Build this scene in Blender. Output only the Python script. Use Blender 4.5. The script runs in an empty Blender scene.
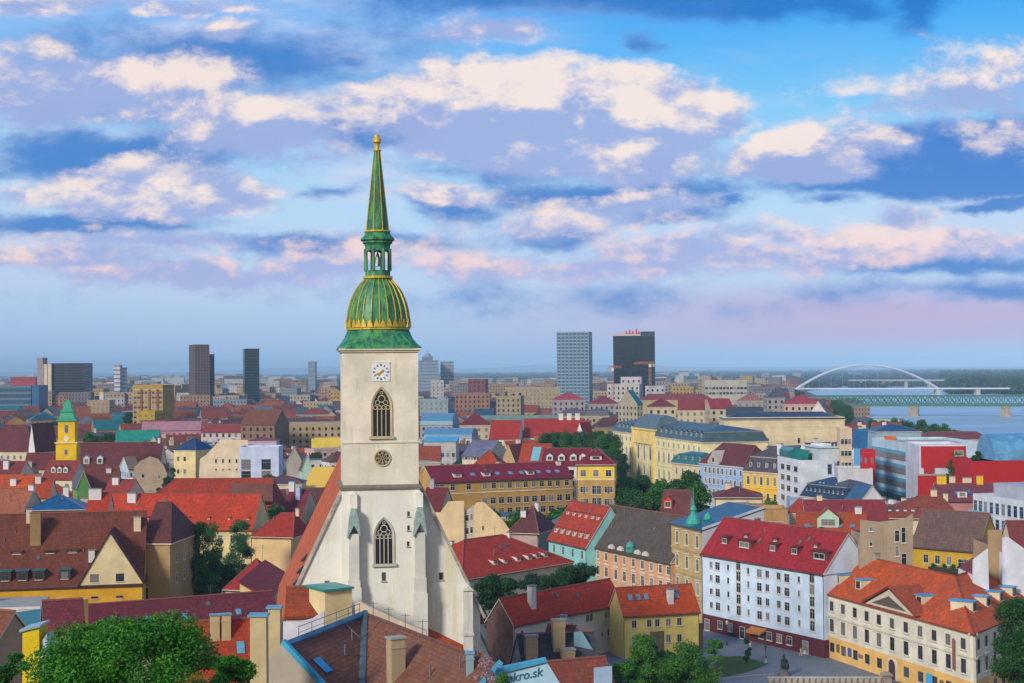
import bpy, math, random
import numpy as np
from mathutils import Vector, Matrix
random.seed(7)
R_=math.radians
SC=bpy.context.scene; COL=SC.collection
# ---------------------------------------------------------------- camera
W,H,F,CZ=1024,683,1500.0,55.0
PITCH,ROLL=R_(1.012),R_(0.45)
RM=Matrix.Rotation(math.pi/2+PITCH,3,'X')@Matrix.Rotation(-ROLL,3,'Z')
cd=bpy.data.cameras.new('camera'); cam=bpy.data.objects.new('camera',cd); COL.objects.link(cam)
cam.location=(0,0,CZ); cam.rotation_euler=RM.to_euler()
cd.sensor_width=36; cd.lens=36*F/W; cd.clip_end=200000; cd.clip_start=1
SC.camera=cam
SC.view_settings.view_transform='Standard'; SC.view_settings.look='None'
SC.view_settings.exposure=1.3; SC.view_settings.gamma=1; SC.view_settings.use_curve_mapping=False
SC.render.engine='CYCLES'
SC.cycles.use_denoising=True
SC.cycles.max_bounces=5; SC.cycles.diffuse_bounces=2; SC.cycles.glossy_bounces=2; SC.cycles.transmission_bounces=2
SC.cycles.volume_bounces=0; SC.cycles.transparent_max_bounces=4
SC.cycles.sample_clamp_indirect=4
# ---------------------------------------------------------------- helpers: pixels to world points
def ray(px,py):
    v=RM@Vector(((px-512)/F,(341.5-py)/F,-1)); return v/v.y
def at(px,py,Y):
    r=ray(px,py); return Vector((r.x*Y,Y,CZ+r.z*Y))
def atz(px,py,z):
    r=ray(px,py); Y=(z-CZ)/r.z; return Vector((r.x*Y,Y,z))
RT=RM.transposed()
def proj(p):
    c=RT@(Vector(p)-Vector((0,0,CZ)))
    return (512-F*c.x/c.z, 341.5+F*c.y/c.z)
def hor(px): return 372-8*px/1024.0
def zat(py,px,Y): return at(px,py,Y).z
def lin(c): 
    c=c/255.0
    return c/12.92 if c<=0.04045 else ((c+0.055)/1.055)**2.4
def S(r,g,b): return (lin(r),lin(g),lin(b),1)
# ---------------------------------------------------------------- node helpers
class NT:
    def __init__(s,nt): s.nt=nt; s.L=nt.links
    def n(s,t,**k):
        o=s.nt.nodes.new(t)
        for a,b in k.items(): setattr(o,a,b)
        return o
    def put(s,sock,v):
        if isinstance(v,bpy.types.NodeSocket): s.L.new(v,sock)
        elif v is not None: sock.default_value=v
    def m(s,op,a,b=None,c=None,clamp=False):
        o=s.n('ShaderNodeMath',operation=op,use_clamp=clamp)
        s.put(o.inputs[0],a); s.put(o.inputs[1],b); s.put(o.inputs[2],c); return o.outputs[0]
    def v(s,op,a,b=None,scale=None):
        o=s.n('ShaderNodeVectorMath',operation=op)
        s.put(o.inputs[0],a); s.put(o.inputs[1],b)
        if scale is not None: s.put(o.inputs['Scale'],scale)
        return o.outputs['Value'] if op in('LENGTH','DOT_PRODUCT') else o.outputs['Vector']
    def noise(s,vec,scale,detail=4,rough=.55,dist=0,col=False):
        o=s.n('ShaderNodeTexNoise'); s.put(o.inputs['Vector'],vec)
        o.inputs['Scale'].default_value=scale; o.inputs['Detail'].default_value=detail
        o.inputs['Roughness'].default_value=rough; o.inputs['Distortion'].default_value=dist
        return o.outputs['Color' if col else 'Fac']
    def mix(s,f,a,b,mode='MIX'):
        o=s.n('ShaderNodeMix',data_type='RGBA',blend_type=mode)
        s.put(o.inputs['Factor'],f); s.put(o.inputs['A'] if False else o.inputs[6],a); s.put(o.inputs[7],b)
        return o.outputs[2]
    def ss(s,x,a,b,lo=0.0,hi=1.0):
        o=s.n('ShaderNodeMapRange',interpolation_type='SMOOTHSTEP')
        s.put(o.inputs[0],x)
        for i,vv in zip((1,2,3,4),(a,b,lo,hi)): o.inputs[i].default_value=vv
        return o.outputs[0]
    def comb(s,x,y,z):
        o=s.n('ShaderNodeCombineXYZ')
        for i,vv in enumerate((x,y,z)): s.put(o.inputs[i],vv)
        return o.outputs[0]
# ---------------------------------------------------------------- sky
SUN_EL,SUN_AZ=R_(27),R_(216)      # the sun is low in the west, behind the viewer's left shoulder (azimuth clockwise from +Y)
w=bpy.data.worlds.new('World'); SC.world=w; w.use_nodes=True
g=NT(w.node_tree); w.node_tree.nodes.clear()
sky=g.n('ShaderNodeTexSky',sky_type='NISHITA',sun_disc=False,sun_elevation=SUN_EL,sun_rotation=SUN_AZ,altitude=150)
sky.air_density=1.2; sky.dust_density=.6; sky.ozone_density=2.5
tc=g.n('ShaderNodeTexCoord'); D=tc.outputs['Generated']
sx=g.n('ShaderNodeSeparateXYZ'); g.put(sx.inputs[0],D)
front=g.ss(sx.outputs[1],0.05,0.35)
yy=g.m('MAXIMUM',g.m('ABSOLUTE',sx.outputs[1]),0.08)
U=g.m('DIVIDE',sx.outputs[0],yy); V=g.m('DIVIDE',sx.outputs[2],yy)
P0=g.comb(U,V,0.0)
Ps=g.comb(U,g.m('MULTIPLY',V,1.75),0.37)
warp=g.v('SUBTRACT',g.noise(Ps,7,6,.62,col=True),(.5,.5,.5))
Pw=g.v('ADD',P0,g.v('MULTIPLY',warp,(.11,.055,0)))
fb=g.noise(Ps,9.5,9,.62,.2)
fbl=g.noise(g.v('ADD',Ps,(-.008,.022,0)),9.5,9,.62,.2)
fine=g.noise(Ps,30,8,.68)
def uv(px,py):
    r=ray(px,py); return r.x,r.z
def field(bl,k_,kv=1.0):
    acc=None
    for (cx,cy,rx,ry,a) in bl:
        rx*=k_;ry*=k_*kv
        u,v=uv(cx,cy)
        l=g.v('LENGTH',g.v('MULTIPLY',g.v('SUBTRACT',Pw,(u,v,0)),(F/rx,F/ry,0)))
        f=g.m('MULTIPLY_ADD',l,-a,a)
        acc=f if acc is None else g.m('SMOOTH_MAX',acc,f,.15)
    return acc
DARK=[(235,62,190,30,.9),(130,150,170,17,1),(60,140,110,18,.8),(385,128,70,17,.9),(500,172,90,16,.8),(600,192,130,15,1),(455,205,50,11,.9),
(560,4,190,19,1),(760,6,150,15,.9),(905,10,24,22,.8),(630,47,34,8,.8),(905,170,150,20,1.8),(985,148,80,28,1.9),(820,188,90,10,.9),(712,205,20,6,.9),
(808,202,34,7,.9),(1000,203,46,6,.9),(655,216,60,9,.9),(285,245,80,10,.9),(60,226,130,10,.8),(940,262,110,11,.9),(985,296,130,11,.6),(540,234,50,9,.9),
(720,298,420,13,.3),(120,110,120,16,.6),(400,240,60,8,.6),(640,165,60,18,.5),(330,186,60,8,.7)]
WHITE=[(40,4,110,11,1),(180,8,70,8,.8),(222,36,28,12,1),(488,42,46,13,1),(358,106,46,15,1),(110,90,150,24,1.1),(262,124,85,21,1.3),(175,184,95,22,1.7),
(430,112,40,22,.9),(452,102,62,24,1.9),(530,122,125,34,2.1),(625,112,85,29,2.0),(700,107,60,20,1.6),(640,152,44,26,1.6),(440,150,60,15,.6),(790,160,70,19,1.6),
(860,142,70,14,.55),(975,92,110,34,.62),(1010,62,70,16,.6),(620,204,80,12,.9),(560,222,110,14,.6),(700,255,150,15,.85),(860,240,70,17,1),(905,215,44,12,.9),
(600,268,150,13,.8),(985,240,80,12,.9),(455,194,50,9,.9),(60,190,110,12,.5),(50,262,130,12,.75),(200,275,150,10,.85),(325,270,70,12,.9),(130,245,150,9,.5),
(370,255,60,14,.7),(470,262,90,12,.6),(760,235,80,10,.6),(20,70,70,18,.6),(330,150,60,14,.6),(820,258,80,9,.8)]
Df=field(DARK,1.45,1.2); Wf=field(WHITE,1.42,1.3); Wu=field([(x,y-.42*ry,rx,ry,a) for x,y,rx,ry,a in WHITE],1.42,1.3)
nz=g.m('SUBTRACT',fb,.5); fz=g.m('SUBTRACT',fine,.5)
dark=g.m('MULTIPLY',g.ss(g.m('ADD',g.m('ADD',Df,g.m('MULTIPLY',nz,1.5)),g.m('MULTIPLY',fz,.7)),-.05,.62),front)
white=g.m('MULTIPLY',g.ss(g.m('ADD',g.m('ADD',Wf,g.m('MULTIPLY',nz,1.15)),g.m('MULTIPLY',fz,1.15)),.04,.56),front)
shade=g.ss(g.m('ADD',g.m('ADD',g.m('MULTIPLY_ADD',g.m('SUBTRACT',fb,fbl),6.5,g.m('MULTIPLY_ADD',Wf,.18,.16)),g.m('MULTIPLY',fz,1.5)),g.m('MULTIPLY',g.m('SUBTRACT',Wu,Wf),1.3)),-.15,1.0)
EL=sx.outputs[2]
# clear air: the Nishita sky, and over it thin high cloud, stratus, cumulus and the hazy bank along the horizon
kk=1/ (2**1.3)
def CC(r,g_,b,k=1.0): 
    c=S(r,g_,b); return (c[0]*kk*k,c[1]*kk*k,c[2]*kk*k,1)
hs=g.n('ShaderNodeHueSaturation'); g.put(hs.inputs['Color'],sky.outputs[0]); hs.inputs['Saturation'].default_value=1.15
nish=g.v('SCALE',hs.outputs[0],scale=0.10)
rampn=g.n('ShaderNodeValToRGB'); g.put(rampn.inputs[0],g.m('MULTIPLY',g.m('MAXIMUM',EL,0),2.4))
cr=rampn.color_ramp
stops=[(0.0,CC(150,192,236)),(.055,CC(166,196,236)),(.13,CC(178,206,241)),(.25,CC(168,216,248)),(.40,CC(92,196,248)),(.56,CC(24,158,242)),(1.0,CC(30,120,215))]
cr.elements[0].position,cr.elements[0].color=stops[0]; cr.elements[1].position,cr.elements[1].color=stops[-1]
for p,c in stops[1:-1]:
    e=cr.elements.new(p); e.color=c
veil=rampn.outputs[0]
base=g.mix(g.m('MULTIPLY_ADD',front,.55,.4),nish,veil)
streak=g.ss(g.noise(g.comb(g.m('MULTIPLY',U,.8),g.m('MULTIPLY',V,4.2),1.7),10,6,.6,.3),.42,.72)
band=g.m('MULTIPLY',g.ss(V,.045,.075),g.ss(V,.2,.13))
leftv=g.ss(U,.12,-.12)
hiv=g.m('MULTIPLY',g.m('MAXIMUM',g.m('MULTIPLY',g.ss(V,.26,.1),.85),leftv),g.ss(V,.03,.07))
base=g.mix(g.m('MULTIPLY',g.m('MULTIPLY',g.m('MULTIPLY_ADD',streak,.66,.34),hiv),front),base,CC(206,216,242))
# the mauve bank low in the east, stronger to the right
bank=g.m('MULTIPLY',g.m('MULTIPLY',g.ss(V,.001,.022),g.ss(V,.062,.035)),g.m('MULTIPLY',g.ss(U,-.12,.26),front))
base=g.mix(g.m('MULTIPLY',bank,.8),base,CC(202,168,208))
dcol=g.mix(g.ss(g.m('ADD',nz,g.m('MULTIPLY',Df,.4)),-.1,.32),CC(128,160,218),CC(50,124,204))
dcol=g.mix(g.m('MULTIPLY',g.ss(U,.02,.25),g.ss(V,.085,.15)),dcol,CC(36,116,204))
base=g.mix(g.m('MULTIPLY',dark,.9),base,dcol)
wcol=g.mix(shade,CC(160,178,226),CC(255,236,226))
wcol=g.mix(g.ss(V,.12,.05),wcol,g.mix(shade,CC(170,182,228),CC(252,214,214)))
base=g.mix(g.m('MULTIPLY',white,.93),base,wcol)
# the western half of the sky, behind the viewer, is bright with the evening glow
west=g.m('MULTIPLY',g.ss(sx.outputs[1],.15,-.55),g.ss(EL,-.02,.1))
base=g.mix(west,base,g.mix(g.ss(EL,.05,.9),(.32,.27,.22,1),(.15,.19,.27,1)))
bg=g.n('ShaderNodeBackground'); g.put(bg.inputs[0],base); bg.inputs[1].default_value=1.0
wo=g.n('ShaderNodeOutputWorld'); g.L.new(bg.outputs[0],wo.inputs[0])
w.cycles.sampling_method='MANUAL'; w.cycles.sample_map_resolution=512
# ---------------------------------------------------------------- sun
sl=bpy.data.lights.new('sun','SUN'); sl.energy=1.45; sl.angle=R_(10); sl.color=(1,.925,.80)
so=bpy.data.objects.new('sun',sl); COL.objects.link(so)
sdir=Vector((math.sin(SUN_AZ)*math.cos(SUN_EL),math.cos(SUN_AZ)*math.cos(SUN_EL),math.sin(SUN_EL)))
so.rotation_euler=sdir.to_track_quat('Z','Y').to_euler()
# ---------------------------------------------------------------- materials
MC={}
def newmat(key):
    m=bpy.data.materials.new(key); m.use_nodes=True; n=NT(m.node_tree)
    b=m.node_tree.nodes['Principled BSDF']; return m,n,b
def ocoord(n): return n.n('ShaderNodeTexCoord').outputs['Object']
def bump(n,b,h,strength,dist):
    o=n.n('ShaderNodeBump'); o.inputs['Strength'].default_value=strength; o.inputs['Distance'].default_value=dist
    n.put(o.inputs['Height'],h); n.L.new(o.outputs[0],b.inputs['Normal'])
def c4(c): return (c[0],c[1],c[2],1)
def mul(c,k): return (min(c[0]*k,.95),min(c[1]*k,.95),min(c[2]*k,.95),1)
def sat(c,k):
    l=.3*c[0]+.55*c[1]+.15*c[2]; return tuple(max(.003,min(.9,l+(q-l)*k)) for q in c[:3])
def plaster(c,stain=.5):
    key=('plaster',c,stain)
    if key in MC: return MC[key]
    m,n,b=newmat('plaster'); O=ocoord(n); MCk=key; c=sat(c,1.22)
    big=n.noise(O,.22,5,.6); st=n.noise(n.v('MULTIPLY',O,(1.3,1.3,.16)),1.0,5,.65); fi=n.noise(O,3.5,4,.6)
    rnd=n.n('ShaderNodeObjectInfo').outputs['Random']
    col=n.mix(n.ss(big,.35,.7),mul(c,.80),mul(c,1.07))
    dirt=(c[0]*.5+.02,c[1]*.47+.02,c[2]*.42+.02,1)
    col=n.mix(n.m('MULTIPLY',n.ss(st,.52,.78),stain),col,dirt)
    col=n.mix(n.ss(fi,.3,.8,0,.22),col,mul(c,.7))
    col=n.mix(n.m('MULTIPLY',rnd,.14),col,mul(c,.7))
    n.put(b.inputs['Base Color'],col); b.inputs['Roughness'].default_value=.9
    bump(n,b,fi,.25,.04); MC[MCk]=m; return m
def tiles(c,old=.35,rows=.42):
    key=('tiles',c,old,rows)
    if key in MC: return MC[key]
    m,n,b=newmat('roof_tiles'); O=ocoord(n); c=tuple(q*.92 for q in sat(c,1.12))
    br=n.n('ShaderNodeTexBrick',offset=.5); n.put(br.inputs['Vector'],n.v('MULTIPLY',O,(1,1,0)))
    br.inputs['Scale'].default_value=1; br.inputs['Brick Width'].default_value=.45; br.inputs['Row Height'].default_value=rows
    br.inputs['Mortar Size'].default_value=.035; br.inputs['Mortar Smooth'].default_value=.6
    br.inputs['Color1'].default_value=mul(c,1.35); br.inputs['Color2'].default_value=mul(c,.66); br.inputs['Mortar'].default_value=mul(c,.42)
    br.inputs['Bias'].default_value=-.1
    big=n.noise(O,.28,6,.68); fi=n.noise(O,2.4,5,.7); st=n.noise(n.v('MULTIPLY',O,(1.5,.22,.22)),1.2,5,.6)
    md=n.noise(O,.9,5,.7)
    col=n.mix(n.ss(big,.36,.64,0,.6),br.outputs['Color'],mul((c[0]*.9,c[1]*1.1,c[2]*1.15),.58)); col=n.mix(n.ss(md,.5,.72,0,.5),col,mul((c[0],c[1]*1.35,c[2]*1.2),1.15)); col=n.mix(n.ss(md,.46,.28,0,.5),col,mul(c,.5))
    col=n.mix(n.ss(st,.5,.75,0,old),col,(.11,.09,.075,1))
    col=n.mix(n.ss(fi,.56,.74,0,old*1.3),col,(c[0]*.42+.03,c[1]*.5+.045,c[2]*.5+.035,1))
    rnd=n.n('ShaderNodeObjectInfo').outputs['Random']
    col=n.mix(n.m('MULTIPLY',rnd,.25),col,mul(c,.55))
    n.put(b.inputs['Base Color'],col); b.inputs['Roughness'].default_value=.8
    bump(n,b,n.m('ADD',br.outputs['Fac'],n.m('MULTIPLY',fi,-.6)),.5,-.06); MC[key]=m; return m
def metal(c,rough=.45,seam=.6,met=0.0):
    key=('metal',c,rough,seam,met)
    if key in MC: return MC[key]
    m,n,b=newmat('sheet_metal'); O=ocoord(n); c=sat(c,1.2)
    wv=n.n('ShaderNodeTexWave',wave_type='BANDS',bands_direction='X',wave_profile='SAW'); n.put(wv.inputs[0],O); wv.inputs['Scale'].default_value=.314/seam
    wv.inputs['Distortion'].default_value=0
    big=n.noise(O,.35,5,.65); fi=n.noise(O,2.2,5,.65)
    col=n.mix(n.ss(big,.35,.68),mul(c,.72),mul(c,1.12))
    col=n.mix(n.ss(fi,.5,.75,0,.4),col,mul(c,.55))
    col=n.mix(n.ss(wv.outputs['Fac'],.9,1.0,0,.45),col,mul(c,.45))
    n.put(b.inputs['Base Color'],col); b.inputs['Roughness'].default_value=rough; b.inputs['Metallic'].default_value=met
    bump(n,b,wv.outputs['Fac'],.3,.05); MC[key]=m; return m
def minster():
    m,n,b=newmat('minster_plaster'); O=ocoord(n)
    st=n.noise(n.v('MULTIPLY',O,(.55,.55,.05)),1.0,5,.62); st2=n.noise(n.v('MULTIPLY',O,(1.4,1.4,.10)),1.0,6,.7); fi=n.noise(O,2.5,5,.68); big=n.noise(O,.16,5,.65)
    col=n.mix(n.ss(big,.35,.68),(.64,.63,.58,1),(.76,.75,.70,1)); col=n.mix(n.ss(st,.54,.68,0,.75),col,(.60,.54,.33,1))
    col=n.mix(n.ss(st2,.56,.76,0,.55),col,(.36,.35,.31,1)); col=n.mix(n.ss(fi,.5,.8,0,.35),col,(.50,.48,.43,1))
    n.put(b.inputs['Base Color'],col); b.inputs['Roughness'].default_value=.92; bump(n,b,fi,.35,.05); return m
def copper():
    if 'copper' in MC: return MC['copper']
    m,n,b=newmat('green_copper'); O=ocoord(n)
    st=n.noise(n.v('MULTIPLY',O,(1.6,1.6,.28)),1.1,6,.66); fi=n.noise(O,3,5,.7); big=n.noise(O,.5,4,.6)
    col=n.mix(n.ss(st,.36,.66),(.004,.075,.045,1),(.055,.30,.075,1))
    col=n.mix(n.ss(big,.45,.7,0,.6),col,(.008,.15,.13,1))
    col=n.mix(n.ss(fi,.5,.75,0,.7),col,(.13,.17,.035,1))
    n.put(b.inputs['Base Color'],col); b.inputs['Roughness'].default_value=.5
    bump(n,b,fi,.3,.03); MC['copper']=m; return m
def plain(c,rough=.7,met=0.0,vary=.25,scale=1.5):
    key=('plain',c,rough,met,vary,scale)
    if key in MC: return MC[key]
    m,n,b=newmat('paint'); O=ocoord(n); f=n.noise(O,scale,5,.65)
    n.put(b.inputs['Base Color'],n.mix(n.ss(f,.3,.75),mul(c,1+vary*.4),mul(c,1-vary)))
    b.inputs['Roughness'].default_value=rough; b.inputs['Metallic'].default_value=met; MC[key]=m; return m
def glass(c=(.02,.028,.04),rough=.12):
    key=('glass',c,rough)
    if key in MC: return MC[key]
    m,n,b=newmat('window_glass'); rnd=n.n('ShaderNodeObjectInfo').outputs['Random']
    cu=n.ss(rnd,.66,.76); O=ocoord(n)
    col=n.mix(n.m('MULTIPLY',cu,.6),n.mix(rnd,mul(c,.5),mul(c,2.0)),(.26,.25,.24,1))
    n.put(b.inputs['Base Color'],col); b.inputs['Roughness'].default_value=rough
    b.inputs['Specular IOR Level'].default_value=.6; MC[key]=m; return m
def stone(c,scale=1.0):
    key=('stone',c,scale)
    if key in MC: return MC[key]
    m,n,b=newmat('stone'); O=ocoord(n)
    vo=n.n('ShaderNodeTexVoronoi'); n.put(vo.inputs[0],n.v('MULTIPLY',O,(1,1,1.5))); vo.inputs['Scale'].default_value=2.2*scale
    fi=n.noise(O,4,5,.7); big=n.noise(O,.4,5,.65)
    col=n.mix(n.ss(big,.35,.7),mul(c,.6),mul(c,1.2)); sep=n.n('ShaderNodeSeparateColor'); n.put(sep.inputs[0],vo.outputs['Color'])
    col=n.mix(n.m('MULTIPLY',sep.outputs[0],.5),col,mul(c,.45)); col=n.mix(n.ss(fi,.5,.8,0,.5),col,mul(c,.5))
    n.put(b.inputs['Base Color'],col); b.inputs['Roughness'].default_value=.95; bump(n,b,fi,.5,.06); MC[key]=m; return m
def brick(c):
    key=('brick',c)
    if key in MC: return MC[key]
    m,n,b=newmat('brickwork'); O=ocoord(n); s=n.n('ShaderNodeSeparateXYZ'); n.put(s.inputs[0],O)
    br=n.n('ShaderNodeTexBrick'); n.put(br.inputs['Vector'],n.comb(n.m('ADD',s.outputs[0],s.outputs[1]),s.outputs[2],0))
    br.inputs['Scale'].default_value=1; br.inputs['Brick Width'].default_value=.3; br.inputs['Row Height'].default_value=.1; br.inputs['Mortar Size'].default_value=.012
    br.inputs['Color1'].default_value=mul(c,1.2); br.inputs['Color2'].default_value=mul(c,.7); br.inputs['Mortar'].default_value=(.25,.22,.19,1)
    big=n.noise(O,.5,6,.68); col=n.mix(n.ss(big,.4,.66,0,.7),br.outputs['Color'],mul(c,.4))
    n.put(b.inputs['Base Color'],col); b.inputs['Roughness'].default_value=.9; MC[key]=m; return m
def leafmat(c,c2):
    key=('leaf',c,c2)
    if key in MC: return MC[key]
    m,n,b=newmat('leaves'); O=ocoord(n)
    f=n.noise(O,.9,4,.6); f2=n.noise(O,6,2,.6); rnd=n.n('ShaderNodeObjectInfo').outputs['Random']
    col=n.mix(n.ss(f,.35,.65),c4(c),c4(c2)); col=n.mix(n.ss(f2,.45,.75,0,.5),col,mul(c2,1.5)); col=n.mix(n.m('MULTIPLY',rnd,.3),col,mul(c,.6))
    n.put(b.inputs['Base Color'],col); b.inputs['Roughness'].default_value=.55; b.inputs['Specular IOR Level'].default_value=.25
    tr=n.n('ShaderNodeBsdfTranslucent'); n.put(tr.inputs[0],n.mix(.5,col,mul(c2,1.6)))
    ms=n.n('ShaderNodeMixShader'); ms.inputs[0].default_value=.16
    n.L.new(b.outputs[0],ms.inputs[1]); n.L.new(tr.outputs[0],ms.inputs[2])
    n.L.new(ms.outputs[0],m.node_tree.nodes['Material Output'].inputs[0]); MC[key]=m; return m
BARK=plain((.09,.06,.04),.95,0,.4,3)
WHITEP=plain((.78,.77,.74),.6,0,.1); FRAME=plain((.52,.51,.48),.55,0,.1); BROWNF=plain((.10,.055,.035),.6); DARKP=plain((.03,.03,.035),.5)
GL=glass(); CONC=plain((.32,.31,.29),.9)
TRIM=plaster((.66,.61,.52),.2)
GOLD=plain((.60,.42,.05),.45,.3,.45,4)
# roofs and walls (base colours)
RED=(.42,.042,.015); ORANGE=(.44,.072,.020); MAROON=(.155,.020,.024); CRIMSON=(.27,.014,.028); BROWN=(.125,.042,.028); OLDBR=(.13,.055,.04); BRICKR=(.27,.045,.026)
GREYR=(.075,.07,.085); DBLUE=(.022,.052,.105); TEAL=(.03,.115,.13); GREENC=(.03,.20,.16); SKYB=(.10,.26,.44)
CREAM=(.66,.55,.36); CREAMP=(.68,.58,.44); YEL=(.72,.47,.10); WHITE_=(.70,.72,.74); TAN=(.46,.33,.17); GREY=(.40,.39,.38); PINK=(.62,.36,.24); BLUEW=(.34,.46,.68); MINT=(.45,.62,.55); PEACH=(.66,.44,.28); STONEC=(.34,.28,.21); LILAC=(.55,.45,.55)
# ---------------------------------------------------------------- mesh builder
class MB:
    def __init__(s): s.v=[];s.f=[];s.m=[]
    def vs(s,pts):
        i=len(s.v); s.v.extend([tuple(p) for p in pts]); return list(range(i,i+len(pts)))
    def face(s,idx,mi=0): s.f.append(tuple(idx)); s.m.append(mi)
    def poly(s,pts,mi=0): s.face(s.vs(pts),mi)
    def box(s,x0,x1,y0,y1,z0,z1,mi=0,top=None):
        a=s.vs([(x0,y0,z0),(x1,y0,z0),(x1,y1,z0),(x0,y1,z0),(x0,y0,z1),(x1,y0,z1),(x1,y1,z1),(x0,y1,z1)])
        for q in((0,3,2,1),(4,5,6,7),(0,1,5,4),(1,2,6,5),(2,3,7,6),(3,0,4,7)):
            s.face([a[i] for i in q],(top if top is not None and q[0]==4 else mi))
        return a
    def prism(s,pts,fn,mi=0,mi2=None,cap=True):
        """pts: 2-D outline; fn(p,k) gives the 3-D point of p at end k"""
        n=len(pts); a=s.vs([fn(p,0) for p in pts]); b=s.vs([fn(p,1) for p in pts])
        for i in range(n): s.face((a[i],a[(i+1)%n],b[(i+1)%n],b[i]),mi)
        if cap:
            c=mi if mi2 is None else mi2
            s.face(a[::-1],c); s.face(b,c)
    def rings(s,rs,mi=0,cap0=True,cap1=True,mis=None):
        ids=[s.vs(r) for r in rs]; n=len(rs[0])
        for k in range(len(ids)-1):
            for i in range(n): s.face((ids[k][i],ids[k][(i+1)%n],ids[k+1][(i+1)%n],ids[k+1][i]),mis[k] if mis else mi)
        if cap0: s.face(ids[0][::-1],mis[0] if mis else mi)
        if cap1: s.face(ids[-1],mis[-1] if mis else mi)
    def lathe(s,prof,n=12,c=(0,0,0),mi=0,ph=0):
        s.rings([[(c[0]+r*math.cos(ph+2*math.pi*i/n),c[1]+r*math.sin(ph+2*math.pi*i/n),c[2]+z) for i in range(n)] for r,z in prof],mi)
    def tube(s,p0,p1,r0,r1=None,n=6,mi=0):
        r1=r0 if r1 is None else r1
        p0,p1=Vector(p0),Vector(p1); d=(p1-p0).normalized(); u=d.orthogonal().normalized(); w_=d.cross(u)
        s.rings([[p+(u*math.cos(2*math.pi*i/n)+w_*math.sin(2*math.pi*i/n))*r for i in range(n)] for p,r in((p0,r0),(p1,r1))],mi)
    def mesh(s,name,mats):
        me=bpy.data.meshes.new(name); me.from_pydata(s.v,[],s.f); me.polygons.foreach_set('material_index',s.m)
        for m in mats: me.materials.append(m)
        me.update(); return me
    def build(s,name,mats,parent=None,loc=None,rz=None):
        return put(name,s.mesh(name,mats if isinstance(mats,(list,tuple)) else [mats]),parent,loc,rz)
def put(name,me,parent=None,loc=None,rz=None):
    o=bpy.data.objects.new(name,me); COL.objects.link(o)
    if parent is not None: o.parent=parent
    if loc is not None: o.location=loc
    if rz is not None: o.rotation_euler=(0,0,rz)
    return o
def tag(o,label,cat,group=None):
    o['label']=label; o['category']=cat
    if group: o['group']=group
    return o
def thing(name,label,cat,loc=(0,0,0),rz=0,group=None):
    return tag(put(name,None,None,loc,rz),label,cat,group)
def struct(o,kind='structure'): o['kind']=kind; return o
# ---------------------------------------------------------------- windows, dormers, chimneys (shared meshes)
ME={}
def win_mesh(w,h,style,fm):
    key=('win',round(w,2),round(h,2),style,fm.name)
    if key in ME: return ME[key]
    a=MB(); t=min(.085,w*.10); x=w/2; d0,d1=-.07,.05
    a.box(-x,-x+t,d0,d1,0,h); a.box(x-t,x,d0,d1,0,h); a.box(-x+t,x-t,d0,d1,h-t,h); a.box(-x+t,x-t,d0,d1,0,t)
    if w>.7 and style!='dark': a.box(-t*.3,t*.3,d0+.02,d1,t,h-t)
    if h>1.5: a.box(-x+t,x-t,d0+.025,d1,h*.66,h*.66+t*.6)
    b=MB()
    if style=='arch' or style=='ped' or style=='trim':
        b.box(-x-.22,x+.22,-.30,.05,-.22,-.003)
        b.box(-x-.2,-x-.003,-.12,.05,0,h); b.box(x+.003,x+.2,-.12,.05,0,h); b.box(-x-.2,x+.2,-.13,.05,h+.003,h+.24)
        if style=='arch':
            n=7; out=[(-x-.35,h+.45)]+[((x+.35)*-math.cos(math.pi*i/n),h+.45+.5*math.sin(math.pi*i/n)) for i in range(1,n)]+[(x+.35,h+.45)]
            b.prism(out,lambda p,k:(p[0],-.32 if k==0 else .05,p[1]))
        if style=='ped': b.box(-x-.4,x+.4,-.36,.05,h+.42,h+.66)
    else: b.box(-x-.1,x+.1,-.2,.05,-.12,-.003)
    p=MB(); p.poly([(-x+t*.5,-.012,t*.5),(x-t*.5,-.012,t*.5),(x-t*.5,-.012,h-t*.5),(-x+t*.5,-.012,h-t*.5)])
    r=(a,b,p); ME[key]=r; return r
SLT=TRIM
def window(parent,loc,rz,w,h,style='plain',fm=None,sub=True,gl=None,sm=None):
    fm=fm or FRAME; gl=gl or GL; sm=sm or SLT
    key=('winm',round(w,2),round(h,2),style,fm.name,gl.name,sm.name,sub)
    if key not in ME:
        a,b,p=win_mesh(w,h,style,fm)
        if sub: ME[key]=(a.mesh('window',[fm]),b.mesh('sill',[sm]),p.mesh('pane',[gl]))
        else:
            c=MB(); c.v=list(a.v); c.f=list(a.f); c.m=[0]*len(a.f)
            for q,mi in((b,1),(p,2)):
                n0=len(c.v); c.v+=q.v; c.f+=[tuple(i+n0 for i in f) for f in q.f]; c.m+=[mi]*len(q.f)
            ME[key]=(c.mesh('window',[fm,sm,gl]),)
    r=ME[key]; o=put('window',r[0],parent,loc,rz)
    if sub: put('sill',r[1],o); put('pane',r[2],o)
    return o
def chimney_mesh(w,d,h,mat,cap,pots=0):
    key=('chim',w,d,h,mat.name,cap.name,pots)
    if key in ME: return ME[key]
    a=MB(); a.box(-w/2,w/2,-d/2,d/2,0,h,0); a.box(-w/2-.12,w/2+.12,-d/2-.12,d/2+.12,h,h+.18,1)
    a.box(-w/2-.06,w/2+.06,-d/2-.06,d/2+.06,h*.8,h*.8+.12,0)
    for i in range(pots):
        x=-w/2+w*(i+.5)/pots; a.lathe([(.16,h+.18),(.13,h+.62),(.17,h+.66),(.1,h+.67)],8,(x,0,0),2)
    ME[key]=a.mesh('chimney',[mat,cap,plain((.3,.12,.07))]); return ME[key]
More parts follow.
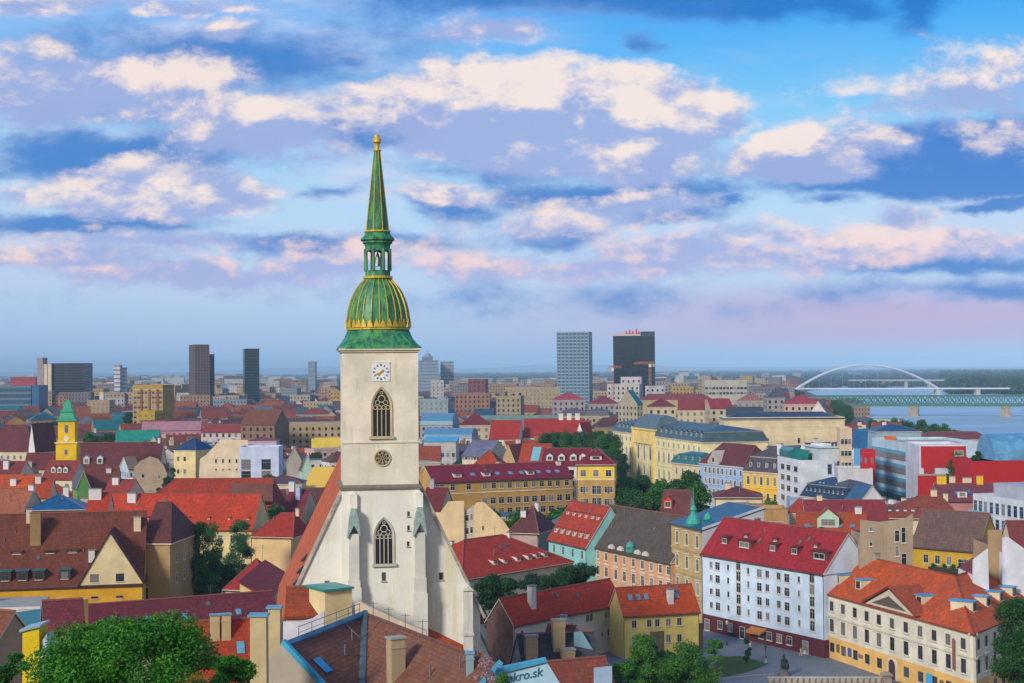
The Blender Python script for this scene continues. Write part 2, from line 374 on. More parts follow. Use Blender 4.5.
# ---------------------------------------------------------------- houses
FOOT=[]      # plan circles already taken
LAND=[]      # landmarks for the labels of the small houses
PROT=[]      # picture areas that nearer fill houses must leave free, with their depth
def seg_x(A,B,px):
    """local x along A->B of the pixel column px"""
    r=ray(px,400); u=r.x
    den=(B.x-A.x)-u*(B.y-A.y)
    t=(u*A.y-A.x)/den
    return t*math.hypot(B.x-A.x,B.y-A.y)
def rects(L,D,o): return [(-o,-o),(L+o,-o),(L+o,D+o),(-o,D+o)]
def house(name,label,cat,A,B,h,D,roof='gable',r=5,wall=None,rm=None,z0=0.0,o=.4,group=None,win=(),chim=(),dorm=(),base=None,cor=None,band=(),il=None,ir=None,kick=None,sub=True,fm=None,gl=None,sm=None,sky=(),foot=True,endm=None,prot=None,ridge_t=None):
    A=Vector((A[0],A[1],0)); B=Vector((B[0],B[1],0)); dv=B-A; L=dv.length; rz=math.atan2(dv.y,dv.x)
    root=thing(name,label,cat,(A.x,A.y,0),rz,group)
    wall=wall or plaster(CREAM); rm=rm or tiles(RED)
    rt=D/2 if ridge_t is None else ridge_t
    # walls
    a=MB(); fp=[(0,0),(L,0),(L,D),(0,D)]
    lo=a.vs([(x,y,z0) for x,y in fp])
    if roof in('gable','gabley'):
        hi=a.vs([(x,y,h) for x,y in fp])
        if roof=='gable':
            e=[(rt,h+r)] if not kick else [(kick[0],h+kick[1]),(rt,h+r),(D-kick[0],h+kick[1])]
            l=a.vs([(0,y,z) for y,z in e]); q=a.vs([(L,y,z) for y,z in e])
            a.face((lo[0],lo[1],hi[1],hi[0])); a.face((lo[2],lo[3],hi[3],hi[2]))
            a.face([lo[1],lo[2],hi[2]]+q[::-1]+[hi[1]]); a.face([lo[3],lo[0],hi[0]]+l+[hi[3]])
        else:
            f=a.vs([(L/2,0,h+r)]); k=a.vs([(L/2,D,h+r)])
            a.face([lo[0],lo[1],hi[1]]+f+[hi[0]]); a.face([lo[2],lo[3],hi[3]]+k+[hi[2]])
            a.face((lo[1],lo[2],hi[2],hi[1])); a.face((lo[3],lo[0],hi[0],hi[3]))
    elif roof=='shed':
        hi=a.vs([(0,0,h),(L,0,h),(L,D,h+r),(0,D,h+r)])
        for i in range(4): a.face((lo[i],lo[(i+1)%4],hi[(i+1)%4],hi[i]))
    else:
        ht=h+(.9 if roof=='flat' else 0)
        hi=a.vs([(x,y,ht) for x,y in fp])
        for i in range(4): a.face((lo[i],lo[(i+1)%4],hi[(i+1)%4],hi[i]))
        if roof=='flat':
            ii=a.vs([(x,y,ht) for x,y in rects(L,D,-.35)]); jj=a.vs([(x,y,h) for x,y in rects(L,D,-.35)])
            for i in range(4): a.face((hi[i],hi[(i+1)%4],ii[(i+1)%4],ii[i])); a.face((ii[i],ii[(i+1)%4],jj[(i+1)%4],jj[i]))
    a.build('wall',wall,root)
    # roof
    b=MB(); T=.28 if roof!='none' else 0
    if roof=='gable':
        s=(kick[1]/kick[0]) if kick else r/rt; s2=s if kick else r/(D-rt)
        half=[(-o,h-o*s)]+([kick] and [(kick[0],h+kick[1])] if kick else [])+[(rt,h+r)]
        oth=([(D-kick[0],h+kick[1])] if kick else [])+[(D+o,h-o*s2)]
        low=half+oth; up=[(y,z+T) for y,z in low]
        b.prism(low+up[::-1],lambda p,k:((-o*.5 if k==0 else L+o*.5),p[0],p[1]+.02),0,1)
        b.prism([(rt-.2,h+r+T-.05),(rt,h+r+T+.16),(rt+.2,h+r+T-.05)],lambda p,k:((-o*.5 if k==0 else L+o*.5),p[0],p[1]),2)
    elif roof=='gabley':
        s=r/(L/2); low=[(-o,h-o*s),(L/2,h+r),(L+o,h-o*s)]; up=[(y,z+T) for y,z in low]
        b.prism(low+up[::-1],lambda p,k:(p[0],(-o*.5 if k==0 else D+o*.5),p[1]+.02),0,1)
    elif roof=='shed':
        b.prism([(-o,h-o*r/D),(D+o,h+r+o*r/D),(D+o,h+r+o*r/D+T),(-o,h-o*r/D+T)],lambda p,k:((-o if k==0 else L+o),p[0],p[1]+.02),0)
    elif roof=='hip':
        i0=D/2 if il is None else il; i1=D/2 if ir is None else ir
        i0=min(i0,L*.49); i1=min(i1,L*.49)
        q0=b.vs([(x,y,h) for x,y in rects(L,D,o)]); q1=b.vs([(x,y,h+.25) for x,y in rects(L,D,o)])
        rd=b.vs([(i0-(o if i0==0 else 0),D/2,h+r),(L-i1+(o if i1==0 else 0),D/2,h+r)])
        b.face(q0[::-1],1)
        for i in range(4): b.face((q0[i],q0[(i+1)%4],q1[(i+1)%4],q1[i]),1)
        b.face((q1[0],q1[1],rd[1],rd[0])); b.face((q1[2],q1[3],rd[0],rd[1])); b.face((q1[1],q1[2],rd[1]),3 if i1==0 else 0); b.face((q1[3],q1[0],rd[0]),3 if i0==0 else 0)
        if i0>0 and L>6:
            for p,q in(((-o,-o,h+.27),(i0,D/2,h+r+.02)),((i0,D/2,h+r+.02),(L-i1,D/2,h+r+.02)),((L-i1,D/2,h+r+.02),(L+o,-o,h+.27))): 
                if (Vector(p)-Vector(q)).length>.5: b.tube(p,q,.16,.16,5,2)
    elif roof=='mansard':
        i1=r*.22; 
        rr=[[(x,y,h) for x,y in rects(L,D,o)],[(x,y,h+.25) for x,y in rects(L,D,o)],[(x,y,h+r*.62) for x,y in rects(L,D,-i1)],[(x,y,h+r*.66) for x,y in rects(L,D,-i1+.2)]]
        y2=D/2; ins=min(D/2,L*.45)
        rr.append([(ins,y2-.05,h+r),(L-ins,y2-.05,h+r),(L-ins,y2+.05,h+r),(ins,y2+.05,h+r)])
        b.rings(rr,0,mis=[1,0,1,0])
    elif roof=='flat':
        b.poly([(x,y,h+.004) for x,y in rects(L,D,-.36)],0)
    rf=None if roof=='none' else b.build('roof',[rm,TRIM if endm is None else endm,plain((rm.name.startswith('roof_t') and (.2,.06,.04)) or (.1,.1,.11)),wall],root)
    # trim
    if cor and roof not in('flat',):
        c=MB(); q=[(-.25,-.25),(L+.25,-.25),(L+.25,D+.25),(-.25,D+.25)]; q2=[(-.004,-.004),(L+.004,-.004),(L+.004,D+.004),(-.004,D+.004)]
        c.rings([[(x,y,h-.55) for x,y in q2],[(x,y,h-.30) for x,y in q],[(x,y,h-.05) for x,y in q]],0,False,False); c.build('cornice',cor,root)
    for zb in band:
        c=MB(); c.box(-.16,L+.16,-.16,D+.16,zb,zb+.28); c.build('string_course',cor or TRIM,root)
    if base:
        c=MB(); c.box(-.035,L+.035,-.035,D+.035,z0,base[0]); c.build('ground_floor',base[1],root)
    if A.y<480 and roof in('gable','hip','mansard','shed') and L>7:
        c=MB(); zg=h-(o*(r/rt) if roof=='gable' and not kick else 0)+.02; c.tube((-o*.5,-o-.06,zg),(L+o*.5,-o-.06,zg),.11,.11,6)
        for x in(.12,L-.12): c.tube((x,-o-.06,zg),(x,-.13,zg-.7),.06,.06,5); c.tube((x,-.13,zg-.7),(x,-.13,z0+.1),.06,.06,5)
        c.build('gutter',plain((.10,.085,.08),.5,.4),root)
    # windows: (side, columns, rows z, w, h, style)
    for wn in win:
        side,cols,rows,ww,hh=wn[:5]; st=wn[5] if len(wn)>5 else 'plain'
        LL=L if side=='f' else D
        if isinstance(cols,int):
            mg=LL/(cols)*.5; xs=[mg+(LL-2*mg)*i/max(cols-1,1) for i in range(cols)]
        elif side=='f' and cols and cols[0]>=0 and isinstance(cols,list): xs=[seg_x(A,B,p) for p in cols]
        else: xs=[c*LL for c in cols]
        off=.04 if base else 0
        for z in rows:
            oo=off if base and z<base[0] else 0
            for x in xs:
                if side=='f': loc,rr=(x,-oo,z),0
                elif side=='r': loc,rr=(L+oo,x,z),math.pi/2
                elif side=='l': loc,rr=(-oo,D-x,z),-math.pi/2
                window(root,loc,rr,ww,hh,st,fm,sub,gl,sm)
    # dormers on the front slope: (xs, t, w, h, kind, wallmat, roofmat)
    def rz_at(t):
        if kick and roof=='gable':
            return h+kick[1]*t/kick[0] if t<kick[0] else h+kick[1]+(r-kick[1])*(t-kick[0])/(rt-kick[0])
        if roof=='mansard': return h+.25+(r*.62)*(t/(r*.22)) if t<r*.22 else h+r*.66
        return h+r*t/rt
    for dm in dorm:
        cols,t,dw,dh,kind,wm,rmm=dm[:7]
        xs=[seg_x(A,B,p) for p in cols] if isinstance(cols,list) else [c*L for c in cols]
        z=rz_at(t)+(.25 if roof in('gable','hip') else 0); slope=r/rt if not roof=='mansard' else 3
        ln=min(dh/max(slope,.2)+.3,rt-t)
        for x in xs:
            c=MB()
            if kind=='gable':
                c.prism([(-dw/2,-.4),(dw/2,-.4),(dw/2,dh),(0,dh+dw*.4),(-dw/2,dh)],lambda p,k:(p[0],0 if k==0 else ln+1,p[1]),0)
                lw=[(-dw/2-.15,dh-.1),(0,dh+dw*.4+.02),(dw/2+.15,dh-.1)]; uw=[(a_,b_+.14) for a_,b_ in lw]
                c.prism(lw+uw[::-1],lambda p,k:(p[0],-.2 if k==0 else ln+1.4,p[1]+.02),1)
            elif kind=='shed':
                c.prism([(0,-.4),(ln+.6,-.4),(ln+.6,dh+.15),(0,dh)],lambda p,k:(-dw/2 if k==0 else dw/2,p[0],p[1]),0)
                c.prism([(-.25,dh-.03),(ln+1.0,dh+.34),(ln+1.0,dh+.46),(-.25,dh+.12)],lambda p,k:(-dw/2-.15 if k==0 else dw/2+.15,p[0],p[1]),1)
            elif kind=='flat':
                c.box(-dw/2,dw/2,0,ln+.6,-.4,dh,0); c.box(-dw/2-.15,dw/2+.15,-.2,ln+1,dh,dh+.16,1)
            dk=c.build('dormer',[wm,rmm],root,(x,t,z))
            window(dk,(0,-.002,dh*.18),0,dw*.66,dh*.7,'plain',fm,False,gl)
    for sk in sky:
        cols,t,sw,sh,m_=sk; xs=[seg_x(A,B,p) for p in cols] if isinstance(cols,list) else [c*L for c in cols]
        an=math.atan2(r,rt)
        for x in xs:
            c=MB(); c.box(-sw/2,sw/2,-sh/2,sh/2,0,.16,0,1)
            ob=c.build('skylight',[DARKP,m_],root,(x,t,rz_at(t)+T+.0)); ob.rotation_euler=(an,0,0)
    if A.y<520 and z0<3 and L>9 and name not in('warehouse','building','gallery','terrace_wall','garden_wall') and roof in('gable','hip','flat'):
        ra=random.Random(int(A.x*7+A.y*13)); 
        for q in range(ra.choice([1,1,2])):
            xx=L*ra.uniform(.2,.8); zz=h+(r if roof!='flat' else 0); hh=ra.uniform(1.8,3.0); c=MB(); c.tube((0,0,-.3),(0,0,hh),.045,.035,5)
            for z_,l_ in((hh-.15,.7),(hh-.5,.9),(hh-.85,.55)): c.tube((-l_,0,z_),(l_,0,z_),.025,.025,4)
            c.build('antenna',plain((.12,.12,.13),.5,.5),root,(xx,rt,zz+.2))
        if roof in('gable','hip') and L>11:
            an_=math.atan2(r,rt); lo_x=.12 if roof=='gable' else min(.35,D*.5/L)
            for q in range(int(L/7)):
                xx=L*ra.uniform(lo_x,1-lo_x); tt=rt*ra.uniform(.45,.85); zz=(h+kick[1]+(r-kick[1])*(tt-kick[0])/(rt-kick[0]) if kick and tt>kick[0] else h+r*tt/rt)+.27
                c=MB()
                if ra.random()<.55:
                    c.tube((0,0,-.2),(0,0,ra.uniform(.5,.9)),.10,.10,6); c.build('vent_pipe',plain((.16,.15,.15),.6),root,(xx,tt,zz))
                else:
                    c.box(-.35,.35,-.5,.5,0,.13,0,1); ob=c.build('roof_hatch',[DARKP,plain((.10,.11,.12),.3)],root,(xx,tt,zz)); ob.rotation_euler=(an_,0,0)
    # chimneys: (x, y, w, d, height above the roof plane, mat, cap, pots)
    for ch in chim:
        x,y,cw,cdp,chh,cm,cc,po=ch
        xx=seg_x(A,B,x) if x>1.01 else x*L
        yy_=y*D; t=min(yy_,D-yy_); zz=(h if roof=='flat' else rz_at(min(t,rt)))-.8
        put('chimney',chimney_mesh(cw,cdp,chh+.8,cm,cc,po),root,(xx,yy_,zz))
    c_=A+dv*.5+Vector((-dv.y,dv.x,0)).normalized()*D*.5
    if foot: FOOT.append((A,dv.normalized(),L,D))
    p0=proj((A.x,A.y,h)); p1=proj((B.x,B.y,h))
    top=proj((c_.x,c_.y,h+r))[1]
    if prot: PROT.append((*prot,c_.y))
    LAND.append((root,(p0[0]+p1[0])/2,(top+p0[1])/2,c_.y))
    return root
def HB(name,label,cat,Lp,Rp,h,D,*a,**k):
    """a house whose eave runs from Lp to Rp in the photograph, at height h"""
    A=atz(*Lp,h); B=atz(*Rp,h); return house(name,label,cat,A,B,h,D,*a,**k)
def HY(name,label,cat,x0,x1,Y,h,D,rot,*a,**k):
    """a distant block between two pixel columns, its middle at depth Y, turned by rot degrees, eave height h (or ('py',row))"""
    if isinstance(h,tuple): h=zat(h[1],(x0+x1)/2,Y)
    X0=ray(x0,hor(x0)).x*Y; X1=ray(x1,hor(x1)).x*Y; wd=X1-X0; c,s=math.cos(R_(rot)),math.sin(R_(rot))
    L=max((wd-D*abs(s))/max(abs(c),.3),4) 
    cx=(X0+X1)/2; ctr=Vector((cx,Y,0)); dx=Vector((c,s,0)); dy=Vector((-s,c,0))
    A=ctr-dx*L/2-dy*D/2; B=A+dx*L
    return house(name,label,cat,A,B,h,D,*a,**k)
def farwall(mb,L,D,h,mw,mg,z0=0):
    """walls as one connected grid whose window cells carry the glass material"""
    for side in('f','l','r'):
        LL=L if side=='f' else D; n=max(2,int(LL/3.4)); m_=max(2,int(h/3.6)); xs=[0];zs=[z0]
        cw=LL/n; rh=(h-z0-.8)/m_
        for i in range(n): xs+=[i*cw+cw*.32,i*cw+cw*.68]
        xs.append(LL)
        for j in range(m_): zs+=[z0+j*rh+rh*.32,z0+j*rh+rh*.82]
        zs.append(h)
        fn={'f':lambda x,z:(x,0,z),'r':lambda x,z:(L,x,z),'l':lambda x,z:(0,D-x,z)}[side]
        g=[mb.vs([fn(x,z) for x in xs]) for z in zs]
        for j in range(len(zs)-1):
            for i in range(len(xs)-1): mb.face((g[j][i],g[j][i+1],g[j+1][i+1],g[j+1][i]),mg if (i%2==1 and j%2==1) else mw)
def farroof(mb,L,D,h,kind,r,mi,mw):
    o=.3
    if kind=='flat':
        mb.box(-.15,L+.15,-.15,D+.15,h-.05,h+.5,mw,mi); return
    q=mb.vs([(-o,-o,h),(L+o,-o,h),(L+o,D+o,h),(-o,D+o,h)]); i=0 if kind=='gable' else min(D/2,L*.45)
    t=mb.vs([(i-(o if not i else 0),D/2,h+r),(L-i+(o if not i else 0),D/2,h+r)])
    mb.face((q[0],q[1],t[1],t[0]),mi); mb.face((q[2],q[3],t[0],t[1]),mi); mb.face((q[1],q[2],t[1]),mi if i else mw); mb.face((q[3],q[0],t[0]),mi if i else mw)
# ---------------------------------------------------------------- ground, river, squares
def hill(y):
    t=max(0,min(1,(240-y)/240)); return 46*t**1.6
def groundmat():
    m,n,b=newmat('ground'); O=ocoord(n)
    f=n.noise(O,.004,6,.62); f2=n.noise(O,.05,5,.65)
    col=n.mix(n.ss(f2,.35,.68),(.045,.047,.05,1),(.11,.105,.10,1)); col=n.mix(n.ss(f,.5,.56),col,n.mix(f2,(.015,.035,.012,1),(.04,.075,.02,1)))
    n.put(b.inputs['Base Color'],col); b.inputs['Roughness'].default_value=.95; return m
gx=[-60000,-20000,-6000,-2000,-800]+list(range(-400,401,40))+[800,2000,6000,20000,60000]
gy=[-400,-200,-100]+list(range(-60,281,12))+[400,800,2000,6000,20000,60000]
mb=MB()
for y in gy: mb.vs([(x,y,hill(y)) for x in gx])
nx=len(gx)
for j in range(len(gy)-1):
    for i in range(nx-1): mb.face((j*nx+i,j*nx+i+1,(j+1)*nx+i+1,(j+1)*nx+i))
struct(mb.build('ground',groundmat()))
def sheet(name,pts,z,mat):
    a=MB(); a.poly([(x,y,z) for x,y in pts]); return struct(a.build(name,mat))
def gp(px,py,z=0): p=atz(px,py,z); return (p.x,p.y)
m,n,b=newmat('river_water'); O=ocoord(n)
f=n.noise(n.v('MULTIPLY',O,(.006,.02,1)),1,6,.6); 
n.put(b.inputs['Base Color'],n.mix(n.ss(f,.4,.62),(.19,.32,.42,1),(.33,.45,.53,1))); b.inputs['Roughness'].default_value=.3; b.inputs['Specular IOR Level'].default_value=.5
bump(n,b,n.noise(n.v('MULTIPLY',O,(.12,.35,1)),1,4,.6),.25,.5)
sheet('river',[gp(*p) for p in[(1180,560),(1040,478),(985,463),(952,440),(905,425),(862,416),(840,407),(824,398),(806,391.5),(850,385.2),(900,383.5),(935,384.5),(948,389.5),(1024,396.5),(1200,404),(1500,470)]],.08,m)
m,n,b=newmat('paving'); O=ocoord(n); f=n.noise(O,.25,5,.6); f2=n.noise(O,3,4,.6)
br=n.n('ShaderNodeTexBrick'); n.put(br.inputs['Vector'],O); br.inputs['Scale'].default_value=1; br.inputs['Brick Width'].default_value=1.2; br.inputs['Row Height'].default_value=.6; br.inputs['Mortar Size'].default_value=.03
br.inputs['Color1'].default_value=(.19,.215,.25,1); br.inputs['Color2'].default_value=(.15,.175,.21,1); br.inputs['Mortar'].default_value=(.08,.09,.1,1)
n.put(b.inputs['Base Color'],n.mix(n.ss(f,.35,.7,0,.5),br.outputs['Color'],(.10,.12,.15,1))); b.inputs['Roughness'].default_value=.8
sheet('square_paving',[(18,236),(92,236),(78,262),(62,284),(42,316),(30,322),(16,300)],.02,m)
# kerb and road at the front of the square
mb=MB(); p=gp(716,679); q=gp(775,674)
mb.box(0,math.hypot(q[0]-p[0],q[1]-p[1]),-.15,.15,0.02,.16); struct(mb.build('kerb',CONC,None,(p[0],p[1],0),math.atan2(q[1]-p[1],q[0]-p[0])))
m,n,b=newmat('lawn_grass'); O=ocoord(n); f=n.noise(O,.6,5,.65); f2=n.noise(O,7,4,.7)
n.put(b.inputs['Base Color'],n.mix(n.ss(f2,.3,.7),n.mix(f,(.018,.075,.006,1),(.05,.13,.012,1)),(.015,.05,.006,1))); b.inputs['Roughness'].default_value=.95
sheet('lawn',[gp(*p) for p in[(700,676),(722,657),(740,656),(769,664),(752,671),(724,678)]],.05,m)
# low blue hills far behind the city, on the left
mb=MB(); rnd=random.Random(4); N=60; xs=[-24000+i*700 for i in range(N)]
top=[(x,30000,max(15,90+90*math.sin(x*.00021+.6)+50*math.sin(x*.0011)+20*math.sin(x*.0031))*max(0,min(1,(9000-x)/14000))) for x in xs]
fr=[(x,26000,-2) for x in xs]; bk=[(x,34000,-2) for x in xs]
a=mb.vs(fr);c=mb.vs(top);d=mb.vs(bk)
for i in range(N-1): mb.face((a[i],a[i+1],c[i+1],c[i])); mb.face((c[i],c[i+1],d[i+1],d[i]))
struct(mb.build('hills',plain((.03,.06,.03),.95,0,.3,.001)))
# ---------------------------------------------------------------- cathedral
CX,CY,CR=-16.7,190.0,R_(8)
def lx(px): return (px-380)*.12667
def lz(py):
    k=.12667 if py>=340 else .1300 if py<=326 else .12667+(340-py)/14*.00333
    return 55-(py-369.0)*k
cath=thing('cathedral','pale Gothic cathedral with a tall square tower and green gilded copper spire','cathedral',(CX,CY,0),CR)
STW=plaster((.71,.67,.585),.7); STL=minster(); STE=stone((.50,.47,.41),.6); COP=copper()
FOOT.append((Vector((CX-14,CY-2,0)),Vector((math.cos(CR),math.sin(CR),0)),30,54))
# gable wall across the west end
ax,az=.16,50.0
gw=[(-10.8,0),(12.6,0),(12.6,23.8),(ax,az),(-10.8,26.9)]
mb=MB(); mb.prism(gw,lambda p,k:(p[0],.9 if k==0 else 2.1,p[1])); mb.build('gable_wall',STL,cath)
for (p,q) in(((-11.1,26.3),(-3,43.35)),((13.0,23.0),(3.4,43.2))):
    mb=MB(); dx,dz=q[0]-p[0],q[1]-p[1]; l=math.hypot(dx,dz); nx_,nz_=-dz/l,dx/l
    if nz_<0: nx_,nz_=-nx_,-nz_
    mb.prism([(p[0],p[1]),(q[0],q[1]),(q[0]+nx_*.34,q[1]+nz_*.34),(p[0]+nx_*.34,p[1]+nz_*.34)],lambda s,k:(s[0],.6 if k==0 else 2.3,s[1])); mb.build('gable_coping',STE,cath)
# nave
mb=MB(); mb.prism([(-10.6,0),(12.4,0),(12.4,23.6),(ax,49.2),(-10.6,26.6)],lambda p,k:(p[0],2.103 if k==0 else 47,p[1])); mb.build('nave_wall',STL,cath)
rt_=tiles((.58,.125,.045),.3,.5)
mb=MB(); lw=[(-13.6,20.6),(ax,49.3),(13.2,22.0)]; mb.prism(lw+[(x,z+.45) for x,z in lw[::-1]],lambda p,k:(p[0],2.2 if k==0 else 48,p[1]+.1)); nr=mb.build('nave_roof',rt_,cath)
for k in range(3):
    mb=MB(); x=-10.6+k*.55; z=20.6+2.1*(x+13.6)+.5
    mb.prism([(0,0),(.9,0),(.9,1.0)],lambda p,kk:(x-.2+p[0]-.5,5.5+k*3.2+(0 if kk==0 else 1.4),z-.3+p[1]),0); mb.build('roof_vent',DARKP,nr)
# lower orange aisle roof on the right of the facade, low red annex on the left
mb=MB(); mb.prism([(2.9,23.0),(12.9,18.0),(12.9,18.4),(2.9,23.5)],lambda p,k:(p[0],-2.5 if k==0 else .88,p[1]+(-2.6 if k==0 else 0))); mb.build('porch_roof',tiles((.42,.08,.02),.15),cath)
mb=MB(); mb.prism([(3.2,0),(12.6,0),(12.6,15.6),(3.2,20.5)],lambda p,k:(p[0],-2.2 if k==0 else .87,p[1])); mb.build('porch_wall',STL,cath)
# tower
mb=MB(); mb.box(-4.95,4.95,0,10,0,lz(489)); mb.build('tower_base',STL,cath)
mb=MB(); mb.box(-4.78,4.78,.12,9.9,lz(489)+.3,lz(350)); mb.build('tower_shaft',STW,cath)
mb=MB(); mb.rings([[(s*(4.95+e),5+t*(5.0+e),z) for s,t in((-1,-1),(1,-1),(1,1),(-1,1))] for e,z in((.0,lz(489)+.002),(.28,lz(489)+.02),(.28,lz(489)+.25),(-.15,lz(489)+.6))]); mb.build('tower_ledge',plain((.16,.14,.12),.9),cath)
mb=MB(); mb.box(-4.9,4.9,.0,10.0,lz(443),lz(443)+.22); mb.build('string_course',STW,cath)
mb=MB(); mb.rings([[(s*(4.78+e),5+t*(4.88+e),z) for s,t in((-1,-1),(1,-1),(1,1),(-1,1))] for e,z in((0,lz(352.5)),(.22,lz(352)),(.22,lz(350.5)),(.45,lz(350)),(.45,lz(348.3)))]); mb.build('cornice',TRIM,cath)
# buttresses with copper caps
def butt(x0,x1,y0,y1,segs,capz,capm):
    mb=MB(); 
    for (z0,z1,gx_,gy_) in segs: mb.box(x0-gx_,x1+gx_,y0-gy_,y1,z0,z1)
    o=mb.build('buttress',plaster((.64,.635,.60),.6),cath)
    mb=MB(); xc=(x0+x1)/2; w_=(x1-x0)/2
    mb.prism([(xc-.28,lz(507)),(xc+.28,lz(507)),(xc+w_*.95,lz(517)),(xc+w_+.22,lz(536)),(xc,lz(523)),(xc-w_-.22,lz(536)),(xc-w_*.95,lz(517))][::-1],lambda p,k:(p[0],y0-.35 if k==0 else y1-.02,p[1])); mb.build('buttress_cap',capm,o)
    mb=MB(); mb.box(xc-.45,xc+.45,y1-.5,y1-.01,lz(508),lz(494)); mb.prism([(xc-.5,lz(494)),(xc+.5,lz(494)),(xc,lz(490.5))],lambda p,k:(p[0],y1-.55 if k==0 else y1-.012,p[1])); mb.build('pinnacle',STL,o)
capm=plain((.27,.37,.36),.7,0,.4)
butt(lx(347.5),lx(357.5),-1.25,-.003,[(0,lz(585),.25,.2),(lz(585),lz(578),.12,.1),(lz(578),lz(532),0,0)],lz(530),capm)
butt(lx(413),lx(423),-1.25,-.003,[(0,lz(592),.25,.2),(lz(592),lz(577),.12,.1),(lz(577),lz(532),0,0)],lz(530),capm)
mb=MB(); x0,x1=lx(462),lx(471); mb.box(x0,x1,-.4,.89,0,lz(592)); mb.prism([(x0-.15,lz(592)),(x1+.15,lz(592)),((x0+x1)/2,lz(586))],lambda p,k:(p[0],-.6 if k==0 else .885,p[1])); mb.box(x0-.1,x1+.1,-.55,.888,lz(637),lz(634)); mb.build('buttress',plaster((.64,.635,.60),.6),cath)
for (yy_,zt) in((4,21),(14,20),(24,20),(34,20)):
    mb=MB(); mb.prism([(12.603,0),(14.2,0),(14.2,zt-3.6),(12.603,zt)],lambda p,k:(p[0],yy_ if k==0 else yy_+1.2,p[1])); o=mb.build('buttress',STL,cath)
    mb=MB(); mb.prism([(12.61,zt+.05),(14.5,zt-4.0),(14.5,zt-3.6),(12.61,zt+.5)],lambda p,k:(p[0],yy_-.15 if k==0 else yy_+1.35,p[1])); mb.build('buttress_cap',plain((.04,.20,.18),.5),o)
# windows
def arch(w,h,hs,n=9):
    """pointed-arch outline, counter-clockwise from lower left; hs = height of the springing"""
    pts=[(-w/2,0),(w/2,0)]; rr=( (w/2)**2+(h-hs)**2 )/w
    cxr=w/2-rr; a0=0; a1=math.asin((h-hs)/rr)
    R=[(cxr+rr*math.cos(a1*i/n),hs+rr*math.sin(a1*i/n)) for i in range(n+1)]
    return pts+R+[(-x,z) for x,z in R[-2::-1]]
def gothic(px,py0,py1,wd,y,lights,frm):
    z0=lz(py1); h=lz(py0)-z0; hs=h*.60; xc=lx(px)
    o=MB(); A0=arch(wd+.55,h+.32,hs); A1=arch(wd,h,hs+.02)
    A0=[(x,z-.0) for x,z in A0]
    n=len(A0)
    for i in range(n):
        j=(i+1)%n
        q=[A0[i],A0[j],A1[j],A1[i]]
        o.face(o.vs([(q[0][0],-.16,q[0][1]),(q[1][0],-.16,q[1][1]),(q[2][0],-.05,q[2][1]),(q[3][0],-.05,q[3][1])]))
        o.face(o.vs([(q[1][0],-.16,q[1][1]),(q[0][0],-.16,q[0][1]),(q[0][0],.05,q[0][1]),(q[1][0],.05,q[1][1])]))
        o.face(o.vs([(q[3][0],-.05,q[3][1]),(q[2][0],-.05,q[2][1]),(q[2][0],.05,q[2][1]),(q[3][0],.05,q[3][1])]))
    o.box(-wd/2-.5,wd/2+.5,-.34,.05,-.35,-.02)
    lw_=wd/lights
    for i in range(1,lights): o.box(-wd/2+i*lw_-.055,-wd/2+i*lw_+.055,-.09,.02,0,hs+.1)
    def ring(cx,cz,r,t=.05,n=14):
        for i in range(n):
            a,b_=2*math.pi*i/n,2*math.pi*(i+1)/n
            o.poly([(cx+(r+t)*math.cos(a),-.085,cz+(r+t)*math.sin(a)),(cx+(r+t)*math.cos(b_),-.085,cz+(r+t)*math.sin(b_)),(cx+(r-t)*math.cos(b_),-.085,cz+(r-t)*math.sin(b_)),(cx+(r-t)*math.cos(a),-.085,cz+(r-t)*math.sin(a))])
    for i in range(lights): ring(-wd/2+(i+.5)*lw_,hs+.05,lw_*.44,.045)
    ring(0,hs+(h-hs)*.48,wd*.2,.06); ring(-wd*.24,hs+(h-hs)*.28,wd*.13,.045); ring(wd*.24,hs+(h-hs)*.28,wd*.13,.045); ring(0,hs+(h-hs)*.8,wd*.08,.04)
    ob=o.build('gothic_window',frm,cath,(xc,y,z0))
    p=MB(); p.poly([(x,-.02,z) for x,z in A1]); p.build('pane',glass((.010,.012,.016),.35),ob)
gothic(381,389,436,2.15,.12,4,plaster((.50,.43,.30),.5))
gothic(382.5,519,563,2.1,0,4,plaster((.52,.50,.45),.5))
# rose window
mb=MB(); xc,zc=lx(381.5),lz(458); nn=24; R0=1.12
for i in range(nn):
    a,b_=2*math.pi*i/nn,2*math.pi*(i+1)/nn
    for (ra,rb,ya,yb) in((R0,R0-.06,.05,-.16),(R0-.06,R0-.2,-.16,-.16),(R0-.2,R0-.22,-.16,.05)):
        mb.poly([(ra*math.cos(a),ya,ra*math.sin(a)),(ra*math.cos(b_),ya,ra*math.sin(b_)),(rb*math.cos(b_),yb,rb*math.sin(b_)),(rb*math.cos(a),yb,rb*math.sin(a))])
for i in range(8):
    a=2*math.pi*i/8; mb.tube((.12*math.cos(a),-.07,.12*math.sin(a)),(.9*math.cos(a),-.07,.9*math.sin(a)),.05,.05,4)
for i in range(8):
    a=2*math.pi*(i+.5)/8
    for k in range(8):
        u0,u1=2*math.pi*k/8,2*math.pi*(k+1)/8; cx_,cz_=.72*math.cos(a),.72*math.sin(a)
        mb.tube((cx_+.19*math.cos(u0),-.07,cz_+.19*math.sin(u0)),(cx_+.19*math.cos(u1),-.07,cz_+.19*math.sin(u1)),.035,.035,4)
o=mb.build('rose_window',plaster((.50,.43,.30),.4),cath,(xc,.12,zc))
mb=MB(); mb.poly([(.94*math.cos(2*math.pi*i/24),-.02,.94*math.sin(2*math.pi*i/24)) for i in range(24)]); mb.build('pane',glass((.010,.012,.016),.35),o)
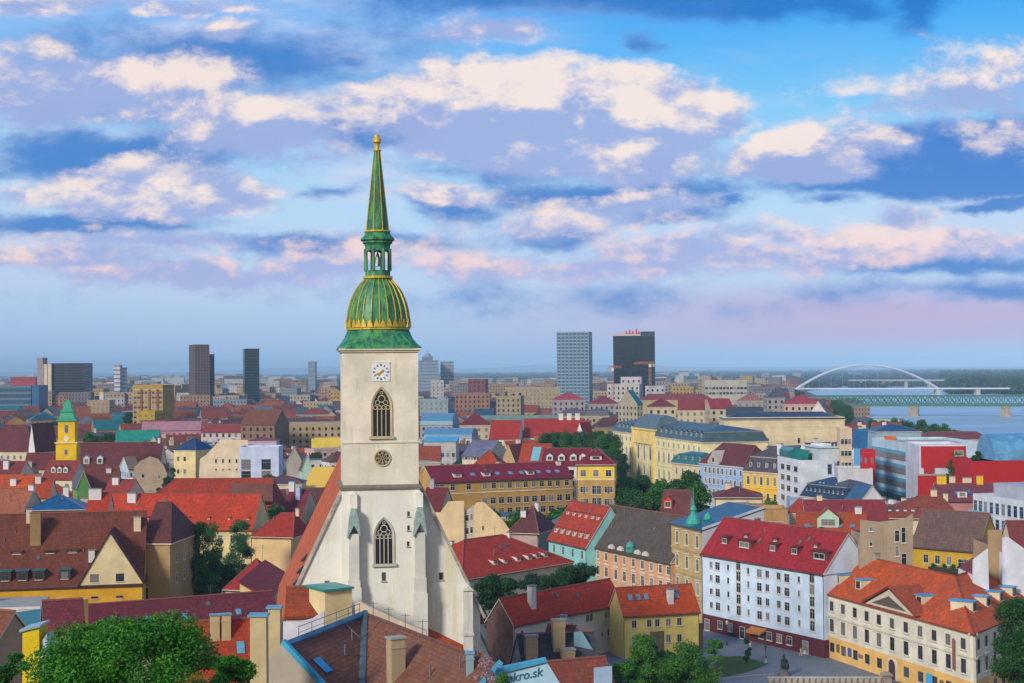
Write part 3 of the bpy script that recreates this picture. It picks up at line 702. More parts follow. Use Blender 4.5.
# clock
mb=MB(); mb.box(-1.12,1.12,-.10,.05,-1.18,1.18); mb.box(-1.2,1.2,-.14,.05,1.183,1.28); 
o=mb.build('clock_face',plain((.66,.68,.74),.6,0,.12,2),cath,(lx(380.6),.12,lz(372)))
for k in range(12):
    a=2*math.pi*k/12; mm=MB(); wd=.10 if k%3 else .14
    mm.prism([(-wd/2,.72),(wd/2,.72),(wd*.7,1.03),(-wd*.7,1.03)],lambda p,kk:(p[0]*math.cos(a)+p[1]*math.sin(a),-.12 if kk==0 else -.09,-p[0]*math.sin(a)+p[1]*math.cos(a))); mm.build('hour_mark',DARKP,o)
for ang,l,wd in((222,.62,.16),(246,.95,.11)):
    a=R_(ang); mm=MB(); mm.prism([(-wd/2,-.42),(wd/2,-.42),(wd*.7,l*.75),(0,l),(-wd*.7,l*.75)],lambda p,kk:(p[0]*math.cos(a)+p[1]*math.sin(a),-.19 if kk==0 else -.15,-p[0]*math.sin(a)+p[1]*math.cos(a)))
    mm.build('clock_hand',GOLD,o)
for (px,py,w_,h_,y_) in((407,514,.3,.6,0),(407,528,.3,.6,0),(406.5,544,.3,.6,0),(382,576,.5,1.1,0),(326,583,.6,.9,.9),(440,578,.55,.95,.9)):
    window(cath,(lx(px),y_,lz(py)-h_/2),0,w_,h_,'dark',plain((.25,.23,.2),.9),False,glass((.008,.008,.01),.5),STE)
# spire
NS=32
def sq8(r_sq,r_oc,t,z):
    """outline morphing from a square (t=0) to an octagon (t=1), NS points, centred on the tower"""
    out=[]
    for i in range(NS):
        a=2*math.pi*(i+.5)/NS; c,s=math.cos(a),math.sin(a)
        rs=r_sq/max(abs(c),abs(s)); k=math.pi/4; ro=r_oc*math.cos(k/2)/math.cos(((a+k/2)%k)-k/2)
        rr=rs*(1-t)+ro*t; out.append((rr*c,5+rr*s,z))
    return out
sk=MB(); prof=[(5.35,5.6,0,348.6),(5.32,5.5,0,347.2),(4.95,5.0,.15,343.5),(4.55,4.6,.45,338),(4.32,4.4,.8,333),(4.2,4.25,1,330)]
sk.rings([sq8(a,b_,t,lz(y)) for a,b_,t,y in prof]); sk.build('skirt_roof',COP,cath)
mb=MB(); mb.rings([sq8(r,r,1,lz(y)) for r,y in((4.2,330),(4.42,329.6),(4.42,328.2),(4.3,327.8))]); mb.build('gilded_band',GOLD,cath)
mb=MB(); dp=[(4.3,328.3),(4.32,323),(4.28,318),(4.16,312),(3.98,306),(3.72,300),(3.36,294),(2.9,288),(2.4,283.5),(1.95,280.5),(1.78,279)]
mb.rings([sq8(r,r,1,lz(y)) for r,y in dp]); dome=mb.build('dome',COP,cath)
def ro(a,r): k=math.pi/4; return r*math.cos(k/2)/math.cos(((a+k/2)%k)-k/2)
for i in range(24):
    a=2*math.pi*i/24; mm=MB(); rr=[]
    for r,y in dp:
        q=ro(a,r)+.02; w_=.10 if i%3==0 else .055; w_*=max(.4,r/4.3)
        # points of a small square section
        rr.append([(q0*math.cos(a)-d*math.sin(a),5+q0*math.sin(a)+d*math.cos(a),lz(y)) for q0,d in((q-.1,-w_),(q+.13,-w_*.6),(q+.13,w_*.6),(q-.1,w_))])
    mm.rings(rr); mm.build('dome_rib',GOLD,dome)
for i in range(32):   # gilded fringe at the foot of the dome
    a=2*math.pi*(i+.5)/32; q=ro(a,4.32)+.05; mm=MB(); 
    def fr(p,k): 
        q2=q+(.12 if k==0 else 0); return (q2*math.cos(a)-p[0]*math.sin(a),5+q2*math.sin(a)+p[0]*math.cos(a),p[1])
    mm.prism([(-.4,lz(327.6)),(.4,lz(327.6)),(.3,lz(324.5)),(0,lz(319.5)),(-.3,lz(324.5))],fr); mm.build('gilded_leaf',GOLD,dome)
mb=MB(); mb.rings([sq8(r,r,1,lz(y)) for r,y in((1.75,279.2),(2.05,278.5),(2.05,276.6),(1.8,276))]); mb.build('gilded_band',GOLD,cath)
lan=MB(); lan.rings([sq8(r,r,1,lz(y)) for r,y in((1.75,276.3),(1.72,274),(1.72,270.5))]); lan.build('lantern_base',COP,cath); lan=MB(); lan.rings([sq8(r,r,1,lz(y)) for r,y in((1.72,249.5),(1.75,246),(1.85,244))])
LN=lan.build('lantern',COP,cath)
for i in range(8):
    a=2*math.pi*i/8+math.pi/8; mm=MB(); r=1.72
    mm.tube((r*math.cos(a)*.97,5+r*math.sin(a)*.97,lz(271)),(r*math.cos(a)*.97,5+r*math.sin(a)*.97,lz(249)),.24,.22,6); mm.build('lantern_pillar',COP,LN)
    b_=2*math.pi*i/8; mm=MB(); rw=1.6
    mm.prism([(-.62,lz(249.3)),(.62,lz(249.3)),(.62,lz(253.5)),(.3,lz(251.5)),(0,lz(250.6)),(-.3,lz(251.5)),(-.62,lz(253.5))][::-1],lambda p,k:((rw-(.0 if k==0 else .15))*math.cos(b_)-p[0]*math.sin(b_),5+(rw-(.0 if k==0 else .15))*math.sin(b_)+p[0]*math.cos(b_),p[1])); mm.build('lantern_arch',GOLD if i%2==2 else COP,LN)
mm=MB(); mm.lathe([(.05,lz(251)),(.1,lz(253)),(.62,lz(264)),(.7,lz(266)),(.1,lz(266.3))],12,(0,5,0)); mm.build('bell',plain((.25,.30,.28),.4,.6),LN)
mb=MB(); mb.rings([sq8(r,r,1,lz(y)) for r,y in((1.85,244.2),(2.05,243.2),(2.05,241.5),(2.35,240.3),(2.35,238.9),(1.95,236),(1.66,232.5))]); mb.build('lantern_roof',COP,cath)
mb=MB(); mb.rings([sq8(r,r,1,lz(y)) for r,y in((1.6,232.6),(1.82,232),(1.82,230.7),(1.58,230.2))]); mb.build('gilded_band',GOLD,cath)
mb=MB(); sp=[(1.58,230.4),(1.3,215),(.98,195),(.68,172),(.42,151)]; mb.rings([sq8(r,r,1,lz(y)) for r,y in sp]); spire=mb.build('spire',COP,cath)
for i in range(8):
    a=2*math.pi*i/8+math.pi/8; mm=MB(); mm.tube((1.58*math.cos(a),5+1.58*math.sin(a),lz(230.4)),(.42*math.cos(a),5+.42*math.sin(a),lz(151)),.065,.04,5); mm.build('spire_rib',GOLD,spire)
mb=MB(); mb.lathe([(.42,lz(151.2)),(.55,lz(150.5)),(.55,lz(149.5)),(.3,lz(148.5)),(.3,lz(146)),(.36,lz(143.5)),(.55,lz(141.5)),(.55,lz(139)),(.36,lz(137)),(.36,lz(134.5)),(.05,lz(133.6))],12,(0,5,0)); mb.build('finial',GOLD,cath)
LAND.append((cath,380,480,190)); PROT.append((296,340,480,640,192))
# ---------------------------------------------------------------- the near and middle town, house by house
P=plaster; T=tiles
PW=P((.70,.72,.74),.25); PC=P(CREAM); PCP=P(CREAMP); PY=P(YEL,.3); PT=P(TAN); PG=P(GREY); PPk=P(PINK); PB=P(BLUEW,.3); PM=P(MINT,.3); PS=stone(STONEC)
BLU=metal((.10,.30,.50),.4,.7); TEALM=metal(TEAL,.4,.6); DBM=metal(DBLUE,.4,.6); GRM=metal(GREYR,.5,.6); GCM=metal(GREENC,.5,.6)
CW=P((.68,.67,.68),.3); CAPB=plain((.12,.30,.42),.5); CAPG=plain((.2,.2,.2),.8)
# white residential block
Y0=.09
mw=house; L7,R7=(702,553),(824,573)
HB('apartment_block','long white residential block with crimson roof and dark maroon ground floor','apartment block',L7,R7,16,12.2,'gable',6.9,P((.62,.72,.84),.3),T((.34,.020,.028),.2),cor=P((.62,.72,.84),.25),base=(3.4,P((.10,.022,.030),.3)),
 win=[('f',[709.5,],(4.9,7.7,10.5,13.2),1.0,1.35),('f',[716,757.5,785],(4.7,7.5,10.3,13.0),1.5,1.7),('f',[726.5,746.5,797],(5.0,7.8,10.6,13.3),.7,1.3),('f',[736.7,810],(4.6,6.9,9.2,11.5,13.7),1.4,2.0),('f',[765.5,776.8],(4.9,7.7,10.5,13.2),1.15,1.5),
  ('f',[718,728,759,767,777,787],(1.0,),1.5,1.7),('f',[705,740,803],(.1,),1.6,2.4,'dark',BROWNF)],
 dorm=[([716.5,764.5,786],1.7,2.1,1.5,'shed',P((.16,.04,.05),.3),T((.16,.016,.02),.1)),([737,811.5],1.5,4.4,1.6,'shed',P((.16,.04,.05),.3),T((.16,.016,.02),.1)),([732,761,801],3.3,1.1,.6,'shed',P((.16,.04,.05),.3),T((.16,.016,.02),.1))],
 chim=[(.28,.52,1.0,.7,1.0,P((.3,.05,.05)),CAPG,0),(.72,.52,1.0,.7,.8,P((.3,.05,.05)),CAPG,0)],prot=(700,515,850,655))
# palace at the lower right: two wings meeting at the corner
L8,R8=(822,592),(973,633)
CB=P((.70,.66,.56),.35); PEA=P((.72,.46,.20),.3); PCO=P((.62,.58,.5),.4); WDK=plain((.09,.08,.08),.6)
c8=[829.7,840.9,852.7,864.5,876.6,889.7,903.4,917.6,931.5,945.5,960.5]
pal=HB('palace','cream and peach corner palace with a triangular pediment and orange tiled roof','palace',L8,R8,12,.5,'none',6,CB,None,ridge_t=9.5,base=(4.1,PEA),cor=PCO,fm=WDK,band=(7.75,),foot=False,
 win=[('f',c8,(9.0,),1.35,1.75,'trim'),('f',c8[0::2],(5.15,),1.4,2.3,'ped'),('f',c8[1::2],(5.15,),1.4,2.3,'arch'),('f',[p for p in c8 if p!=889.7],(1.3,),1.45,1.75,'plain',plain((.25,.26,.3)))],
 dorm=[([824.5,845],2.3,1.9,1.9,'flat',P((.66,.60,.46),.3),BLU),([905,],2.3,2.0,1.8,'flat',P((.66,.60,.46),.3),BLU)],prot=(820,556,1024,683))
A8=atz(*L8,12);B8=atz(*R8,12);L_=(B8-A8).length; xs=[seg_x(A8,B8,p) for p in(866,889.7,914)]
mb=MB(); mb.prism([(xs[0],12.0),(xs[2],12.0),((xs[0]+xs[2])/2,15.4)],lambda p,k:(p[0],-.62 if k==0 else 5.5,p[1]+.3),0); ped=mb.build('pediment',P((.58,.52,.42),.4),pal)
mb=MB(); c_=(xs[0]+xs[2])/2
for s in(-1,1): mb.prism([(c_+s*(xs[2]-xs[0])*.55,12.0),(c_,15.75),(c_,16.1),(c_+s*(xs[2]-xs[0])*.58,12.2)][::s],lambda p,k:(p[0],-.85 if k==0 else 5.6,p[1]+.3),0)
mb.build('pediment_roof',T((.36,.07,.03),.5),pal)
mb=MB(); mb.poly([(xs[0]+2,-.64,12.7),(xs[2]-2,-.64,12.7),(c_,-.64,14.6)]); mb.build('pediment_panel',plain((.10,.075,.06),.9),ped)
mb=MB(); n=10; out=[(-1.1,0),(1.1,0)]+[(1.1*math.cos(math.pi*i/n),2.4+1.1*math.sin(math.pi*i/n)) for i in range(n+1)]
mb.prism(out,lambda p,k:(p[0],-.12 if k==0 else .05,p[1])); d_=mb.build('door',plain((.07,.03,.03),.6),pal,(xs[1],-.035,.05))
mb=MB(); 
for i in range(n): 
    a,b_=math.pi*i/n,math.pi*(i+1)/n; mb.prism([(1.12*math.cos(a),2.4+1.12*math.sin(a)),(1.5*math.cos(a),2.4+1.5*math.sin(a)),(1.5*math.cos(b_),2.4+1.5*math.sin(b_)),(1.12*math.cos(b_),2.4+1.12*math.sin(b_))],lambda p,k:(p[0],-.25 if k==0 else .05,p[1]))
mb.box(-1.5,-1.12,-.25,.05,0,2.4); mb.box(1.12,1.5,-.25,.05,0,2.4); mb.build('door_frame',PCO,d_)
for p,z,c in((944.5,9.6,(.35,.1,.08)),(944.8,7.2,(.35,.1,.08)),(945.3,5.2,(.35,.1,.08))): pass
for p,w_,h_,z,c in((926,1.9,2.0,1.2,(.05,.36,.62)),(847,1.2,1.6,1.5,(.06,.09,.28)),(835.5,1.0,1.5,1.6,(.16,.12,.04)),(938.5,1.1,1.6,1.2,(.16,.12,.05)),(858,1.5,.7,1.9,(.25,.12,.1))):
    mb=MB(); mb.box(-w_/2,w_/2,-.14,-.04,0,h_); mb.build('wall_board',plain(c,.6),pal,(seg_x(A8,B8,p),0,z))
mb=MB(); mb.box(-.16,.16,-.7,-.45,0,5); mb.build('wall_banner',plain((.30,.10,.09),.7,0,.5,4),pal,(seg_x(A8,B8,953),0,5.4))
# second front of the same palace, meeting the first at an acute corner; one roof over both
Bw=atz(1045,603,12); w2=house('palace','second front','palace',B8,Bw,12,.5,'none',6,CB,None,ridge_t=9.5,base=(4.1,PEA),cor=PCO,fm=WDK,band=(7.75,),foot=False,
 win=[('f',(.06,.16,.27,.38,.5,.62,.74,.86),(9.0,),1.2,1.75,'trim'),('f',(.06,.16,.27,.38,.5,.62,.74,.86),(5.15,),1.3,2.3,'ped'),('f',(.06,.16,.27,.38,.5),(1.3,),1.4,1.75)],
 dorm=[((.24,.42,.60,.78),2.8,2.1,1.8,'flat',P((.66,.60,.46),.3),BLU)])
LAND.pop()
def adopt(r1,r2):
    M1=Matrix.Translation(r1.location)@Matrix.Rotation(r1.rotation_euler[2],4,'Z'); M2=Matrix.Translation(r2.location)@Matrix.Rotation(r2.rotation_euler[2],4,'Z'); T_=M1.inverted()@M2
    for c in list(r2.children):
        Mc=T_@Matrix.Translation(c.location)@c.rotation_euler.to_matrix().to_4x4(); c.parent=r1; c.location=Mc.to_translation(); c.rotation_euler=Mc.to_euler()
    bpy.data.objects.remove(r2)
adopt(pal,w2)
d1=Vector((A8.x-B8.x,A8.y-B8.y,0)).normalized(); d2=Vector((Bw.x-B8.x,Bw.y-B8.y,0)).normalized(); n1=Vector((d1.y,-d1.x,0)); n2=Vector((-d2.y,d2.x,0)); bi=(d1+d2).normalized()
sn=abs(bi.dot(n1)); M_=B8+bi*(9.5/sn); E=.45; Eb=B8-bi*(E/sn)
def V3(p,z): return Vector((p.x,p.y,z))
zr_=18.0; zE=12-.28; A_e=A8-n1*E+d1*.1; W_e=Bw-n2*E+d2*.1; R1=A8+n1*9.5+d1*.1; R2=Bw+n2*9.5+d2*.1; Ab=A8+n1*18.5+d1*.1; Wb=Bw+n2*18.5+d2*.1
I0=pal.location; ang=-pal.rotation_euler[2]
def PL(p,z): q=Matrix.Rotation(ang,3,'Z')@Vector((p.x-I0.x,p.y-I0.y,0)); return (q.x,q.y,z)
mb=MB()
def slab4(q):
    lo=mb.vs([(x,y,z+.02) for x,y,z in q]); up=mb.vs([(x,y,z+.28) for x,y,z in q]); k=len(q)
    for i in range(k): mb.face((lo[i],lo[(i+1)%k],up[(i+1)%k],up[i]),1)
    mb.face(up,0); mb.face(lo[::-1],0)
slab4([PL(A_e,zE),PL(Eb,zE),PL(M_,zr_),PL(R1,zr_)]); slab4([PL(Eb,zE),PL(W_e,zE),PL(R2,zr_),PL(M_,zr_)])
slab4([PL(R1,zr_),PL(M_,zr_),PL(Ab,zE)]); slab4([PL(M_,zr_),PL(R2,zr_),PL(Wb,zE)]); slab4([PL(M_,zr_-.01),PL(Wb,zE),PL(Ab,zE)])
mb.tube(PL(Eb,zE+.3),PL(M_,zr_+.3),.17,.17,5,1); mb.tube(PL(R1,zr_+.28),PL(M_,zr_+.28),.17,.17,5,1); mb.tube(PL(R2,zr_+.28),PL(M_,zr_+.28),.17,.17,5,1)
mb.build('roof',[T((.54,.090,.014),.9),T((.30,.06,.03),.6)],pal)
mb=MB()
for (p,q,r_) in((A8,A8+n1*18.4,R1-d1*.1),(Bw,Bw+n2*18.4,R2-d2*.1)): mb.poly([PL(p,0),PL(q,0),PL(q,11.8),PL(r_,zr_),PL(p,12)])
mb.build('end_wall',CB,pal)
put('chimney',chimney_mesh(2.6,.9,1.9,CONC,CAPG,0),pal,PL(R1-d1*3,zr_-.6))
FOOT.append((Vector((60,240,0)),Vector((1,0,0)),40,50))
# yellow house and pale house by the slope
HB('house','small yellow house with orange red roof and brown windows above the terrace','house',(623,615),(699,610.5),8.3,7.5,'gable',4.3,P((.74,.62,.26),.3),T((.50,.075,.014),.25),win=[('f',[632,647,655,666,677],(5.7,),1.0,1.5,'plain',BROWNF,),('f',[632,655,666,677],(2.6,),1.0,1.5,'plain',BROWNF)],
 sky=[([632.5,640.5,648.5,679],2.2,.9,1.3,plain((.14,.28,.38),.2))],chim=[(671,.18,1.1,.9,2.6,CW,CAPG,0)],prot=(622,583,702,650))
# its stone terrace
HB('terrace_wall','rough stone retaining wall under the small yellow house','wall',(655,637),(703,628),4.0,4,'flat',0,stone((.27,.19,.13)),CONC)
HB('house','long pale rendered house with bright red roof and a brick gable','house',(513,624.5),(622.5,602.5),9,6.4,'gable',4.1,P((.58,.58,.54),.8),T((.47,.050,.014),.15),win=[('f',[520,],(6.3,),.9,1.3,'dark',TEALM),('f',[585.5,589],(6.6,),1.0,1.5,'plain',TEALM),('f',[604,],(6.6,),1.2,1.3,'plain'),('f',[600,],(3.2,),.7,1.1),('f',[607,],(3.1,),1.2,1.3,'plain'),('f',[547,560],(6.2,),1.0,1.2)],
 chim=[(537,.26,1.25,1.1,3.8,CW,CAPG,0),(.55,.8,2.6,.9,1.8,CW,CAPG,0),(.75,.8,1.5,.9,1.6,CW,CAPG,0)],prot=(486,582,625,655))
A9=atz(513,624.5,9);B9=atz(622.5,602.5,9)
o=LAND[-1][0]; mb=MB(); mb.poly([(-.04,0,0),(-.04,0,9.0),(-.04,3.2,13.05),(-.04,6.4,9.0),(-.04,6.4,0)][::-1]); mb.build('brick_gable',brick((.16,.055,.03)),o)
# red hipped roof behind the evergreens
HB('house','broad red hipped roof with a row of small white dormers, behind dark evergreens','house',(462,581),(572,563),8.5,23,'hip',7,P((.6,.58,.5)),T((.42,.042,.016),.35),il=13,ir=12,dorm=[([503,513,526,537,545,553],2.6,1.5,1.0,'shed',CW,T(RED,.2))],chim=[(.72,.45,.9,.7,1.2,CW,CAPG,0),(.3,.6,.8,.6,1.0,CW,CAPG,0)],win=[('f',(.5,.6,.7,.8,.9),(5.6,),1,1.4)],prot=(462,525,572,580))
# turquoise house, peach palace, corner house
HB('house','narrow turquoise house with steep red roof and two dormer rows','house',(548.5,538.5),(586.5,547),12,13,'gable',9,P((.30,.56,.56),.25),T((.38,.045,.022),.2),win=[('f',[553,562,571.5,581],(8.8,5.0,1.4),1.2,2.1)],dorm=[([551,557,563,569,575,581],1.0,1.2,1.3,'shed',CW,T(RED,.2)),((.12,.28,.44,.60,.76,.9),4.2,1.1,.9,'shed',CW,T(RED,.2))],chim=[(.75,.62,1.6,1.2,2.2,CW,CAPG,0)],prot=(546,500,612,560))
cp=[589.5,597,605,614.5,623,632,641,650,659,667]
pk=HB('palace','peach palace with long dark mossy roof and rows of framed windows','palace',(585,544),(671,562.5),12,14,'gable',9,P((.64,.36,.22),.35),T((.095,.070,.055),.9),cor=P((.55,.48,.42),.4),band=(4.6,),win=[('f',cp,(9.2,),1.3,1.8,'trim'),('f',cp,(5.3,),1.4,2.3,'arch'),('f',cp,(1.2,),1.4,2.2,'trim')],chim=[(.9,.62,1.2,.9,1.0,P((.4,.3,.25)),CAPG,0)],prot=(585,502,672,600))
Apk=atz(585,544,12);Bpk=atz(671,562.5,12)
for i,px in enumerate((611,620,629,637,645)):
    mb=MB()
    if i==2:
        mb.box(-1.3,1.3,-.3,.5,0,1.1); mb.lathe([(1.0,1.1),(1.1,1.5),(.7,2.1),(.15,2.6)],8,(0,.1,0)); mb.build('roof_ornament',plain((.06,.30,.26),.5),pk,(seg_x(Apk,Bpk,px),-.1,12.3))
    else:
        mb.box(-1.2,1.2,-.25,.3,0,.55); mb.prism([(-1.2,.55),(1.2,.55),(.3,1.0),(-.3,1.0)],lambda p,k:(p[0],-.2 if k==0 else .25,p[1])); mb.build('parapet_piece',P((.6,.58,.52),.4),pk,(seg_x(Apk,Bpk,px),-.25,12.3))
cn=HB('house','ornate tan corner house with blue roof and green onion turret','house',(671,523.5),(703,531),20.3,14,'shed',3.9,P((.48,.36,.19),.75),metal((.02,.075,.13),.35,.8),cor=P((.42,.33,.2),.6),band=(15.2,10,5.2),win=[('f',[676,685.5,696],(16.4,11.4,6.4,1.6),1.3,2.6,'ped')],prot=(670,500,730,600))
Acn=atz(671,523.5,20.3);Bcn=atz(703,531,20.3)
mb=MB(); mb.lathe([(1.5,-.3),(1.6,.5),(1.75,.7),(1.5,1.4),(1.0,2.2),(.55,2.8),(.5,3.3),(.75,3.7),(.55,4.2),(.15,4.8),(.08,8.2),(.02,8.4)],10,(seg_x(Acn,Bcn,686.5),1.4,20.4)); mb.build('onion_turret',plain((.03,.33,.25),.5,0,.35),cn)
mb=MB(); mb.lathe([(1.0,0),(1.0,.5),(.6,1.2),(.05,1.8)],8,(8.3,5.0,21.6)); mb.build('roof_lantern',plain((.03,.33,.25),.5,0,.35),cn)
mb=MB(); L_=(Bcn-Acn).length; mb.box(L_+.02,L_+.35,-.2,14.2,0,20.3); mb.prism([(-.2,20.3),(14.2,20.3),(14.2,25.0),(-.2,21.0)],lambda p,k:(L_+.02 if k==0 else L_+.35,p[0],p[1])); mb.build('party_wall',P((.55,.55,.6),.4),cn)
# hotel with the crimson roof
PTn=P((.45,.29,.12),.35); PYl=P((.74,.55,.16),.25)
hc=[437,441,452,468,484,493,501,509,517,525,533,541,549,557,566]
HB('hotel','long tan hotel with crimson roof, roof windows and balconies','hotel',(433,482.5),(573,477),20,15,'gable',4.3,PTn,T((.20,.010,.030),.05),band=(16.2,),win=[('f',hc,(17.3,),1.6,2.0),('f',[484+8.3*i for i in range(11)],(12.6,9.2,5.8),1.9,2.1)],
 dorm=[([459,488,532],1.5,2.6,1.2,'shed',CW,T((.20,.010,.030),.05))],sky=[([475,500,513,524,541,551,560],2.6,1.5,1.6,plain((.16,.24,.42),.2))],chim=[(.95,.4,1.5,1,1.3,CW,CAPG,0)],prot=(430,447,575,500))
HY('hotel','tall end of the hotel, yellow top storey under crimson pyramid roof','hotel',575,617,452,('py',464),13,-6,'hip',4.8,PYl,T((.20,.010,.030),.05),base=(21.5,PTn),band=(21.5,),win=[('f',(.17,.5,.83),(22.6,),1.7,2.0),('f',(.15,.24,.78,.87),(17.8,14.2,10.6,7),1.5,1.9),('f',(.46,.57),(17.4,13.8,10.2,6.6),1.5,2.6)],dorm=[((.5,),1.6,3.4,1.3,'shed',CW,T((.20,.010,.030),.05))],prot=(573,440,617,512))
# bare firewalls and small roofs between cathedral and hotel
HY('house','plain cream firewall with clipped top next to the hotel, narrow windows at its edge','house',437,474,400,14,9,4,'mansard',6,P((.66,.53,.36),.25),T((.2,.03,.03)),win=[('f',(.86,.96),(12.5,9.2,6),.8,1.4,'dark')],prot=(437,500,474,540))
o=LAND[-1][0]; L_=18
def firewall(px0,px1,Y,pts,mat,label,wx=(),dep=9):
    """a bare party wall with its house behind; pts = outline in the photograph"""
    q=[at(x,y,Y) for x,y in pts]; x0=min(p.x for p in q)
    t=thing('house',label,'house',(x0,Y,0))
    lo=[(max(p.x for p in q)-x0,0),(0,0)]
    pr=[(p.x-x0,p.z) for p in q]; out=pr+lo
    mb=MB(); mb.prism(out[::-1],lambda p,k:(p[0],0 if k==0 else .5,p[1])); mb.build('wall',mat,t)
    mb=MB(); rr=[(a_,b_-2.6) for a_,b_ in pr]; ol_=(rr+[(lo[0][0],1),(0,1)])[::-1]; mb.prism(ol_,lambda p,k:(p[0],.503 if k==0 else dep,p[1]),0)
    for i in range(len(ol_)):
        a_,b_=ol_[i],ol_[(i+1)%len(ol_)]
        if abs(a_[1]-b_[1])>1.7*abs(a_[0]-b_[0]): mb.m[i]=1
    mb.build('roof',[T((.2,.035,.03)),mat],t)
    for (px,py,w_,h_) in wx:
        p=at(px,py,Y); window(t,(p.x-x0,0,p.z-h_/2),0,w_,h_,'dark')
    FOOT.append((Vector((x0,Y,0)),Vector((1,0,0)),lo[0][0],dep)); LAND.append((t,sum(p[0] for p in pts)/len(pts),min(p[1] for p in pts)+8,Y)); PROT.append((min(p[0] for p in pts),min(p[1] for p in pts),max(p[0] for p in pts),max(p[1] for p in pts)+15,Y))
    return t
for ch in list(o.children_recursive): bpy.data.objects.remove(ch)
bpy.data.objects.remove(o); LAND.pop(); FOOT.pop(); PROT.pop()
FW=P((.68,.54,.36),.22)
firewall(0,0,398,[(436,540),(438,516),(448,501.5),(464,501)],FW,'bare cream firewall with a sloping left shoulder behind the cathedral')
firewall(0,0,399,[(464,512),(474,505)],P((.5,.47,.44),.4),'narrow grey light well with dark windows between two cream firewalls',[(467,518,1.0,1.7),(471.5,517,.8,1.7),(467,531,1.0,1.7),(471.5,530,.8,1.7)],6)
firewall(0,0,397,[(474,506),(477,502.5),(484,502),(503,520),(513,535)],FW,'bare cream firewall with a long sloping right shoulder',[(483,528,.5,1.2)])
HY('house','dark red roof tucked between the cathedral and the tan hotel','house',421,452,425,('py',508),14,-12,'gable',5.5,PCP,T(MAROON,.3),chim=[(.25,.5,1.2,.8,2.6,P((.35,.4,.45)),CAPG,0)],win=[('f',3,(9,),1.1,1.6)])
HY('house','purple brown roof in front of the hotel, beside the turquoise house','house',508,556,392,('py',531),15,-20,'hip',6.5,P((.4,.3,.28)),T((.12,.03,.035),.3),chim=[(.3,.3,1.4,.8,1.6,CW,CAPG,0),(.6,.55,1.0,.8,1.4,CW,CAPG,0)])
# concert hall: long yellow building with dark roof
HR=P((.80,.71,.45),.3); HRM=T((.045,.052,.06),.2)
def hallcols(a,b,n): return [a+(b-a)*(i+.5)/n for i in range(n)]
con=HB('concert_hall','grand pale yellow hall with arched windows and dark dormered roof beyond the park','concert hall',(613,431),(703,443),22,30,'mansard',7,HR,metal((.05,.085,.10),.45,.7),cor=P((.64,.58,.42),.3),band=(8.5,16.8),
 win=[('f',hallcols(616,632,4)+hallcols(656,701,9),(18.0,),1.5,2.2),('f',hallcols(616,632,4)+hallcols(656,701,9),(10.5,),1.9,4.4,'arch'),('f',hallcols(616,632,4)+hallcols(656,701,9),(3.0,),1.8,3.6,'arch'),('f',hallcols(635,653,3),(10.5,),2.6,6.4,'arch'),('f',hallcols(635,653,3),(3,),2.4,4.4,'arch')],dorm=[(hallcols(657,702,9),.7,1.8,1.8,'gable',P((.2,.3,.33)),DBM),(hallcols(616,632,4),.7,1.8,1.8,'gable',P((.2,.3,.33)),DBM)],prot=(613,415,705,500))
Ac=atz(613,431,22);Bc=atz(703,443,22); x0,x1=seg_x(Ac,Bc,633.5),seg_x(Ac,Bc,655)
mb=MB(); mb.box(x0,x0+2.2,-1.2,.05,0,24.6); mb.box(x1-2.2,x1,-1.2,.05,0,24.6); mb.box(x0+2.2,x1-2.2,-.9,.05,18,24.6); mb.box(x0-.3,x1+.3,-1.5,.8,24.6,25.3); mb.build('centre_bay',P((.80,.62,.28),.3),con)
mb=MB(); mb.rings([[(x0,-.5,25.3),(x1,-.5,25.3),(x1,14,25.3),(x0,14,25.3)],[(x0+2,3,30.5),(x1-2,3,30.5),(x1-2,11,30.5),(x0+2,11,30.5)],[(x0+4,6,31.8),(x1-4,6,31.8),(x1-4,8,31.8),(x0+4,8,31.8)]]); mb.build('dome_roof',metal((.08,.12,.14),.45,.7),con)
HY('concert_hall','long windowless cream side wing under a flat dark roof, behind the blue house','concert hall',720,840,690,('py',419),26,-3,'hip',3.2,P((.62,.54,.38),.3),metal((.035,.045,.06),.45,.8),il=8,ir=8,band=(27.5,31.5),win=[('f',(.18,.36,.62),(20,),1.2,2.5,'dark')],prot=(740,400,840,430))
HY('concert_hall','dark attic block rising from the flat roof of the cream wing','concert hall',726,762,712,('py',409),14,-3,'flat',0,plain((.02,.045,.085),.5),CONC,foot=False,prot=(726,405,762,412))
# row behind the park
HB('house','small cream house with teal mansard roof at the edge of the park','house',(671.5,463),(700.5,466),15,12,'mansard',5,P((.62,.52,.34),.4),TEALM,cor=P((.5,.4,.3)),win=[('f',[676,682,688,694,699],(10.8,6,1.8),1.2,2.6,'trim')],dorm=[([677,684,691,698],.6,1.2,1.6,'gable',P((.1,.25,.26)),TEALM)],prot=(671,452,700,490))
bh=HB('house','light blue house with a gabled attic and dark red roof','house',(700,463.5),(743.5,468),17.5,15,'hip',8,P((.32,.43,.66),.35),T((.13,.022,.026),.3),il=5,ir=3,cor=P((.4,.5,.68),.3),band=(13.2,),win=[('f',[705]+[709+4.2*i for i in range(7)]+[740],(14.2,10.2,6.2,2.0),1.4,2.3,'trim',FRAME)],prot=(698,440,744,500))
mb=MB(); mb.prism([(7,17.4),(15,17.4),(15,19),(11,23),(7,19)],lambda p,k:(p[0]-1,-.3 if k==0 else 6,p[1])); gb=mb.build('attic_gable',P((.45,.40,.40),.4),bh)
window(gb,(10,-.3,18.6),0,1.8,1.8,'dark')
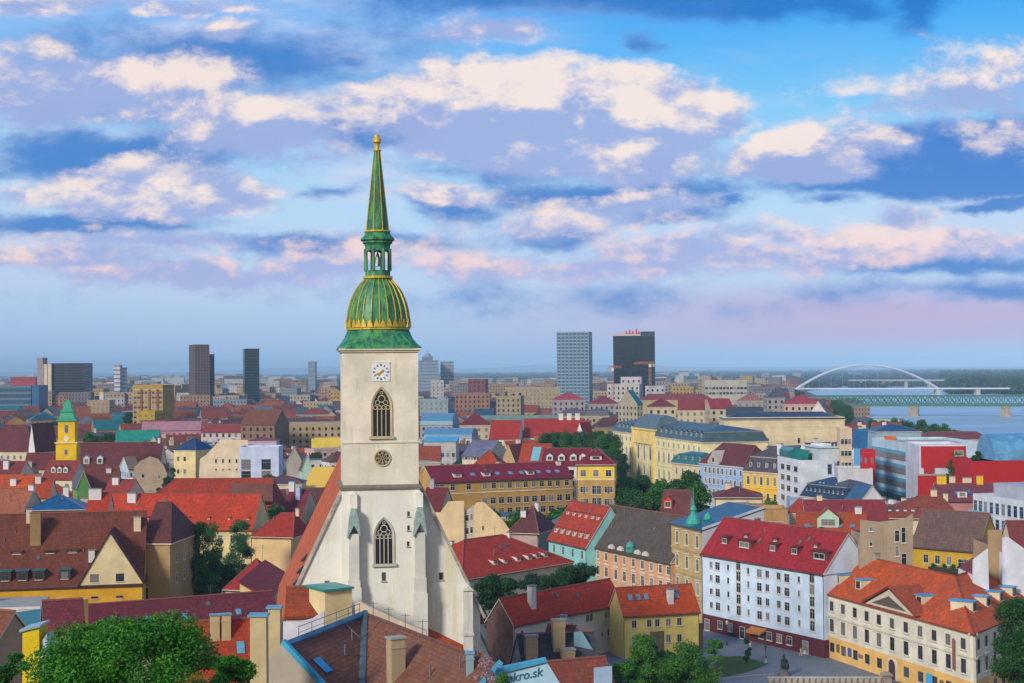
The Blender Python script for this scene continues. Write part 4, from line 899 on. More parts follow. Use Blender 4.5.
HB('house','yellow house with slate grey mansard roof and arched windows','house',(743.5,471.5),(778,474),16.5,13,'mansard',8.5,P((.74,.46,.09),.3),T((.075,.06,.075),.2),cor=P((.6,.45,.25)),band=(10.8,),win=[('f',[747.5,754,760.5,767,774],(12.0,),1.4,3.0,'arch'),('f',[747.5,754,760.5,767,774],(6.6,2),1.5,2.6,'trim')],dorm=[([749,757,765,773],.5,1.5,2.1,'flat',P((.3,.28,.32)),GRM)],chim=[(.85,.3,2.0,1.0,5.0,CW,CAPG,0)],prot=(742,445,778,498))
# white modern blocks
WM=P((.66,.68,.74),.25)
wm=HB('office_block','white modernist block with dark window groups and a green glass penthouse','office block',(777.5,458.5),(800.5,463),22,12,'flat',0,WM,CONC,win=[('f',[782,787.8,795],(18.6,15,11.4,7.8),4.2,2.0,'dark',DARKP),('r',(.85,),(18,13),1.6,3.5,'dark')],prot=(777,440,833,498))
HY('office_block','white stair tower behind the modernist block, one dark window near its top','office block',812,832,525,('py',446),9,20,'flat',0,WM,CONC,win=[('f',(.75,),(24.5,),1.2,4,'dark')],prot=(800,440,832,475))
mb=MB(); mb.prism([(0,0),(6,0),(7,3.4),(1.6,4.6),(0,3.4)],lambda p,k:((.6 if k==0 else 13.5),p[0]+.5,22.0+p[1])); mb.build('penthouse',metal((.03,.17,.17),.25,1.2),wm)
mb=MB(); mb.box(3,20,9,16,22.01,26.6); mb.box(2.6,20.5,8.4,16.4,26.6,27); mb.build('roof_block',P((.5,.56,.6),.3),wm)
HB('house','long house with dark blue mansard roof and a strip of green roof plants','house',(801,496.5),(846,502),13,14,'mansard',6.5,P((.62,.62,.66),.3),metal((.018,.035,.07),.4,.8),win=[('f',8,(9.5,5),1.3,1.9,'dark')],dorm=[((.1,.2,.3,.4,.5,.6,.7,.8,.9),.6,.9,1.2,'flat',DBM,DBM)],sky=[((.3,.38,.66),2.4,.8,.8,plain((.4,.45,.5),.3))],prot=(800,473,880,505))
HY('house','white gable end beside the dark blue mansard roof, with blue hipped annex','house',846,880,402,('py',502),10,10,'gabley',4.5,P((.68,.68,.72),.2),metal((.02,.07,.14),.4,.8),win=[('f',4,(10,),1.1,1.8)],prot=(842,480,880,500))
HY('office_block','low grey white block with teal roof between the modernist block and the gallery','office block',832,872,478,('py',470),15,-8,'flat',0,P((.55,.55,.6),.3),TEALM,win=[('f',(.3,.42),(14,),2,3,'dark')],prot=(832,455,872,480))
# gallery
ga=HB('gallery','modernist gallery with blue ribbon windows and large red panels','gallery',(872,440),(909,446),28,26,'flat',0,P((.50,.62,.72),.2),CONC,sub=False,prot=(870,435,960,490))
A_=atz(872,440,28);B_=atz(909,446,28); Lg=(B_-A_).length
for i,z in enumerate((4.2,8.8,13.4,18.0,22.6)):
    mb=MB(); mb.box(.5,Lg-.6,-.10,.05,z,z+1.9); mb.build('ribbon_window',glass((.015,.05,.08),.15),ga)
    mb=MB(); mb.box(-.1,Lg+.1,-.22,.05,z+2.0,z+3.3); mb.build('blue_band',plain((.10,.33,.48),.4),ga)
HY('gallery','white gallery hall with a red upper front overhanging a red ground floor','gallery',909,959,480,('py',446),22,-4,'flat',0,P((.56,.58,.66),.2),plain((.6,.6,.62),.7),sub=False)
o=LAND[-1][0]; Lg=[c for c in o.children if c.name.startswith('wall')][0].data; Lx=max(v.co.x for v in Lg.vertices); hz=max(v.co.z for v in Lg.vertices)
RP=plain((.40,.004,.008),.55,0,.2)
mb=MB(); mb.prism([(.6,hz-.4),(.6,hz-7),(1.4,hz-7),(1.4,hz-8.8),(4.6,hz-8.8),(4.6,hz-7),(Lx-.2,hz-7),(Lx-.2,hz-.4)],lambda p,k:(p[0],-.35 if k==0 else .05,p[1])); rp=mb.build('red_panel',RP,o)
window(rp,(Lx*.84,-.35,hz-3.4),0,2.8,1.8); 
mb=MB(); mb.box(-.5,Lx-3,-.35,.05,0,hz-9.6); mb.build('red_panel',RP,o)
mb=MB(); mb.box(-.5,Lx+.2,-.5,.05,hz-9.5,hz-9.0); mb.build('ledge',CONC,o)
HY('gallery','orange brown rooftop block on the blue banded gallery','gallery',881,897,545,('py',439),8,-14,'flat',0,P((.50,.14,.04),.4),CONC,foot=False,z0=27.9)
HY('building','long low red building in front of the river at the right','building',958,1060,450,('py',462),16,3,'flat',0,RP,plain((.3,.42,.55),.4),win=[],prot=(984,455,1024,476))
o=LAND[-1][0]; wl=[c for c in o.children if c.name.startswith('wall')][0].data; Lx=max(v.co.x for v in wl.vertices); hz=max(v.co.z for v in wl.vertices)-.9
mb=MB(); n=12; mb.prism([(7.5*-math.cos(math.pi*i/n)+8,7.6*math.sin(math.pi*i/n)) for i in range(n+1)],lambda p,k:(7.5 if k==0 else Lx+6,p[0]+.6,hz+p[1]+.92)); mb.build('curved_roof',metal((.13,.29,.47),.45,2.2),o)
HY('building','cream building with a curved red base and dull red roof by the river','building',917,985,610,('py',439),22,-3,'hip',3,P((.64,.52,.24),.3),T((.2,.05,.045)),il=4,ir=4,win=[('f',8,(17,),1.8,1.8,'dark')],prot=(915,424,987,452))
o=LAND[-1][0]; mb=MB(); wl=[c for c in o.children if c.name.startswith('wall')][0].data; Lx=max(v.co.x for v in wl.vertices); hz=max(v.co.z for v in wl.vertices)
mb.prism([(Lx*.45,hz-6.5),(Lx*.5,hz-8.2),(Lx*.85,hz-9.6),(Lx+.4,hz-3.4),(Lx+.4,hz-1.6)],lambda p,k:(p[0],-1.0 if k==0 else -.02,p[1])); mb.build('red_band',RP,o)
HY('warehouse','dark blue long flat roofed building before the riverside trees','building',868,915,600,('py',431),24,-3,'hip',3,P((.3,.4,.5)),metal((.03,.06,.10),.4,1),win=[('f',9,(18,),1.4,2)])
# right side
GOm=HB('office_block','white office block with tall blue windows and a grey attic floor','office block',(973,497),(1040,507),21.5,20,'flat',0,P((.60,.63,.70),.2),plain((.3,.32,.36),.6),win=[('f',(.04,.12,.2,.29,.38,.47,.56,.65,.74,.83),(18,14,10,6),1.7,2.9,'dark',None,)],gl=glass((.015,.05,.11),.12),prot=(972,478,1024,528))
mb=MB(); mb.box(3,17,4,15,21.52,25.2); mb.build('attic_floor',P((.38,.40,.46),.3),GOm); mb=MB(); mb.box(-.3,9,-1.2,-.05,17.2,17.4); mb.box(-.3,9,-1.2,-1.1,17.4,18.5); mb.build('balcony',plain((.10,.42,.46),.3),GOm)
HY('house','broad rust brown roof with pale skylights right of the gallery','house',872,962,405,('py',515),24,-12,'hip',5.2,PCP,T((.26,.055,.025),.4),il=10,ir=4,sky=[((.1,.2,.3,.4),3.5,.8,.9,plain((.5,.5,.5),.4))],chim=[(.7,.5,1.6,.8,1.5,PCP,CAPG,2),(.85,.45,1.2,.8,1.2,PCP,CAPG,0)],prot=(870,490,965,518))
HY('house','dull violet roof with two roof windows and cream chimneys, below the red gallery front','house',930,996,432,('py',499),14,-10,'gable',4.2,P((.4,.2,.2)),T((.17,.04,.055),.2),sky=[((.35,.52),3,1.6,1.8,plain((.10,.14,.35),.2))],dorm=[((.42,),1.0,2.6,1.8,'flat',CW,GRM)],chim=[(.12,.5,2.6,1,2.4,PY,CAPG,0),(.3,.55,1.6,1,2.6,PCP,CAPG,0),(.55,.6,2.4,1,2.6,PCP,CAPG,0),(.75,.5,1.8,1,2.4,PY,CAPG,0)])
HY('house','orange roof with a mint dormer gable behind the white residential block','house',790,868,330,('py',533),15,-10,'gable',4.2,PCP,T((.40,.07,.022),.4),sky=[((.15,.35,.62,.8),3,1.0,1.2,plain((.12,.2,.3),.2))],dorm=[((.45,),2.5,4.6,2.2,'gable',P((.45,.62,.50)),T((.36,.06,.02),.2))],chim=[(.9,.5,1.4,.8,1.5,CW,CAPG,0)],prot=(790,512,868,530))
HY('house','crimson flat pitched roof behind the orange roof with the mint gable','house',800,884,356,('py',518),13,-6,'gable',4,P((.5,.4,.4)),T((.25,.03,.035),.2),chim=[(.2,.5,1.2,.7,1.3,PCP,CAPG,0)])
fw=firewall(0,0,285,[(860,566),(860.5,520),(880,522),(905,519),(913,514),(913,568)],P((.36,.30,.23),1.0),'crumbling bare tan firewall with small odd windows behind the palace roof',[(871,529,.8,.9),(871,544,.7,.8),(897,536,1.0,2.2),(903.5,535,.9,3.0),(897,551,.8,2.0),(904,560,1.1,2.6)],8)
HB('house','yellow house with a planted balcony and a mottled dark old roof','house',(912,545),(978,550.5),14,11,'gable',7.5,P((.48,.31,.07),.7),T((.15,.08,.07),1.0),win=[('f',[924,935.5,947],(10.2,5.6),1.3,2.0),('f',[960,966],(9.4,),2.0,2.4)],prot=(912,518,990,565))
A_=atz(912,545,14);B_=atz(978,550.5,14); o=LAND[-1][0]; xa=seg_x(A_,B_,929); xb=seg_x(A_,B_,974)
mb=MB(); mb.box(xa,xb,-1.4,-.01,8.6,8.85); mb.box(xa,xb,-1.4,-1.3,8.85,9.7); mb.build('balcony',plain((.02,.025,.015),.8),o)
PLANTS=[(A_,B_,xa,xb)]
firewall(0,0,262,[(973,586),(973.5,560),(988,549),(989,588)],P((.68,.70,.78),.2),'small white firewall beside the tan chimney wall, right of the planted balcony')
firewall(0,0,270,[(988.5,580),(988.5,530),(1002,530),(1002,585)],P((.38,.27,.17),.5),'tall tan brown chimney wall between two white firewalls')
firewall(0,0,268,[(1002.5,580),(1003,538),(1008,537),(1040,560),(1040,600)],P((.68,.70,.80),.15),'large white gable wall at the right edge above the palace wing')
HY('house','maroon roof above the white gable at the right edge','house',1000,1050,292,('py',548),14,-8,'gable',5,PCP,T((.2,.04,.035)),foot=False)
# roofs between corner house and white blocks
HY('house','flat tan attic house with teal roof behind the crimson residential roof','house',728,786,352,('py',511),12,-6,'flat',0,P((.42,.26,.14),.5),TEALM,win=[('f',(.72,.86),(17,),1.5,2.2)],chim=[(.2,.5,3.2,1,1.8,P((.4,.22,.12)),CAPG,0),(.45,.5,3.0,1,1.6,P((.4,.22,.12)),CAPG,0)],prot=(728,503,786,520))
HY('house','flat brown roofed house in front of the light blue house','house',710,762,390,('py',496),14,-6,'hip',2.5,PCP,T((.14,.035,.03)),chim=[(.3,.6,1.4,.8,1.2,PCP,CAPG,0)])
HY('house','rust red roof with an orange dormer left of the onion turret','house',655,698,368,('py',518),16,-15,'gable',6.5,PCP,T((.15,.04,.035),.4),dorm=[((.25,),3,2.0,2.0,'gable',P((.5,.1,.05)),T((.4,.06,.03)))])
HY('house','blue metal roofed block just right of the yellow mansard house','house',786,803,385,('py',502),10,-6,'flat',0,P((.3,.38,.5)),DBM)
HY('house','red roof at the foot of the modernist block','house',784,812,362,('py',512),11,-10,'hip',3.5,PCP,T((.36,.05,.025)))
# ---------------------------------------------------------------- left side
OR=P((.62,.36,.085),.6)
bg_=HB('old_hall','large brown roofed old hall with a cream gable and blue topped dormers','hall',(-40,590.5),(143,584.5),9,24,'gable',14.5,OR,T((.155,.036,.020),.35),kick=(4.6,3.9),cor=None,fm=BROWNF,
 win=[('f',[94,119],(6.3,),1.5,.5,'dark')],dorm=[([4,21,37.5,63.5],1.1,2.4,2.3,'flat',P((.06,.045,.04)),metal((.03,.15,.19),.4,.6)),([12,46,69],6.2,2.6,.7,'shed',P((.08,.05,.045)),T((.125,.034,.024),.35))],
 chim=[(30.5,.34,2.2,1.9,6.2,P((.30,.20,.11),.9),P((.22,.16,.10)),0),(22,.46,1.2,1.0,2.6,PCP,CAPG,0),(89,.22,1.3,1.0,2.2,CW,CAPG,0),(134,.40,1.5,1.2,2.6,PCP,CAPG,0)],prot=(0,511,193,607))
A_=atz(-40,590.5,9);B_=atz(143,584.5,9); x0,x1=seg_x(A_,B_,79),seg_x(A_,B_,142.5)
xm=(x0+x1)/2-.2; za=zat(536.5,106,316)
mb=MB(); mb.prism([(x0,9.3),(x1,9.3),(xm,za)],lambda p,k:(p[0],-.55 if k==0 else .2,p[1])); gb=mb.build('cross_gable',P((.68,.58,.38),.2),bg_)
mb=MB(); hh=za-9.3
lw=[(x0-.3,9.0),(xm,za+.1),(x1+.5,9.0)]
mb.prism(lw+[(x,z+.3) for x,z in lw[::-1]],lambda p,k:(p[0],-.85 if k==0 else 11,p[1]+(0 if k==0 else 0)),0); mb.build('cross_roof',T((.11,.03,.028),.3),bg_)
for px in(94,119.5): window(gb,(seg_x(A_,B_,px),-.55,9.9),0,1.7,1.7,'dark',BROWNF)
cr_=atz(142,543.5,16.7); cl=atz(173,542,16.7)
house('old_hall','taller tan corner part of the old hall under a steep brown hip roof','hall',cr_+Vector((0,0,0)),Vector((cl.x,cr_.y-.6,0)),16.5,22,'hip',8.5,P((.38,.27,.15),.9),T((.12,.032,.028),.3),il=0,ir=5,win=[('r',(.2,.45,.7),(12,7.5),1.2,2.2),('f',(.15,),(3,),1.2,4,'dark')],prot=(140,520,195,605))
# stone garden wall before it
HB('garden_wall','weathered stone garden wall below the orange wall of the old hall','wall',(-10,603),(38,601.5),7,1.0,'flat',0,stone((.24,.20,.16),.8),CONC)
# school with the red roof
SCH=P((.66,.56,.32),.4); SR=T((.46,.050,.013),.12)
HB('school','long cream school wing with a vast red roof above two green trees','school',(95,528.5),(252,529.5),12,17,'gable',8.6,SCH,SR,cor=PCO,win=[('f',[185.5,196,207,219.5,232,243.5],(8.4,4.4,.8),1.4,2.1)],dorm=[((.32,.45,.58,.71,.84,.96),2.2,.8,.5,'shed',P((.2,.04,.03)),T(RED)),],chim=[(.18,.40,2.4,1.4,2.2,CW,CAPG,0)],prot=(110,488,252,560))
HY('school','rear school range with an orange red roof and a sunken dark courtyard','school',135,282,470,('py',512),26,-3,'hip',10.5,SCH,T((.36,.042,.016),.15),il=12,ir=2,sky=[((.70,.74,.78),9.5,1.6,1.6,plain((.02,.03,.06),.4))],prot=(160,478,275,500))
o=LAND[-1][0]; mb=MB(); mb.box(0,13,0,.5,0,5.5); mb.box(0,.6,.5,5,0,5.2); mb.box(12.4,13,.5,5,0,5.2); mb.build('courtyard_wall',P((.16,.07,.06),.5),o,(32,1.2,15.0)); 
HB('school','cream end block of the school under a red hip roof','school',(251,537.5),(292,538.5),10.5,13,'hip',6,P((.68,.50,.30),.3),T((.34,.030,.018),.1),il=8,ir=2,prot=(250,508,292,568),chim=[(.9,.5,.9,.8,1.2,PCP,CAPG,0)])
# little red roofs left of the cathedral
HB('outbuilding','low pink walled outbuilding with a red pyramid roof beside parked cars','outbuilding',(225,590.5),(263,592),5.5,13,'hip',6.5,P((.62,.48,.44),.4),T((.31,.026,.022),.1),il=6,ir=5,prot=(222,558,285,602))
HB('chapel','narrow yellow chapel wing with red lean to roof against the cathedral','chapel',(267,600),(291,577),8.2,5.5,'shed',3.4,P((.70,.60,.32),.5),T((.32,.03,.025),.1),win=[('f',(.2,.45,.7),(4.2,),1.0,2.4,'arch')],prot=(264,560,296,605))
HY('outbuilding','rust orange barrel roofed shed at the foot of the cathedral gable','outbuilding',283,326,184,('py',610),9,6,'gable',2.6,P((.5,.3,.2)),T((.30,.055,.02),.6))
LONG=HB('house','very long dark red roof running across in front of the outbuilding','house',(80,652),(283,634),8,13,'gable',6.6,P((.5,.42,.36)),T((.145,.020,.032),.12),sky=[([152,188.5,243],3.6,1.0,1.2,plain((.12,.30,.46),.2))],prot=(120,600,285,622))
# near houses under the castle slope
def GY(x0,x1,Y,rowz): return zat(rowz,(x0+x1)/2,Y)
CHY=P((.52,.43,.27),.6)
nh=HB('house','near house with orange roof, twin cream chimneys and a blue framed skylight','house',(176,706),(262,700),13.5,13,'gable',9.0,P((.5,.4,.3)),T((.40,.052,.020),.15),z0=4,sky=[([243,],4.1,1.0,1.7,plain((.12,.32,.48),.2))],prot=(190,600,265,683))
A_=atz(176,706,13.5);B_=atz(262,700,13.5)
for px in(216.5,227.5):
    o=put('chimney',chimney_mesh(1.15,.9,4.4,CHY,CAPB,0),nh,(seg_x(A_,B_,px)*1.03,5.2,19.2))
put('chimney',chimney_mesh(1.0,.9,2.6,P((.42,.5,.6),.3),CAPB,0),nh,(seg_x(A_,B_,191),4.4,18.6))
mb=MB(); mb.prism([(-.9,0),(.9,0),(0,1.3)],lambda p,k:(p[0],-1 if k==0 else 2.5,p[1])); mb.build('dormer',P((.25,.05,.06)),nh,(seg_x(A_,B_,203),3.0,18.2))
# cream firewall with blue coping, tall chimneys
Yf=139
def slab(name,label,cat,pts,Y,dep,mat,extra=()):
    q=[at(x,y,Y) for x,y in pts]; x0=min(p.x for p in q); zb=hill(Y)
    t=thing(name,label,cat,(x0,Y,zb)); mb=MB()
    mb.prism([(p.x-x0,p.z-zb) for p in q][::-1],lambda p,k:(p[0],0 if k==0 else dep,p[1])); mb.build('wall',mat,t); return t,x0,zb
t,x0,zb=slab('chimney_stack','tall cream chimney stack with blue cap at the edge of the orange roof','chimney stack',[(250,617),(266,617),(267,760),(250,760)],Yf,1.3,CHY)
p=at(250,617,Yf); q=at(266,617,Yf); mb=MB(); mb.box(-.15,q.x-x0+.15,-.15,1.45,p.z-zb,p.z-zb+.2); mb.build('cap',CAPB,t)
t,x0,zb=slab('chimney_stack','shorter cream chimney stack behind the tall one, beside the grey firewall','chimney stack',[(268,609),(280,609),(280,760),(268,760)],Yf+13,1.2,CHY)
p=at(268,609,Yf+13); q=at(280,609,Yf+13); mb=MB(); mb.box(-.15,q.x-x0+.15,-.15,1.35,p.z-zb,p.z-zb+.2); mb.build('cap',CAPB,t)
# old L-shaped house in front of the cathedral: two wings meeting at a valley
OT=tiles((.215,.078,.042),1.0,.36); AP=at(365,614,166); zr=AP.z
def zc(px,py,Y): return at(px,py,Y)
LW=atz(284,646,zr); RW=atz(500,667,zr)
ol=thing('old_house','old house with weathered brown tile roofs meeting at a metal valley','house',(AP.x,AP.y,0),0)
def wl(p): return Vector((p[0]-AP.x,p[1]-AP.y,p[2]))
def wing(E,side,ext,name,end=False):
    d=Vector((E.x-AP.x,E.y-AP.y,0)); L=d.length*ext; d.normalize(); nrm=Vector((-d.y,d.x,0))*side
    hw,dp=7.5,6.4
    mb=MB(); 
    def pt(s,t,z): v=d*s+nrm*t; return (v.x,v.y,z)
    # the inner slope is cut along the valley; the outer slope is whole
    c=cut
    st=c.dot(d)/max(c.dot(nrm),.01)   # how far along the ridge the valley moves per metre down the slope
    a=[pt(0,0,zr),pt(L,0,zr),pt(L,hw,zr-dp),pt(st*hw,hw,zr-dp)]
    b_=[pt(0,0,zr),pt(L,0,zr),pt(L,-hw,zr-dp),pt(-st*hw,-hw,zr-dp)]
    for q in(a,b_):
        lo=mb.vs([(x,y,z-.25) for x,y,z in q]); up=mb.vs(q)
        for i in range(4): mb.face((lo[i],lo[(i+1)%4],up[(i+1)%4],up[i]))
        mb.face(up); mb.face(lo[::-1])
    an=math.atan2(d.y,d.x); ca,sa=math.cos(-an),math.sin(-an); mb.v=[(x*ca-y*sa,x*sa+y*ca,z) for x,y,z in mb.v]
    o=mb.build(name,OT,ol,None,an)
    mb=MB(); g=[pt(L-.3,hw-.4,0),pt(L-.3,-hw+.4,0),pt(-st*(hw-.4),-hw+.4,0),pt(0,0,0)]
    mb.rings([[(x,y,2) for x,y,z in g],[(x,y,zr-dp-.1 if i!=3 else zr-.6) for i,(x,y,z) in enumerate(g)]],0,False,False); mb.build('wall',P((.5,.44,.34),.6),ol)
    if end:
        mb=MB(); q=[pt(L+.02,-2.4,zr-2.2),pt(L+.02,hw,zr-dp-.2),pt(L+.02,0,zr+.35)]; q2=[pt(L+.45,-2.4,zr-2.2),pt(L+.45,hw,zr-dp-.2),pt(L+.45,0,zr+.35)]
        lo=[pt(L+.02,-2.4,2),pt(L+.02,hw,2)]; lo2=[pt(L+.45,-2.4,2),pt(L+.45,hw,2)]
        f=[lo[0],lo[1],q[1],q[2],q[0]]; k_=[lo2[0],lo2[1],q2[1],q2[2],q2[0]]
        mb.rings([f,k_]); mb.build('end_wall',P((.40,.36,.30),.6),ol)
        for sgn in(1,):
            mb=MB(); a1=Vector(pt(L+.23,0,zr+.5)); b1=Vector(pt(L+.23,sgn*hw,zr-dp-.02)); mb.tube(a1,b1,.36,.36,4); mb.build('coping',metal((.08,.30,.46),.4,.9),ol)
    return o,d,nrm,L
dl=Vector((LW.x-AP.x,LW.y-AP.y,0)).normalized(); dr=Vector((RW.x-AP.x,RW.y-AP.y,0)).normalized(); cut=(dl+dr).normalized()
nl=Vector((-dl.y,dl.x,0)); nl=nl if nl.dot(cut)>0 else -nl
nr_=Vector((-dr.y,dr.x,0)); nr_=nr_ if nr_.dot(cut)>0 else -nr_
rl,dL,nL,LL=wing(LW,1 if Vector((-dl.y,dl.x,0)).dot(cut)>0 else -1,1.0,'roof',True)
rr_,dR,nR,LR=wing(RW,1 if Vector((-dr.y,dr.x,0)).dot(cut)>0 else -1,1.0,'roof',True)
stv=cut.dot(dl)/cut.dot(nl); ve=dl*stv*7.5+nl*7.5
BM=metal((.10,.19,.27),.45,.9)
mb=MB(); mb.tube((0,0,zr+.12),(ve.x,ve.y,zr-6.4+.12),.42,.42,6); mb.build('valley_gutter',metal((.09,.13,.16),.45,.9),ol)
mb=MB(); e=dl*LL; mb.tube((0,0,zr+.05),(e.x,e.y,zr+.05),.42,.42,5); mb.build('ridge_cover',BM,ol)
mb=MB(); e=dr*LR; mb.tube((0,0,zr+.05),(e.x,e.y,zr+.05),.2,.2,5); mb.build('ridge_cover',plain((.15,.06,.045)),ol)
for k in range(6):
    mb=MB(); s=1.5+k*3.0; q=dl*s; mb.tube((q.x,q.y,zr),(q.x,q.y,zr+1.4),.05,.05,4)
    if k<5:
        q2=dl*(s+3.0); mb.tube((q.x,q.y,zr+1.35),(q2.x,q2.y,zr+1.35),.04,.04,4); mb.tube((q.x,q.y,zr+.75),(q2.x,q2.y,zr+.75),.03,.03,4)
    mb.build('railing',plain((.10,.15,.20),.5,.3),ol)
def onroof(d,n,px,py):
    """point where the pixel ray meets the inner slope of a wing"""
    N=(Vector((d.x,d.y,0)).cross(Vector((n.x*7.5,n.y*7.5,-6.4)))); rr=ray(px,py); O_=Vector((-AP.x,-AP.y,CZ-zr)); k=-O_.dot(N)/Vector(rr).dot(N); return Vector(rr)*k+O_
def tilt(d,n):
    yv=Vector((-n.x*7.5,-n.y*7.5,6.4)).normalized(); xv=Vector((-d.x,-d.y,0)); 
    zv=xv.cross(yv)
    if zv.z<0: xv=-xv; zv=xv.cross(yv)
    return Matrix((xv,yv,zv)).transposed().to_euler()
p=onroof(dl,nl,322,666); mb=MB(); mb.box(-.75,.75,-.95,.95,0,.18,0,1); o=mb.build('skylight',[DARKP,plain((.05,.28,.55),.15)],ol,(p.x,p.y,p.z+zr)); o.rotation_euler=tilt(dl,nl)
p=onroof(dr,nr_,396,676); put('chimney',chimney_mesh(1.5,1.2,4.6,P((.42,.34,.24),.9),CONC,0),ol,(p.x,p.y,p.z+zr-.9)).rotation_euler=(0,0,.5)
p=onroof(dr,nr_,470,672); put('chimney',chimney_mesh(.7,.6,2.6,P((.25,.36,.42),.4),CAPB,0),ol,(p.x,p.y,p.z+zr-.9))
for px,py in((345,655),(352,640),(430,676),(460,668),(478,654)):
    d,n=(dl,nl) if px<365 else (dr,nr_); p=onroof(d,n,px,py); mb=MB(); mb.tube((0,0,-.2),(0,0,1.1),.09,.09,6); mb.build('vent_pipe',plain((.12,.14,.16),.5),ol,(p.x,p.y,p.z+zr))
for k in range(9):
    q=ve*((k+.7)/9); mb=MB(); zz=zr-6.4*(k+.7)/9; mb.tube((q.x-.3,q.y,zz-.1),(q.x-.3,q.y,zz+.75),.05,.05,4); mb.tube((q.x+.3,q.y,zz-.1),(q.x+.3,q.y,zz+.75),.05,.05,4); mb.tube((q.x-.35,q.y,zz+.7),(q.x+.35,q.y,zz+.7),.05,.05,4); mb.build('valley_bracket',plain((.08,.12,.15),.5,.3),ol)
for k in range(4):
    s=2.5+k*4.5; q=dr*s; mb=MB(); mb.tube((q.x,q.y,zr),(q.x,q.y,zr+1.7),.045,.035,5); mb.tube((q.x-.5,q.y,zr+1.5),(q.x+.5,q.y,zr+1.5),.03,.03,4); mb.build('antenna',plain((.10,.10,.11),.5,.3),ol)
for (a_,b_) in(((dl*6),(dl*6+nl*5)),((dr*5),(dr*5+nr_*5.5))):
    mb=MB(); z0_=zr+.25; z1_=zr-6.4*(5/7.5)+.25; mb.tube((a_.x,a_.y,z0_),(b_.x,b_.y,z1_),.05,.05,4); mb.build('lightning_wire',plain((.2,.2,.2),.5,.4),ol)
FOOT.append((Vector((-30,135,0)),Vector((1,0,0)),34,40))
# white sheeting and the flat topped stair house behind the ridge
t,x0,zb=slab('scaffold_screen','crumpled white protective sheeting hung behind the railed blue ridge','sheeting',[(283,622),(300,622),(312,619),(324,611),(325,760),(283,760)],172,.6,P((.62,.62,.70),.9))
sh=house('stair_house','cream stair house with a flat green roof in front of the cathedral','outbuilding',at(325,600,178),at(352,600,180),zat(597,340,179),4.2,'flat',0,P((.70,.58,.36),.3),GCM,z0=hill(179),foot=False)
mb=MB(); z_=zat(596,340,179)+.9; mb.box(-.4,3.7,-.4,4.6,z_-.16,z_+.08); mb.build('roof_edge',metal((.04,.27,.25),.4,.6),sh)
t,x0,zb=slab('parapet_wall','curved cream parapet stepping down in front of the cathedral','wall',[(355,604),(362,603),(370,607),(382,612),(396,619),(412,626),(426,631),(426,760),(355,760)],176,1.0,P((.62,.52,.42),.5))
# group of small roofs and chimneys, lower centre
HB('house','dark slate roofed little house behind two stout chimneys','house',(524,672),(600,668),13,8,'gable',4.2,P((.5,.46,.38),.5),T((.045,.045,.055),.4),z0=2,chim=[(531,.15,1.7,1.2,3.4,P((.45,.36,.24),.8),CONC,0),(560.5,.3,1.7,1.2,4.0,P((.45,.36,.24),.8),CONC,0),(567,.12,1.9,1.3,1.6,P((.42,.33,.22),.8),CONC,0)],prot=(505,625,600,683))
HY('house','small brick red tiled roof between the stout chimneys and the pale house','house',538,582,222,('py',650),7,-22,'gable',3.4,P((.5,.4,.3)),T((.17,.04,.028),.6),chim=[(.55,.5,.8,.6,1.6,CW,CAPB,0)])
t,x0,zb=slab('parapet_wall','blue edged sloping firewall in front of the pale rendered house','wall',[(574,633),(582,632),(602,664),(602,780),(574,780)],212,.7,P((.22,.34,.42),.4))
HB('house','rust red roof at the bottom, in front of the light blue wall','house',(560,700),(618,694),12,8,'gable',4.0,P((.40,.48,.58)),T((.26,.06,.035),.8),z0=3,foot=False)
t,x0,zb=slab('advertising_wall','plain light blue side wall beside the small trees','wall',[(594,669),(612,667),(613,790),(594,790)],196,.8,P((.34,.44,.60),.2))
# blue advertising board
Yb=133; p=at(497,690,Yb); bo=thing('billboard','light blue sloping billboard lettered in dark teal','billboard',(p.x,p.y,hill(Yb)),0)
def bp(px,py,Y=Yb): v=at(px,py,Y); return Vector((v.x-p.x,v.y-p.y,v.z-hill(Yb)))
q=[bp(486,700),bp(585,700),bp(546,660),bp(497,669)]
a0,b0,c0,d0=q; mb=MB(); mb.prism([(v.x,v.z) for v in (bp(480,706),bp(574,706),bp(546,661),bp(499,671))],lambda s,k:(s[0],0 if k==0 else .35,s[1])); mb.build('board',plain((.34,.52,.66),.6,0,.1),bo)
mb=MB(); mb.prism([(v.x,v.z) for v in (bp(494,675),bp(497,668),bp(545.5,658),bp(547,661.5))],lambda s,k:(s[0],-.25 if k==0 else .5,s[1])); mb.build('board_edge',metal((.08,.28,.45),.4,.6),bo)
mb=MB(); mb.box(1,1.3,.4,.7,0,6); mb.box(7,7.3,.4,.7,0,6); mb.build('support',plain((.2,.2,.2)),bo)
tc_=bpy.data.curves.new('lettering','FONT'); tc_.body='tekro.sk'; tc_.size=2.15; tc_.shear=.3; tc_.extrude=.02; tc_.offset=.03
to=bpy.data.objects.new('lettering',tc_); COL.objects.link(to); bpy.context.view_layer.update()
me=bpy.data.meshes.new_from_object(to.evaluated_get(bpy.context.evaluated_depsgraph_get())); bpy.data.objects.remove(to)
me.materials.clear(); me.materials.append(plain((.01,.13,.20),.6)); lo_=put('lettering',me,bo); v=bp(503,683.5); xsz=max(v_.co.x for v_ in me.vertices); sc_=(bp(545,675).x-v.x)/xsz
lo_.location=(v.x,-.04,v.z); lo_.rotation_euler=(math.pi/2,-R_(11),0); lo_.scale=(sc_,sc_,1)
